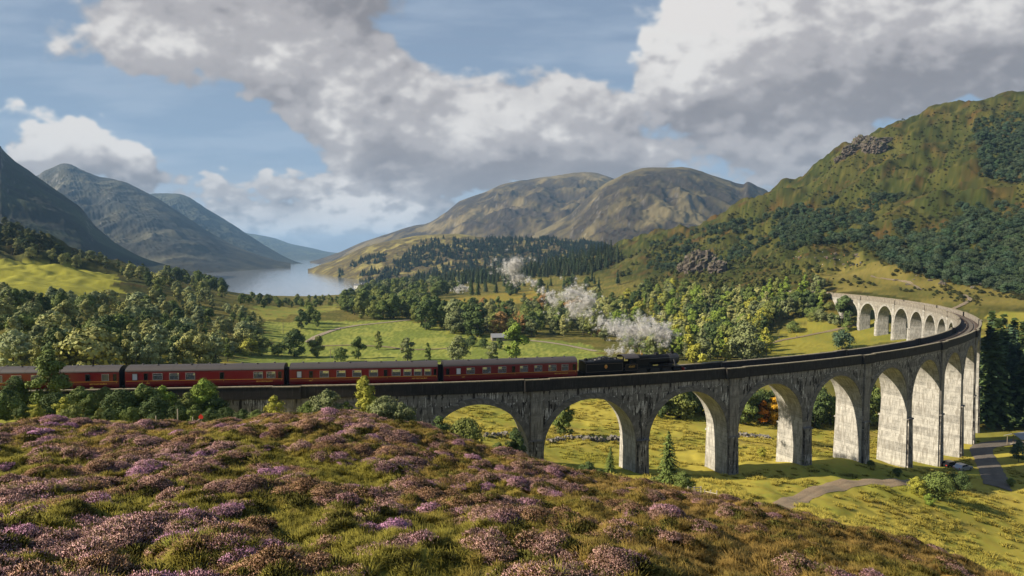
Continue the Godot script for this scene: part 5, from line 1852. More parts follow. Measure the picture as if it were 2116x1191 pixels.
	wood([[2040, 780], [2116, 770], [2130, 790], [2060, 800]], 6, 190.0, ["broad1", "slim1"], ["yellow green", "bright green"], 10.0, 14.0, 5.0, "broadleaf_tree", "tree", "among dark firs at the bend", "sunlit trees beyond the viaduct's bend", 12)
	wood([[1080, 592], [1250, 575], [1290, 590], [1230, 612], [1100, 606]], 16, 500.0, ["fir0", "fir2", "broad0"], ["dark green", "blue green"], 12.0, 17.0, 8.0, "conifer_tree", "tree", "in the dark group above the orange moor", "dark trees above the moor", 13)
	wood([[1000, 560], [1060, 556], [1075, 612], [960, 612]], 26, 500.0, ["fir0", "fir1", "broad0"], ["dark green", "blue green", "dark green"], 12.0, 18.0, 8.0, "conifer_tree", "tree", "in the dark clump behind the far round puff", "dark trees behind the highest steam", 14)
	wood([[1640, 620], [1725, 618], [1765, 690], [1700, 672], [1640, 655]], 26, 280.0, ["bush0", "bush1", "bush2", "broad3"], ["green", "olive green", "grey green", "dark green"], 3.5, 7.0, 4.0, "scrub_tree", "tree", "below the far end of the line", "scrub below the far end of the line", 15)
	# plantations and scrub too far off to count
	var fir_mat := leaf_mat(Color(0.095, 0.13, 0.07))
	mass("conifer_woods", "dark conifer plantation covering the low hill in the middle", crowns.fir0, fir_mat, scatter([[820, 560], [860, 528], [980, 518], [1100, 505], [1260, 512], [1290, 540], [1220, 570], [1100, 575], [960, 592], [860, 590]], 2600, 500.0, 6.5, 12.0, 19.0, -2.0, 21) + hill_trees())
	var scrub := leaf_mat(Color(0.060, 0.095, 0.055))
	mass("hillside_woods", "dark scrubby wood spread in bands over the right hillside", crowns.bush0, scrub, scatter([[1340, 505], [1480, 470], [1640, 430], [1800, 400], [1960, 420], [2116, 430], [2116, 610], [1960, 590], [1860, 560], [1760, 500], [1600, 520], [1450, 560], [1340, 560]], 6500, 300.0, 3.8, 3.5, 8.0, 0.02, 22, 5.0) + scatter([[2010, 250], [2116, 240], [2200, 240], [2200, 380], [2116, 380], [2030, 370]], 900, 300.0, 5.0, 5.0, 9.0, -0.25, 24, 5.0) + scatter([[1860, 560], [1900, 520], [2030, 470], [2200, 470], [2200, 600], [2040, 600], [1930, 580]], 1500, 300.0, 4.5, 4.0, 9.0, -0.2, 25, 5.0) + scatter([[1600, 470], [1720, 425], [1830, 410], [1800, 460], [1700, 480], [1610, 500]], 1200, 300.0, 4.5, 4.0, 8.0, -0.15, 27, 5.0))
	hill_scrub()
	var moor := leaf_mat(Color(0.11, 0.13, 0.042))
	mass("moorland_scrub", "olive scrub and young birches on the slope above the line", crowns.bush1, moor, scatter([[1270, 560], [1340, 500], [1480, 520], [1700, 560], [1720, 596], [1600, 592], [1450, 600], [1280, 600]], 1500, 350.0, 4.5, 3.0, 7.0, 0.02, 23, 5.0) + scatter([[0, 460], [60, 480], [140, 520], [20, 530]], 200, 400.0, 6.0, 6.0, 10.0, -2.0, 26, 5.0) + scatter([[720, 600], [830, 560], [870, 590], [760, 612]], 260, 600.0, 9.0, 7.0, 12.0, -2.0, 28, 5.0))

func hill_scrub() -> void:
	var m := leaf_mat(Color(0.060, 0.070, 0.026))
	mass("hillside_bracken", "low bracken and juniper speckling the right hillside", crowns.bush2, m, scatter([[1340, 500], [1480, 458], [1590, 404], [1700, 340], [1860, 245], [2040, 215], [2200, 200], [2200, 640], [2050, 640], [1850, 600], [1700, 590], [1500, 590]], 9000, 330.0, 1.6, 0.7, 2.4, -0.06, 29, 5.0))

func hill_trees() -> Array:
	# the plantation's upper part stands on the foothill beyond the ground sheet
	var out := []
	var hill: MeshInstance3D = get_node("mountain_006")
	var v: PackedVector3Array = hill.mesh.surface_get_arrays(0)[Mesh.ARRAY_VERTEX]
	var r := RandomNumberGenerator.new()
	r.seed = 61
	for k in 9000:
		var p := v[r.randi() % v.size()] + Vector3(r.randf_range(-9, 9), 0, r.randf_range(-9, 9))
		if -p.z > 2150.0: continue
		var px := 1058.0 + p.x / -p.z * FOCAL
		if px < 700.0 or px > 1330.0: continue
		var n := nz.get_noise_2d(p.x * 0.006, p.z * 0.006)
		var want := smoothstep(800.0, 900.0, px) * 0.5 - smoothstep(70.0, 120.0, p.y) * 0.35
		if n > want - 0.12: continue
		var s := r.randf_range(1.2, 2.0)
		out.append([Transform3D(Basis(Vector3.UP, r.randf() * TAU).scaled(Vector3(s * 1.55, s * 0.85, s * 1.55)), p - Vector3(0, 1.0, 0)), Color(r.randf_range(0.75, 1.1), 1.0, 1.0) * r.randf_range(0.7, 1.1)])
	return out

func build_bushes() -> void:
	# column and row of the foot, metres ahead at the least, height, shape, tone, label, kind
	var list := [
		[95, 722, 78, 0, "near_broad1", "green", "tallest leafy tree in front of the train's tail, rising above the coach roof", "tree"],
		[30, 775, 78, 0, "near_broad2", "dark green", "dark spreading tree at the frame's left edge in front of the tail coach", "tree"],
		[10, 805, 70, 0, "near_bush0", "dark green", "dark bush under the spreading tree at the frame's left edge", "shrub"],
		[192, 762, 84, 0, "near_broad3", "pale olive", "slender pale olive tree standing before the tail coach's windows", "tree"],
		[130, 822, 64, 0, "near_bush1", "yellow green", "bright yellow green bush below the tallest tree on the left", "shrub"],
		[75, 842, 62, 0, "near_bush0", "yellow green", "small yellowish bush left of the bright yellow green one", "shrub"],
		[200, 850, 62, 0, "near_bush1", "olive green", "small sapling on the heather's edge with a thin crown", "shrub"],
		[245, 806, 74, 0, "near_bush2", "dark green", "wide dark green bush below the join of third and tail coach", "shrub"],
		[165, 800, 76, 0, "near_bush0", "green", "mid green bush right of the tallest tree on the left", "shrub"],
		[295, 795, 76, 0, "near_bush0", "green", "rounded green bush below the third coach's left windows", "shrub"],
		[335, 800, 78, 0, "near_bush1", "bright green", "leafy bright bush beside the brown earth bank", "shrub"],
		[365, 838, 74, 0, "near_bush2", "dark green", "low dark bush in front of the brown earth bank", "shrub"],
		[420, 780, 80, 0, "near_broad0", "bright green", "bright bushy tree with spread branches before the third coach", "tree"],
		[400, 838, 74, 0, "near_bush1", "green", "small bush at the foot of the bright bushy tree", "shrub"],
		[303, 872, 60, 0, "near_bush1", "yellow green", "tiny yellow sapling at the edge of the heather", "shrub"],
		[565, 820, 72, 0, "near_bush1", "yellow green", "lone small yellow green bush at the crest of the knoll", "shrub"],
		[675, 806, 72, 0, "near_bush0", "grey green", "grey green bush on the crest left of the upright tree", "shrub"],
		[752, 775, 70, 0, "near_broad3", "yellow green", "upright yellow green tree on the crest before the second coach", "tree"],
		[795, 820, 68, 0, "near_bush2", "grey green", "grey bush right of the upright tree on the crest", "shrub"],
		[830, 833, 68, 0, "near_bush0", "grey green", "second grey bush lower on the crest beside the dark wall", "shrub"],
		[715, 832, 72, 0, "near_bush1", "green", "small bush close left of the upright tree on the crest", "shrub"],
		[905, 862, 76, 0, "near_bush1", "dark green", "dark bush with leaning leaves in front of the first arch", "shrub"],
		[960, 865, 72, 0, "near_bush2", "olive green", "large olive bush standing inside the first open arch", "shrub"],
		[1065, 883, 74, 0, "near_broad3", "dark green", "upright dark bush against the left of the first full pier", "shrub"],
		[1030, 915, 70, 0, "near_bush0", "green", "low green bush between the olive bush and the first pier", "shrub"],
		[1262, 924, 84, 0, "near_fir1", "green", "small young conifer left of the second pier", "conifer"],
		[1215, 955, 80, 0, "near_bush2", "dark green", "low spreading dark bush left of the young conifer", "shrub"],
		[1240, 970, 78, 0, "near_bush0", "dark green", "small dark bush at the foot of the young conifer", "shrub"],
		[1382, 893, 74, 0, "near_fir0", "green", "taller shaggy conifer standing in front of the third arch", "conifer"],
		[1350, 985, 70, 0, "near_bush1", "olive green", "thin olive shrub left of the shaggy conifer's foot", "shrub"],
		[1412, 975, 72, 0, "near_bush0", "green", "green shrub right of the shaggy conifer's foot", "shrub"],
		[1660, 960, 106, 1.6, "near_bush0", "dark green", "dark creeper bush at the foot of the fourth pier", "shrub"],
		[1940, 1032, 92, 4.6, "near_bush2", "green", "largest round green bush in the field by the parked cars", "shrub"],
		[1895, 1022, 94, 3.0, "near_bush0", "yellow green", "yellowish bush left of the largest bush in the field", "shrub"],
		[1985, 1012, 100, 3.4, "near_bush2", "dark green", "dark bush right behind the largest bush in the field", "shrub"],
		[1920, 1045, 88, 2.0, "near_bush1", "bright green", "small bright bush in front of the largest bush in the field", "shrub"],
		[1855, 985, 112, 1.6, "near_bush2", "dark green", "low dark scrub before the sixth pier", "shrub"],
		[1800, 968, 116, 1.3, "near_bush2", "dark green", "low dark scrub before the fifth pier", "shrub"],
		[2105, 955, 120, 5.4, "near_broad1", "blue green", "blue green tree in front of the small shelter at the right edge", "tree"],
		[2090, 1005, 112, 1.6, "near_bush2", "green", "low green scrub right of the tarmac lane", "shrub"],
		[1520, 925, 118, 1.6, "near_bush1", "yellow green", "yellow shrub in the field seen through the fourth arch", "shrub"],
		[55, 800, 84, 0, "near_broad2", "dark green", "dark leafy tree close left of the tallest tree by the tail coach", "tree"],
		[5, 815, 64, 0, "near_bush2", "green", "broad green bush at the very edge of the frame below the tail coach", "shrub"],
		[45, 838, 62, 0, "near_bush0", "dark green", "dark bush below the dark leafy tree on the left", "shrub"],
		[110, 812, 72, 0, "near_bush2", "dark green", "dense dark bush at the foot of the tallest tree", "shrub"],
		[150, 838, 62, 0, "near_bush2", "olive green", "olive bush in the front row between two yellowish ones", "shrub"],
		[185, 815, 74, 0, "near_bush1", "green", "green bush below the slender pale olive tree", "shrub"],
		[215, 800, 80, 0, "near_bush0", "olive green", "olive bush reaching the sill of the tail coach", "shrub"],
		[225, 845, 64, 0, "near_bush2", "dark green", "dark bush in the front row below the coach join", "shrub"],
		[270, 815, 78, 0, "near_bush1", "grey green", "grey green bush just right of the coach join", "shrub"],
		[268, 842, 68, 0, "near_bush2", "green", "low green bush in the front row under the third coach's left end", "shrub"],
		[318, 822, 74, 0, "near_bush2", "dark green", "dark bush left of the brown earth bank", "shrub"],
		[322, 850, 68, 0, "near_bush0", "dark green", "low dark bush in the front row below the third coach", "shrub"],
		[385, 812, 78, 0, "near_bush1", "olive green", "olive bush behind the bright bushy tree", "shrub"],
		[440, 815, 80, 0, "near_bush0", "dark green", "dark bush right of the bright bushy tree at the wall's start", "shrub"],
		[435, 845, 74, 0, "near_bush2", "dark green", "low dark bush beside the red marker", "shrub"],
		[850, 850, 70, 0, "near_bush1", "olive green", "olive shrub low on the crest's right slope by the wall", "shrub"],
		[640, 830, 72, 0, "near_bush2", "green", "low green shrub on the crest left of the grey green bush", "shrub"],
		[775, 830, 68, 0, "near_bush0", "olive green", "olive shrub at the right foot of the upright crest tree", "shrub"],
		[465, 842, 78, 0, "near_bush2", "dark green", "dark low scrub added for shade against the start of the viaduct wall", "shrub"],  # this and the next two are added to darken ground the abutment shades
		[500, 846, 76, 0, "near_bush0", "dark green", "dark small bush added for shade in the hollow before the viaduct wall", "shrub"],
		[530, 848, 74, 0, "near_bush2", "green", "low green bush added for shade behind the crest before the wall", "shrub"],
		[1575, 945, 110, 1.9, "near_bush0", "yellow green", "bright shrub in the field left of the fourth pier", "shrub"]]
	for a in list:
		var p := land_at(a[0], a[1], a[2], 400.0)
		var tall: float = a[3]
		if tall == 0:
			var e := spot(a[0], a[1], a[2])
			p = stand(e.x, e.z) - Vector3(0, 0.1, 0)
			tall = e.y - p.y
		claim(p)
		var called: String = {"tree": "broadleaf_tree", "shrub": "shrub", "conifer": "conifer_tree"}[a[7]]
		tree(called, a[4], a[5], p, tall, a[6], a[7])

# ---------------------------------------------------------------- roads and paths
var roads := []

func build_roads() -> void:
	M.gravel = mat(Color(0.50, 0.40, 0.29), 1.0, 0.0, true)
	M.gravel.albedo_texture = M.ballast.albedo_texture
	M.gravel.uv1_triplanar = true
	M.gravel.uv1_world_triplanar = true
	M.gravel.uv1_scale = Vector3(0.25, 0.25, 0.25)
	var list := [
		["road", "gravel track curving through the grass in front of the piers", 60.0, 2.5, Color(0.95, 0.86, 0.72), [[1540, 1060], [1580, 1050], [1630, 1036], [1680, 1020], [1730, 1006], [1790, 998], [1850, 996], [1900, 998]]],
		["road", "tarmac lane leading to the shelter beyond the last tall pier", 100.0, 4.6, Color(0.40, 0.42, 0.46), [[2062, 1008], [2056, 990], [2047, 970], [2037, 950], [2028, 934], [2034, 924], [2060, 918], [2110, 912]]],
		["path", "pale curved farm track across the meadow behind the train", 300.0, 3.6, Color(0.95, 0.95, 0.9), [[636, 708], [652, 697], [672, 689], [700, 680], [740, 673], [790, 668], [845, 662]]],
		["path", "pale farm track right of the barn", 250.0, 3.6, Color(0.95, 0.95, 0.9), [[1060, 702], [1090, 704], [1130, 708], [1180, 716], [1235, 727]]],
		["path", "dry worn trail along the near meadow", 250.0, 2.6, Color(0.6, 0.55, 0.4), [[660, 716], [720, 714], [790, 717], [850, 723], [940, 720]]],
		["path", "narrow footpath climbing the slope above the viaduct", 330.0, 2.0, Color(0.7, 0.68, 0.6), [[1800, 571], [1830, 577], [1860, 581], [1885, 588], [1902, 600]]],
		["path", "short zigzag footpath on the slope behind the bend", 300.0, 2.0, Color(0.7, 0.68, 0.6), [[1993, 610], [2005, 620], [1990, 630], [1968, 640]]],
		["path", "trodden footpath over the grass inside the curve", 240.0, 2.2, Color(0.65, 0.62, 0.5), [[1570, 714], [1620, 703], [1660, 696], [1700, 688], [1745, 678], [1795, 666]]],
		["path", "pale trodden path across the sunlit field at the right edge", 220.0, 2.0, Color(0.75, 0.72, 0.6), [[2040, 694], [2070, 697], [2120, 690]]]]
	for q in list:
		var pts := []
		for a in q[5]:
			var p := land_at(a[0], a[1], q[2])
			pts.append(p)
		var c := Curve3D.new()
		for k in pts.size():
			var d: Vector3 = (pts[mini(k + 1, pts.size() - 1)] - pts[maxi(k - 1, 0)]) / 6.0
			c.add_point(pts[k], -d, d)
		var n := int(c.get_baked_length() / 1.6) + 2
		var st := begin()
		var lines := []
		for k in n + 1:
			var p := c.sample_baked(c.get_baked_length() * k / n)
			var e := c.sample_baked(minf(c.get_baked_length() * k / n + 0.5, c.get_baked_length())) - c.sample_baked(maxf(c.get_baked_length() * k / n - 0.5, 0.0))
			var side := Vector3(-e.z, 0, e.x).normalized()
			var row := []
			var wob := nz_fine.get_noise_2d(p.x * 0.3, p.z * 0.3) * 0.5
			for m in 7:
				var f: float = (m / 6.0 - 0.5) * (q[3] + wob)
				var v: Vector3 = p + side * f
				var far := clampf((v.length() - 100.0) / 300.0, 0.0, 1.0)
				v.y = height(v.x, v.z) + (0.03 if m == 0 or m == 6 else 0.10) + far * 0.22
				var ruts := 1.0 - 0.18 * float(m == 3) + nz_fine.get_noise_2d(v.x * 0.8, v.z * 0.8) * 0.2
				row.append([v, (q[4] as Color) * ruts])
			roads.append([Vector2(p.x, p.z), q[3] * 0.5 + 0.3])
			lines.append(row)
		st.set_smooth_group(1)
		for k in n:
			for m in 6:
				for e in [lines[k][m], lines[k + 1][m], lines[k + 1][m + 1], lines[k][m], lines[k + 1][m + 1], lines[k][m + 1]]:
					var cc: Color = e[1]
					cc.a = 1.0
					st.set_color(cc)
					st.add_vertex(e[0])
		var o := put(q[0], done(st), M.gravel, null, "structure")
		o.set_meta("label", q[1])

func on_road(x: float, z: float) -> bool:
	for q in roads:
		if absf(q[0].x - x) < q[1] and absf(q[0].y - z) < q[1]: return true
	return false

# ---------------------------------------------------------------- rocks
func rock_mesh(seed_at: int, size: Vector3, rough: float, fine := 28) -> ArrayMesh:
	var v := PackedVector3Array()
	var c := PackedColorArray()
	for j in fine + 1:
		for i in fine * 2 + 1:
			var a := TAU * i / (fine * 2)
			var b := PI * j / fine
			var d := Vector3(cos(a) * sin(b), cos(b), sin(a) * sin(b))
			var cut := nz_ridge.get_noise_3d(d.x * 1.6 + seed_at, d.y * 2.6, d.z * 1.6) * rough + nz.get_noise_3d(d.x * 5.0, d.y * 7.0 + seed_at, d.z * 5.0) * rough * 0.6
			var k := 1.0 + cut
			var e := Vector3(signf(d.x) * pow(absf(d.x), 0.75), signf(d.y) * pow(absf(d.y), 0.85), signf(d.z) * pow(absf(d.z), 0.75))
			v.append(e * size * 0.5 * k)
			var n := nz.get_noise_3d(d.x * 9.0, d.y * 14.0 + seed_at, d.z * 9.0)
			var t := Color(0.13, 0.108, 0.09).lerp(Color(0.055, 0.045, 0.037), smoothstep(-0.3, 0.35, n))
			t = t.lerp(Color(0.08, 0.09, 0.025), smoothstep(0.1, 0.4, nz.get_noise_3d(d.x * 4.0 + 30.0, d.y * 4.0, d.z * 4.0 + seed_at)) * smoothstep(-0.2, 0.6, d.y))
			c.append(t)
	var st := begin()
	st.set_smooth_group(-1)
	var w := fine * 2 + 1
	for j in fine:
		for i in fine * 2:
			var a := j * w + i
			for q in [a, a + 1, a + w + 1, a, a + w + 1, a + w]:
				st.set_color(c[q])
				st.add_vertex(v[q])
	return done(st)

func rock(label: String, at: Vector3, size: Vector3, seed_at: int, group := "", turn := 0.0) -> void:
	var o := put("rock" if size.y > 5.0 else "boulder", rock_mesh(seed_at, size, 0.34, 26 if size.y > 5.0 else 8), M.stone)
	o.position = at
	o.rotation.y = turn
	tag(o, label, "rock", group)

func build_rocks() -> void:
	M.stone = mat(Color.WHITE, 0.95, 0.0, true)
	var p := land_at(1448, 562, 400.0)
	rock("big bare triangular crag of grey brown rock among the trees of the slope", p + Vector3(0, 5, 0), Vector3(27, 27, 20), 3)
	p = land_at(1483, 562, 400.0)
	rock("lower right shoulder of the bare triangular crag", p + Vector3(0, 3, 0), Vector3(15, 13, 13), 8)
	p = land_at(1415, 558, 400.0)
	rock("lower left shoulder of the bare triangular crag", p + Vector3(0, 2, 0), Vector3(13, 10, 12), 12)
	var k := 0
	for q in [[1765, 312, 26, 15, "lowest left slab of the pale cliff near the hill's skyline"], [1783, 302, 22, 24, "tallest slab of the pale cliff near the hill's skyline"], [1800, 303, 18, 20, "middle slab of the pale cliff near the hill's skyline"], [1815, 306, 18, 15, "right slab of the pale cliff near the hill's skyline"], [1742, 330, 18, 9, "dark small outcrop below the pale cliff's left end"], [1830, 292, 24, 8, "low ledge of rock right above the pale cliff"]]:
		k += 1
		p = land_at(q[0], q[1], 500.0)
		if p.y < 0: p = spot(q[0], q[1], 850)
		rock(q[4], p, Vector3(q[2], q[3], 14), 40 + k, "slabs of the hilltop cliff")
	var r := RandomNumberGenerator.new()
	r.seed = 14
	for i in 34:
		var where: Array = [[1640, 1780, 520, 562, "strewn on the rusty slope among the onlookers"], [1850, 1960, 555, 590, "on the open slope above the footpath"], [1990, 2090, 560, 625, "on the grass slope behind the viaduct's bend"]][i % 3]
		p = land_at(r.randf_range(where[0], where[1]), r.randf_range(where[2], where[3]), 300.0)
		var s := r.randf_range(1.0, 2.6)
		rock("%s grey boulder %s" % ["larger" if s > 1.8 else "small", where[4]], p + Vector3(0, s * 0.1, 0), Vector3(s * r.randf_range(1.0, 1.6), s * 0.8, s), 70 + i, "boulders " + where[4], r.randf() * 3)

# ---------------------------------------------------------------- buildings
func house(called: String, label: String, at: Vector3, turn: float, long: float, deep: float, eaves: float, ridge: float, wall: Material, roof: Material, chimneys: int) -> void:
	var t := thing(called, label, "house" if chimneys else "barn", at, turn)
	var st := begin()
	var h := long * 0.5
	var d := deep * 0.5
	prism(st, [Vector2(-d, -1.5), Vector2(-d, eaves), Vector2(0, ridge), Vector2(d, eaves), Vector2(d, -1.5)], -h, h, Transform3D(Basis(Vector3(0, 0, 1), Vector3.UP, Vector3(-1, 0, 0)), Vector3.ZERO))
	put("wall", done(st), wall, t)
	var rf := begin()
	var o := 0.35
	var rise := (ridge - eaves) / d
	for s in [1.0, -1.0]:
		var a := Vector2((d + o) * s, eaves - rise * o + 0.06)
		var ring := [a, Vector2(0.0, ridge + 0.06), Vector2(0.0, ridge + 0.22), a + Vector2(0, 0.16)]
		if s > 0: ring.reverse()
		prism(rf, ring, -h - o, h + o, Transform3D(Basis(Vector3(0, 0, 1), Vector3.UP, Vector3(-1, 0, 0)), Vector3.ZERO))
	var r := put("roof", done(rf), roof, t)
	for k in chimneys:
		var c := begin()
		box(c, Vector3(-0.5, ridge - 0.6, -0.35), Vector3(0.5, ridge + 1.1, 0.35), Transform3D(Basis(), Vector3((h - 0.6) * (1.0 if k else -1.0), 0, 0)))
		put("chimney", done(c), wall, r)
	for k in int(long / 3.0):
		var w := begin()
		var x := -h + 1.5 + k * 3.0
		box(w, Vector3(x - 0.5, 0.9, d), Vector3(x + 0.5, 2.1, d + 0.03))
		put("window", done(w), M.dark_glass, t)
	var dr := begin()
	box(dr, Vector3(-h + 2.5, 0, d), Vector3(-h + 3.5, 2.1, d + 0.04))
	put("door", done(dr), M.post_wood, t)

func build_buildings() -> void:
	M.white_wall = mat(Color(0.72, 0.71, 0.68), 0.9)
	M.slate = mat(Color(0.10, 0.105, 0.115), 0.7)
	M.tin = mat(Color(0.19, 0.195, 0.20), 0.5)
	M.barn_wall = mat(Color(0.16, 0.14, 0.12), 0.9)
	M.post_wood = mat(Color(0.17, 0.14, 0.105), 0.95)
	M.pale_wood = mat(Color(0.36, 0.32, 0.26), 0.95)
	var p := land_at(1036, 703, 280.0)
	house("barn", "low barn with a pale grey tin roof at the edge of the mixed wood", p, 0.15, 11.0, 8.0, 1.9, 3.5, M.barn_wall, M.tin, 0)
	p = land_at(848, 574, 500.0)
	if p.y > -100.0: house("house", "small white gabled house high among the trees right of the loch", p, 0.5, 14.0, 7.0, 4.2, 7.6, M.white_wall, M.slate, 2)
	p = land_at(740, 598, 700.0)
	if p.y > -100.0: house("house", "white house by the loch's near shore with trees round it", p + Vector3(0, 3.0, 0), -0.2, 15.0, 7.0, 4.5, 7.5, M.white_wall, M.slate, 2)
	# open shelter at the right edge
	p = land_at(2108, 922, 140.0)
	var t := thing("shelter", "open wooden shelter with a pale grey pitched roof at the right edge", "shelter", p, 0.35)
	for x in [-2.4, 0.0, 2.4]:
		for z in [-1.6, 1.6]:
			var st := begin()
			box(st, Vector3(x - 0.07, -0.6, z - 0.07), Vector3(x + 0.07, 2.5, z + 0.07))
			put("post", done(st), M.post_wood, t)
	var rf := begin()
	for s in [1.0, -1.0]:
		var ring := [Vector2(2.2 * s, 2.45), Vector2(0, 3.55), Vector2(0, 3.67), Vector2(2.2 * s, 2.57)]
		if s > 0: ring.reverse()
		prism(rf, ring, -3.0, 3.0, Transform3D(Basis(Vector3(0, 0, 1), Vector3.UP, Vector3(-1, 0, 0)), Vector3.ZERO))
	put("roof", done(rf), M.tin, t)
	for z in [-1.0, 1.0]:
		var bn := begin()
		box(bn, Vector3(-2.0, 0.42, z - 0.2), Vector3(2.0, 0.48, z + 0.2))
		put("bench", done(bn), M.pale_wood, t)

# ---------------------------------------------------------------- small things
func car(label: String, at: Vector3, turn: float, paint: Material) -> void:
	var t := thing("parked_car", label, "car", at, turn, "cars parked under the viaduct")
	var side := Basis(Vector3(1, 0, 0), Vector3.UP, Vector3(0, 0, 1))
	var st := begin()
	prism(st, [Vector2(-2.1, 0.35), Vector2(-2.15, 0.75), Vector2(-2.0, 0.98), Vector2(-1.2, 1.02), Vector2(1.0, 0.98), Vector2(1.95, 0.84), Vector2(2.12, 0.62), Vector2(2.1, 0.35), Vector2(1.7, 0.26), Vector2(-1.7, 0.26)], -0.88, 0.88, Transform3D(side, Vector3.ZERO))
	put("body", done(st), paint, t)
	var cb := begin()
	prism(cb, [Vector2(-1.75, 1.0), Vector2(-1.35, 1.44), Vector2(-0.9, 1.52), Vector2(0.1, 1.50), Vector2(0.4, 1.42), Vector2(1.05, 0.99)], -0.74, 0.74, Transform3D(side, Vector3.ZERO))
	var c := put("cabin", done(cb), paint, t)
	for z in [-0.745, 0.745]:
		for q in [[[-1.45, 1.03], [-1.2, 1.40], [-0.5, 1.44], [-0.5, 1.03]], [[-0.42, 1.03], [-0.42, 1.44], [0.1, 1.42], [0.75, 1.03]]]:
			var w := begin()
			var ring := []
			for e in q: ring.append(Vector2(e[0], e[1]))
			prism(w, ring, z - 0.01, z + 0.01, Transform3D(side, Vector3.ZERO))
			put("window", done(w), M.dark_glass, c)
	var ws := begin()
	quad(ws, Vector3(0.45, 1.41, -0.66), Vector3(0.45, 1.41, 0.66), Vector3(1.04, 1.02, 0.70), Vector3(1.04, 1.02, -0.70))
	put("windscreen", done(ws), M.dark_glass, c)
	for x in [-1.3, 1.3]:
		for z in [-0.80, 0.80]:
			var w := begin()
			tube(w, [Vector3(x, 0.32, z - 0.1), Vector3(x, 0.32, z + 0.1)], [0.32, 0.32], 14)
			var o := put("wheel", done(w), M.rubber, t)
			var rm := begin()
			tube(rm, [Vector3(x, 0.32, z + signf(z) * 0.10), Vector3(x, 0.32, z + signf(z) * 0.11)], [0.2, 0.2], 12)
			put("rim", done(rm), M.steel, o)
	for z in [-0.62, 0.62]:
		var l := begin()
		box(l, Vector3(2.03, 0.66, z - 0.17), Vector3(2.115, 0.80, z + 0.17))
		put("headlight", done(l), M.frosted, t)
		var m := begin()
		box(m, Vector3(-2.155, 0.72, z - 0.15), Vector3(-2.06, 0.88, z + 0.15))
		put("tail_light", done(m), M.red_paint, t)

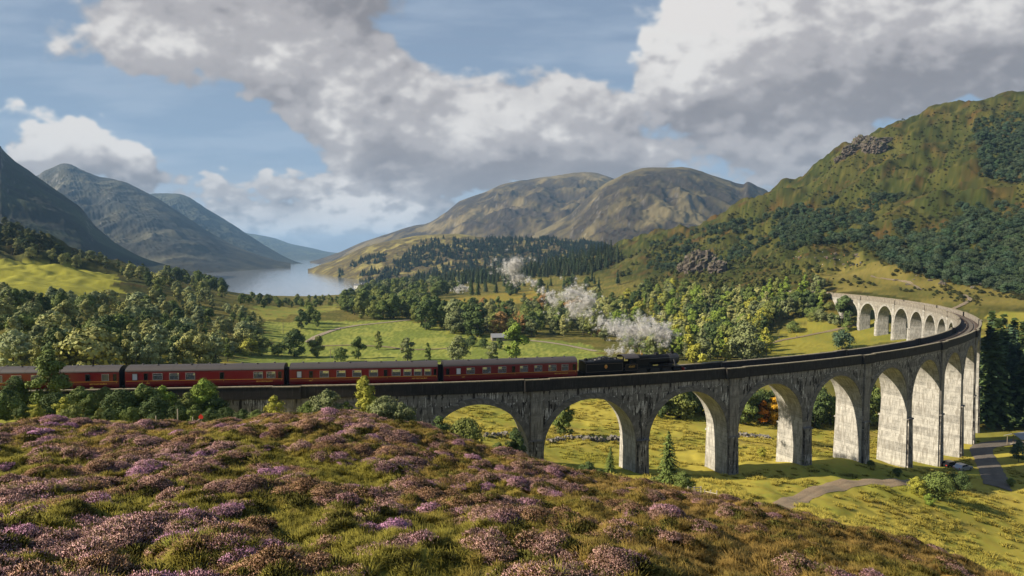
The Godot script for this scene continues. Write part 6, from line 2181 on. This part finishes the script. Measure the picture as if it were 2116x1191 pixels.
func build_small_things() -> void:
	M.car_black = mat(Color(0.012, 0.012, 0.014), 0.25)
	M.car_silver = mat(Color(0.35, 0.37, 0.40), 0.3, 0.5)
	car("black car parked at the foot of the sixth pier behind the big bush", land_at(1966, 966, 120.0), 0.25, M.car_black)
	car("silver car parked beside the black one, half hidden by the bush", land_at(1990, 972, 118.0), 0.4, M.car_silver)
	# hurdle fence below the knoll
	var a := land_at(1421, 1031, 66.0)
	var b := land_at(1449, 1030, 66.0)
	var c := land_at(1482, 1034, 66.0)
	for q in [[a, b, 5, "weathered five railed wooden gate below the shaggy conifer"], [b + Vector3(0.3, 0, 0.2), c, 3, "leaning three railed fence panel right of the wooden gate"]]:
		var t := thing("wooden_gate" if q[2] == 5 else "hurdle_fence", q[3], "gate" if q[2] == 5 else "fence", q[0])
		var run: Vector3 = q[1] - q[0]
		for f in [0.0, 0.5, 1.0]:
			var st := begin()
			var p: Vector3 = run * f
			box(st, Vector3(-0.05, -0.4, -0.05), Vector3(0.05, 1.35 if q[2] == 5 else 1.05, 0.05), Transform3D(Basis(Vector3.BACK, 0.06 * (f - 0.3)), p))
			put("post", done(st), M.pale_wood, t)
		for k in q[2]:
			var st := begin()
			var y: float = 0.25 + k * (0.25 if q[2] == 5 else 0.32)
			tube(st, [Vector3(0, y, 0.06), run + Vector3(0, y * (1.0 if q[2] == 5 else 0.8), 0.06)], [0.042, 0.042], 5)
			put("rail", done(st), M.pale_wood, t)
	# posts and the red marker by the abutment
	var i := 0
	for q in [[367, 882, 64.0, 1.5, "pale wooden fence post standing before the brown earth bank"], [322, 884, 64.0, 1.1, "shorter weathered post left of the pale one below the bushes"], [398, 880, 66.0, 0.9, "short post right of the pale one towards the red marker"]]:
		var p := land_at(q[0], q[1], q[2])
		var st := begin()
		tube(st, [Vector3(0, -0.4, 0), Vector3(0.02, q[3] * 0.6, 0), Vector3(0.03, q[3], 0.01)], [0.06, 0.055, 0.05], 7)
		var t := thing("fence_post", q[4], "post", p, 0.0, "posts below the bushes on the left")
		put("stake", done(st), M.pale_wood, t)
		var cap := begin()
		tube(cap, [Vector3(0.03, q[3], 0.01), Vector3(0.03, q[3] + 0.03, 0.01)], [0.055, 0.03], 7)
		put("post_cap", done(cap), M.post_wood, t)
	var mp := land_at(416, 882, 68.0)
	var mk := thing("marker_board", "small orange red marker on a post with a leaning strut by the abutment", "marker", mp)
	var ms := begin()
	box(ms, Vector3(-0.05, -0.4, -0.05), Vector3(0.05, 1.1, 0.05))
	put("post", done(ms), M.post_wood, mk)
	var mb := begin()
	prism(mb, [Vector2(-0.22, 0.68), Vector2(-0.26, 0.95), Vector2(0.0, 1.22), Vector2(0.26, 0.95), Vector2(0.22, 0.68)], 0.05, 0.09)
	put("board", done(mb), M.red_paint, mk)
	var ml := begin()
	tube(ml, [Vector3(-1.5, -0.2, 0.1), Vector3(0.0, 0.75, 0.0)], [0.05, 0.045], 6)
	put("strut", done(ml), M.pale_wood, mk)
	# poles in the meadow
	for q in [[690, 741, 5.0, "taller of two poles standing on the meadow behind the train"], [683, 741, 4.2, "shorter of two poles standing on the meadow behind the train"], [585, 690, 6.5, "pole with a crossbar near the stream left of the meadow"]]:
		var p := land_at(q[0], q[1], 230.0)
		var t := thing("wooden_pole", q[3], "pole", p)
		var st := begin()
		tube(st, [Vector3(0, -0.5, 0), Vector3(0, q[2], 0)], [0.14, 0.10], 7)
		put("shaft", done(st), M.post_wood, t)
		var cr := begin()
		box(cr, Vector3(-0.7, q[2] - 0.5, -0.06), Vector3(0.7, q[2] - 0.38, 0.06))
		put("crossbar", done(cr), M.post_wood, t)
	# ruined field wall seen through the arches
	var r := RandomNumberGenerator.new()
	r.seed = 9
	for q in [[[1135, 915], [1180, 908], [1220, 911], [1262, 909], [1292, 914], "ruined dry stone wall crossing the field under the second arch"], [[1000, 903], [1040, 901], [1075, 904], [1092, 907], [1098, 910], "low tumbled stone wall crossing the field under the first arch"], [[1490, 902], [1520, 900], [1545, 903], [1570, 905], [1590, 908], "broken stone wall in the field under the fourth arch"]]:
		var pts := []
		for k in 5: pts.append(land_at(q[k][0], q[k][1], 100.0))
		var t := thing("stone_wall", q[5], "wall", pts[0])
		var st := begin()
		for k in 4:
			for m in 52:
				var f := r.randf()
				var p: Vector3 = (pts[k] as Vector3).lerp(pts[k + 1], f)
				if nz_fine.get_noise_2d(p.x * 0.4, p.z * 0.4) < -0.35: continue
				p += Vector3(r.randfn() * 0.25, 0, r.randfn() * 0.25)
				p.y = height(p.x, p.z) + r.randf_range(0.0, 0.75)
				var e := r.randf_range(0.13, 0.32)
				box(st, Vector3(-e, -e * 0.6, -e * 0.8), Vector3(e, e * 0.6, e * 0.8), Transform3D(Basis.from_euler(Vector3(r.randf(), r.randf() * 6, r.randf() * 0.6)), p - t.position))
		put("stones", done(st), M.wall_stone, t, "stuff")

# ---------------------------------------------------------------- people
func body_mesh(bones: Array, cell: float) -> Array:
	# tapered capsules joined smoothly and meshed as one skin: [points, normals, triangles, nearest bone of each point]
	var lo := Vector3(1e9, 1e9, 1e9)
	var hi := -lo
	for b in bones:
		for k in 2:
			lo = lo.min(b[k] - Vector3.ONE * (b[2 + k] + cell * 2)); hi = hi.max(b[k] + Vector3.ONE * (b[2 + k] + cell * 2))
	var n := Vector3i(((hi - lo) / cell).ceil()) + Vector3i.ONE
	var f := PackedFloat32Array()
	f.resize(n.x * n.y * n.z)
	f.fill(1.0)
	for z in n.z:
		for y in n.y:
			for x in n.x:
				var p := lo + Vector3(x, y, z) * cell
				var d := 1.0
				for b in bones:
					var ab: Vector3 = b[1] - b[0]
					var t := clampf((p - b[0]).dot(ab) / maxf(ab.length_squared(), 1e-6), 0.0, 1.0)
					var e: float = (p - b[0] - ab * t).length() - lerpf(b[2], b[3], t)
					var h := clampf(0.5 + 0.5 * (d - e) / 0.03, 0.0, 1.0)
					d = lerpf(d, e, h) - 0.03 * h * (1.0 - h)
				f[(z * n.y + y) * n.x + x] = d
	var at := {}
	var v := PackedVector3Array()
	var idx := PackedInt32Array()
	var sx := 1; var sy := n.x; var sz := n.x * n.y
	for z in n.z - 1:
		for y in n.y - 1:
			for x in n.x - 1:
				var o := z * sz + y * sy + x
				var q := Vector3.ZERO
				var c := 0
				for e in [[0, sx], [0, sy], [0, sz], [sx, sx + sy], [sx, sx + sz], [sy, sx + sy], [sy, sy + sz], [sz, sx + sz], [sz, sy + sz], [sx + sy, sx + sy + sz], [sx + sz, sx + sy + sz], [sy + sz, sx + sy + sz]]:
					var a := f[o + e[0]]; var b := f[o + e[1]]
					if (a < 0.0) != (b < 0.0):
						var t := a / (a - b)
						var pa := Vector3((e[0] % sy) , (e[0] % sz) / sy, e[0] / sz)
						var pb := Vector3((e[1] % sy), (e[1] % sz) / sy, e[1] / sz)
						q += pa.lerp(pb, t)
						c += 1
				if c:
					at[o] = v.size()
					v.append(lo + (Vector3(x, y, z) + q / c) * cell)
	for z in range(1, n.z - 1):
		for y in range(1, n.y - 1):
			for x in range(1, n.x - 1):
				var o := z * sz + y * sy + x
				for e in [[sx, sy, sz], [sy, sz, sx], [sz, sx, sy]]:
					var a := f[o]; var b := f[o + e[0]]
					if (a < 0.0) == (b < 0.0): continue
					var k := [at[o], at[o - e[1]], at[o - e[1] - e[2]], at[o - e[2]]]
					if a >= 0.0: k.reverse()
					for m in [0, 2, 1, 0, 3, 2]: idx.append(k[m])
	var nm := PackedVector3Array()
	nm.resize(v.size())
	for k in range(0, idx.size(), 3):
		var m := (v[idx[k + 2]] - v[idx[k]]).cross(v[idx[k + 1]] - v[idx[k]])
		for q in 3: nm[idx[k + q]] += m
	var own := PackedInt32Array()
	for k in v.size():
		nm[k] = nm[k].normalized()
		var best := 1e9
		var w := 0
		for b in bones.size():
			var ab: Vector3 = bones[b][1] - bones[b][0]
			var t := clampf((v[k] - bones[b][0]).dot(ab) / maxf(ab.length_squared(), 1e-6), 0.0, 1.0)
			var e: float = (v[k] - bones[b][0] - ab * t).length() - lerpf(bones[b][2], bones[b][3], t)
			if e < best: best = e; w = bones[b][4]
		own.append(w)
	return [v, nm, idx, own]

# what a bone wears: 0 skin, 1 top, 2 trousers, 3 shoes, 4 hair
func standing_bones(step: float, arms: float) -> Array:
	var out := [[Vector3(0, 1.60, 0.01), Vector3(0, 1.66, 0), 0.085, 0.10, 0], [Vector3(0, 1.68, -0.025), Vector3(0, 1.66, -0.04), 0.095, 0.095, 4], [Vector3(0, 1.45, 0), Vector3(0, 1.56, 0.01), 0.055, 0.05, 0], [Vector3(0, 1.60, 0.10), Vector3(0, 1.585, 0.105), 0.016, 0.018, 0],
		[Vector3(-0.07, 1.36, 0), Vector3(0.07, 1.36, 0), 0.12, 0.12, 1], [Vector3(0, 1.3, 0), Vector3(0, 1.0, 0), 0.145, 0.13, 1], [Vector3(-0.06, 0.95, 0), Vector3(0.06, 0.95, 0), 0.12, 0.12, 2]]
	for s in [-1.0, 1.0]:
		var k: float = step * s
		out.append([Vector3(0.09 * s, 0.92, 0), Vector3(0.10 * s, 0.5, k * 0.5), 0.085, 0.06, 2])
		out.append([Vector3(0.10 * s, 0.5, k * 0.5), Vector3(0.105 * s, 0.1, k), 0.058, 0.042, 2])
		out.append([Vector3(0.105 * s, 0.05, k - 0.03), Vector3(0.115 * s, 0.035, k + 0.15), 0.045, 0.035, 3])
		var el := Vector3(0.23 * s, 1.12, 0.02 - k * 0.3).lerp(Vector3(0.22 * s, 1.18, 0.12), arms)
		var ha := Vector3(0.25 * s, 0.86, 0.06 - k * 0.5).lerp(Vector3(0.06 * s, 1.42, 0.30), arms)
		out.append([Vector3(0.18 * s, 1.38, 0), el, 0.055, 0.045, 1])
		out.append([el, ha, 0.043, 0.032, 1])
		var d := (ha - el).normalized()
		out.append([ha, ha + d * 0.09, 0.032, 0.03, 0])
		for q in 4: out.append([ha + d * 0.08, ha + d * (0.15 + 0.012 * (q % 3)) + Vector3(0.012 * (q - 1.5), 0, 0.01), 0.010, 0.008, 0])
	return out

func seated_bones() -> Array:
	var out := [[Vector3(0, 1.10, 0.01), Vector3(0, 1.16, 0), 0.085, 0.10, 0], [Vector3(0, 1.18, -0.025), Vector3(0, 1.16, -0.04), 0.095, 0.095, 4], [Vector3(0, 0.95, 0), Vector3(0, 1.06, 0.01), 0.055, 0.05, 0], [Vector3(0, 1.10, 0.10), Vector3(0, 1.085, 0.105), 0.016, 0.018, 0],
		[Vector3(-0.07, 0.86, 0), Vector3(0.07, 0.86, 0), 0.12, 0.12, 1], [Vector3(0, 0.8, 0), Vector3(0, 0.55, -0.02), 0.145, 0.13, 1]]
	for s in [-1.0, 1.0]:
		out.append([Vector3(0.09 * s, 0.48, 0), Vector3(0.10 * s, 0.5, 0.42), 0.085, 0.06, 2])
		out.append([Vector3(0.10 * s, 0.5, 0.42), Vector3(0.105 * s, 0.1, 0.40), 0.058, 0.042, 2])
		out.append([Vector3(0.105 * s, 0.05, 0.37), Vector3(0.115 * s, 0.035, 0.55), 0.045, 0.035, 3])
		var el := Vector3(0.24 * s, 0.64, 0.10)
		var ha := Vector3(0.12 * s, 0.66, 0.34)
		out.append([Vector3(0.18 * s, 0.88, 0), el, 0.055, 0.045, 1])
		out.append([el, ha, 0.043, 0.032, 1])
		var d := (ha - el).normalized()
		out.append([ha, ha + d * 0.09, 0.032, 0.03, 0])
		for q in 4: out.append([ha + d * 0.08, ha + d * (0.15 + 0.012 * (q % 3)) + Vector3(0.012 * (q - 1.5), 0, 0.01), 0.010, 0.008, 0])
	return out

var bodies := {}

func person(pose: String, top: Color, legs: Color, hair: Color, at: Vector3, turn: float, label: String, group := "") -> void:
	var key := [pose, top, legs, hair]
	if not bodies.has(key):
		var b: Array = bodies[pose]
		var col := PackedColorArray()
		for k in b[3]: col.append([Color(0.45, 0.28, 0.2), top, legs, Color(0.04, 0.035, 0.03), hair][k])
		var a := []
		a.resize(Mesh.ARRAY_MAX)
		a[Mesh.ARRAY_VERTEX] = b[0]; a[Mesh.ARRAY_NORMAL] = b[1]; a[Mesh.ARRAY_INDEX] = b[2]; a[Mesh.ARRAY_COLOR] = col
		var m := ArrayMesh.new()
		m.add_surface_from_arrays(Mesh.PRIMITIVE_TRIANGLES, a)
		bodies[key] = m
	var o := put("person", bodies[key], M.cloth)
	o.position = at
	o.rotation.y = turn
	tag(o, label, "person", group)

func build_people() -> void:
	M.cloth = mat(Color.WHITE, 0.9, 0.0, true)
	bodies["stand"] = body_mesh(standing_bones(0.04, 0.0), 0.04)
	bodies["walk"] = body_mesh(standing_bones(0.24, 0.0), 0.04)
	bodies["film"] = body_mesh(standing_bones(0.05, 1.0), 0.04)
	bodies["sit"] = body_mesh(seated_bones(), 0.04)
	var tops := {"red": Color(0.5, 0.03, 0.03), "white": Color(0.7, 0.7, 0.68), "navy blue": Color(0.03, 0.05, 0.14), "black": Color(0.02, 0.02, 0.02), "orange": Color(0.65, 0.2, 0.03), "pale blue": Color(0.25, 0.4, 0.6), "pink": Color(0.6, 0.22, 0.28), "grey": Color(0.2, 0.2, 0.21)}
	var keys := tops.keys()
	var hairs := [Color(0.05, 0.03, 0.02), Color(0.12, 0.08, 0.04), Color(0.3, 0.3, 0.3), Color(0.02, 0.018, 0.015)]
	var legs := [Color(0.03, 0.04, 0.08), Color(0.02, 0.02, 0.022), Color(0.12, 0.10, 0.08)]
	person("walk", tops["navy blue"], legs[1], hairs[0], land_at(1610, 703, 240.0), 1.4, "walker in dark blue on the footpath, left of two")
	person("walk", tops["black"], legs[0], hairs[1], land_at(1647, 699, 240.0), -1.5, "walker in black on the footpath, right of two")
	person("stand", tops["grey"], legs[0], hairs[2], land_at(703, 683, 300.0), 0.6, "person in grey standing on the pale meadow track")
	# onlookers on the slope above the far end of the line
	var r := RandomNumberGenerator.new()
	r.seed = 52
	var spots := [[1645, 534], [1655, 532], [1662, 533], [1668, 535], [1700, 524], [1718, 528], [1716, 541], [1688, 548], [1700, 550], [1745, 531], [1757, 549], [1763, 551], [1770, 550], [1640, 537], [1672, 531], [1709, 537], [1735, 540], [1752, 545], [1693, 541], [1726, 549], [1778, 546], [1651, 539]]
	for k in spots.size():
		var top: String = keys[(k * 3 + 1) % keys.size()]
		var pose: String = ["film", "stand", "sit", "stand"][k % 4]
		var p := land_at(spots[k][0], spots[k][1], 330.0)
		if pose == "sit": p.y -= 0.42
		person(pose, tops[top], legs[k % 3], hairs[k % 4], p, r.randf_range(-0.7, 0.7) + PI * 0.0, "onlooker in %s %s on the hillside above the line, %s" % [top, {"film": "holding up a phone", "stand": "standing", "sit": "sitting"}[pose], "left group" if spots[k][0] < 1680 else ("right group" if spots[k][0] > 1740 else "middle group")], "onlookers on the hillside")
	# passengers
	var riders := [[59.96, -3.9, 0.86, "white"], [59.96, -1.55, -0.86, "navy blue"], [59.96, 4.05, 0.86, "black"], [59.96, 6.3, -0.86, "white"], [59.96, -6.3, -0.86, "grey"], [38.6, -5.6, 0.86, "white"], [38.6, -3.3, -0.86, "black"], [38.6, -1.1, 0.86, "pale blue"], [38.6, 1.2, 0.86, "grey"], [38.6, 4.4, -0.86, "red"], [38.6, 6.0, -0.7, "red"], [38.6, 6.0, 0.7, "pink"], [38.6, 7.5, 0.7, "orange"], [38.6, 8.9, -0.6, "red"], [17.2, -6.2, 0.86, "white"], [17.2, -4.1, 0.86, "navy blue"], [17.2, -2.0, -0.86, "black"], [17.2, 6.9, 0.86, "grey"], [17.2, 8.6, -0.6, "white"]]
	for k in riders.size():
		var q: Array = riders[k]
		var f := on_rails(q[0])
		var p: Vector3 = f * Vector3(q[1] + q[2] * 0.72, 1.12, 0.72)
		var face := f.basis.x * (-signf(q[2]))
		person("sit", tops[q[3]], legs[k % 3], hairs[k % 4], p, atan2(face.x, face.z), "passenger in %s seated at window %d of the %s coach" % [q[3], k % 9 + 1, {59.96: "nearest to the engine", 38.6: "second", 17.2: "third"}[q[0]]], "passengers in the coaches")

# ---------------------------------------------------------------- heather and grass, too many to count
func heather_mesh(seed_at: int, wide: float, tall: float, sprigs: int, bloom: float) -> ArrayMesh:
	# a cushion of upright twigs, each ending in a short spike of small bells
	var r := RandomNumberGenerator.new()
	r.seed = seed_at
	var L := Leaves.new()
	for k in sprigs:
		var a := r.randf() * TAU
		var d := sqrt(r.randf())
		var lump := 0.78 + 0.22 * sin(a * 3.0 + seed_at) * sin(d * 5.0 + seed_at * 2.0)
		var foot := Vector3(cos(a) * d * wide * 0.40, 0.0, sin(a) * d * wide * 0.40)
		var dir := Vector3(cos(a) * d * 0.8 + r.randfn() * 0.2, 1.0, sin(a) * d * 0.8 + r.randfn() * 0.2).normalized()
		var high := tall * lump * sqrt(maxf(1.0 - d * d * 0.72, 0.05)) * r.randf_range(0.86, 1.12)
		var tip := foot + dir * high
		var nm := (Vector3(cos(a) * d * 0.8, 0.75, sin(a) * d * 0.8) + rand_dir(r) * 0.45).normalized()
		var stem := Color(0.105, 0.10, 0.035) * r.randf_range(0.6, 1.3)
		var side := dir.cross(rand_dir(r)).normalized()
		if r.randf() < 0.45: L.blade(foot, foot.lerp(tip, 0.5), tip, side * 0.008, nm, stem * 0.7, Color(0.19, 0.19, 0.06) * r.randf_range(0.6, 1.2))
		if r.randf() < bloom:
			for q in 3:
				var t := r.randf_range(0.78, 1.0)
				var at := tip - dir * high * (0.05 + 0.09 * q) + rand_dir(r) * 0.018
				var u := rand_dir(r)
				var w := (dir + rand_dir(r) * 0.6).normalized()
				L.add(at, u * 0.0115, w * 0.021, (nm + rand_dir(r) * 0.3).normalized(), Color(t, t * r.randf_range(0.82, 1.0), t * r.randf_range(0.9, 1.0)))
		else:
			L.blade(tip - dir * 0.10, tip - dir * 0.05, tip, side * 0.011, nm, stem, Color(0.24, 0.23, 0.07) * r.randf_range(0.6, 1.2))
	return L.mesh()

func tuft_mesh(seed_at: int, wide: float, tall: float, blades: int, thick: float) -> ArrayMesh:
	var r := RandomNumberGenerator.new()
	r.seed = seed_at
	var L := Leaves.new()
	for k in blades:
		var a := r.randf() * TAU
		var d := sqrt(r.randf()) * wide * 0.3
		var base := Vector3(cos(a) * d, -0.03, sin(a) * d)
		var b := a + r.randfn() * 0.7
		var bow := r.randf_range(0.15, 0.75)
		var high := tall * r.randf_range(0.55, 1.1)
		var mid := base + Vector3(cos(b) * bow * high * 0.3, high * 0.6, sin(b) * bow * high * 0.3)
		var tip := base + Vector3(cos(b) * bow * high * 0.95, high * (1.0 - bow * 0.35), sin(b) * bow * high * 0.95)
		var side := Vector3(-sin(b), 0, cos(b)) * thick
		var nm := Vector3(cos(b) * 0.3 + r.randfn() * 0.25, 1.1, sin(b) * 0.3 + r.randfn() * 0.25).normalized()
		var t := r.randf_range(0.72, 1.0)
		L.blade(base, mid, tip, side, nm, Color(t * 0.8, t * 0.8, t * 0.75), Color(t, t, t))
	return L.mesh()

func build_heather() -> void:
	var r := RandomNumberGenerator.new()
	r.seed = 88
	var heath := []
	for k in 4: heath.append(heather_mesh(300 + k, 0.9, 0.40, 620, [0.95, 0.85, 0.6, 0.0][k]))
	var tufts := [tuft_mesh(320, 0.6, 0.46, 60, 0.009), tuft_mesh(321, 0.8, 0.34, 70, 0.010)]
	var flower_places := [[], [], [], []]
	var grass_places := [[], []]
	var area := 0
	for k in 78000:
		# evenly over the knoll
		var d := sqrt(r.randf_range(110.0, 4900.0))
		var a := r.randf_range(-0.80, 0.80)
		var p := Vector3(sin(a) * d, 0, -cos(a) * d)
		var h := heathery(p.x, p.z)
		if h < r.randf(): continue
		p.y = height(p.x, p.z)
		var n := nz.get_noise_2d(p.x * 0.16, p.z * 0.16) # the hummocks' own pattern: heather on the humps
		var m := nz.get_noise_2d(p.x * 0.09 + 50.0, p.z * 0.09)
		var f := nz_fine.get_noise_2d(p.x * 0.45 + 9.0, p.z * 0.45)
		var px := 1058.0 + p.x / -p.z * FOCAL
		var dry := smoothstep(700.0, 1500.0, px) * 0.30 - smoothstep(900.0, 100.0, px) * 0.05 + smoothstep(30.0, 62.0, d) * 0.05
		var w := n * 0.85 + m * 0.65 + f * 0.6 - dry + 0.02 + r.randf_range(-0.06, 0.06)
		var s := r.randf_range(0.5, 1.2) * (1.0 + d * 0.003)
		var slope := Vector3(height(p.x - 0.3, p.z) - height(p.x + 0.3, p.z), 0.6, height(p.x, p.z - 0.3) - height(p.x, p.z + 0.3)).normalized()
		var b := Basis(Quaternion(Vector3.UP, Vector3.UP.lerp(slope, 0.6).normalized())) * Basis(Vector3.UP, r.randf() * TAU)
		var t := Transform3D(b.scaled_local(Vector3(s * r.randf_range(0.75, 1.45), s * r.randf_range(0.55, 1.1), s * r.randf_range(0.75, 1.25))), p)
		if w > 0.215:
			if r.randf() < 0.30:
				grass_places[k % 2].append([t, Color(0.30, 0.25, 0.06).lerp(Color(0.20, 0.22, 0.04), r.randf()) * r.randf_range(0.7, 1.1)])
				continue
			var bright := smoothstep(0.2, 0.65, nz.get_noise_2d(p.x * 0.25 + 5.0, p.z * 0.25 + 80.0) + f * 0.3 + r.randf_range(-0.1, 0.1))
			var c := Color(0.64, 0.44, 0.41).lerp(Color(0.72, 0.43, 0.67), bright)
			c = c.lerp(Color(0.50, 0.34, 0.19), clampf(smoothstep(-0.2, 0.3, nz.get_noise_2d(p.x * 0.13 + 33.0, p.z * 0.13) + r.randf_range(-0.15, 0.15)) * (1.0 - bright * 0.8) + dry * 1.2, 0.0, 0.9))
			c = c * r.randf_range(0.8, 1.15)
			flower_places[0 if bright > 0.6 else (1 if r.randf() < 0.55 else 2)].append([t, c])
		elif w > 0.04 and r.randf() < 0.4:
			flower_places[3].append([t, Color(0.9, 0.9, 0.75) * r.randf_range(0.6, 1.1)])
		else:
			if r.randf() < 0.25: continue
			var c := Color(0.28, 0.25, 0.045).lerp(Color(0.37, 0.245, 0.07), clampf(dry * 3.0 + smoothstep(28.0, 60.0, d) * 0.6 + m * 1.2 + r.randf_range(-0.2, 0.2), 0.0, 1.0))
			grass_places[0 if r.randf() < 0.5 else 1].append([t, c * r.randf_range(0.7, 1.15)])
	for k in 4:
		mass("heather_vegetation", ["bright purple heather in full flower on the humps of the knoll", "dull pink heather covering much of the knoll", "browning heather past flowering on the knoll", "green heather shoots without flowers in the hollows"][k], heath[k], M.sprig, flower_places[k])
	for k in 2: mass("moor_grass", ["tall arching yellow green grass between the heather", "short tussocky orange grass between the heather"][k], tufts[k], M.blade, grass_places[k])
	# rough grass of the fields round the piers
	var field := [[], []]
	for k in 34000:
		var d := sqrt(r.randf_range(3600.0, 44000.0))
		var a := r.randf_range(-0.25, 0.78)
		var p := Vector3(sin(a) * d, 0, -cos(a) * d)
		if heathery(p.x, p.z) > 0.4: continue
		var so := track_near(p.x, p.z)
		if absf(so.y) < 3.5: continue
		if on_road(p.x, p.z): continue
		var n := nz.get_noise_2d(p.x * 0.05, p.z * 0.05) + nz_fine.get_noise_2d(p.x * 0.3, p.z * 0.3) * 0.6
		if n < r.randf_range(-0.2, 0.5): continue
		p.y = height(p.x, p.z)
		var s := r.randf_range(0.8, 1.7)
		var c := Color(0.50, 0.41, 0.075).lerp(Color(0.36, 0.33, 0.055), smoothstep(-0.1, 0.5, nz.get_noise_2d(p.x * 0.03, p.z * 0.03))) * r.randf_range(0.75, 1.2)
		field[k % 2].append([Transform3D(Basis(Vector3.UP, r.randf() * TAU).scaled(Vector3(s * 1.5, s * 0.75, s * 1.5)), p), c])
	var wide := [tuft_mesh(330, 0.8, 0.5, 34, 0.022), tuft_mesh(331, 1.0, 0.36, 34, 0.022)]
	for k in 2: mass("field_grass", ["rough yellow grass tussocks in the field round the piers", "short rough grass of the field round the piers"][k], wide[k], M.blade, field[k])
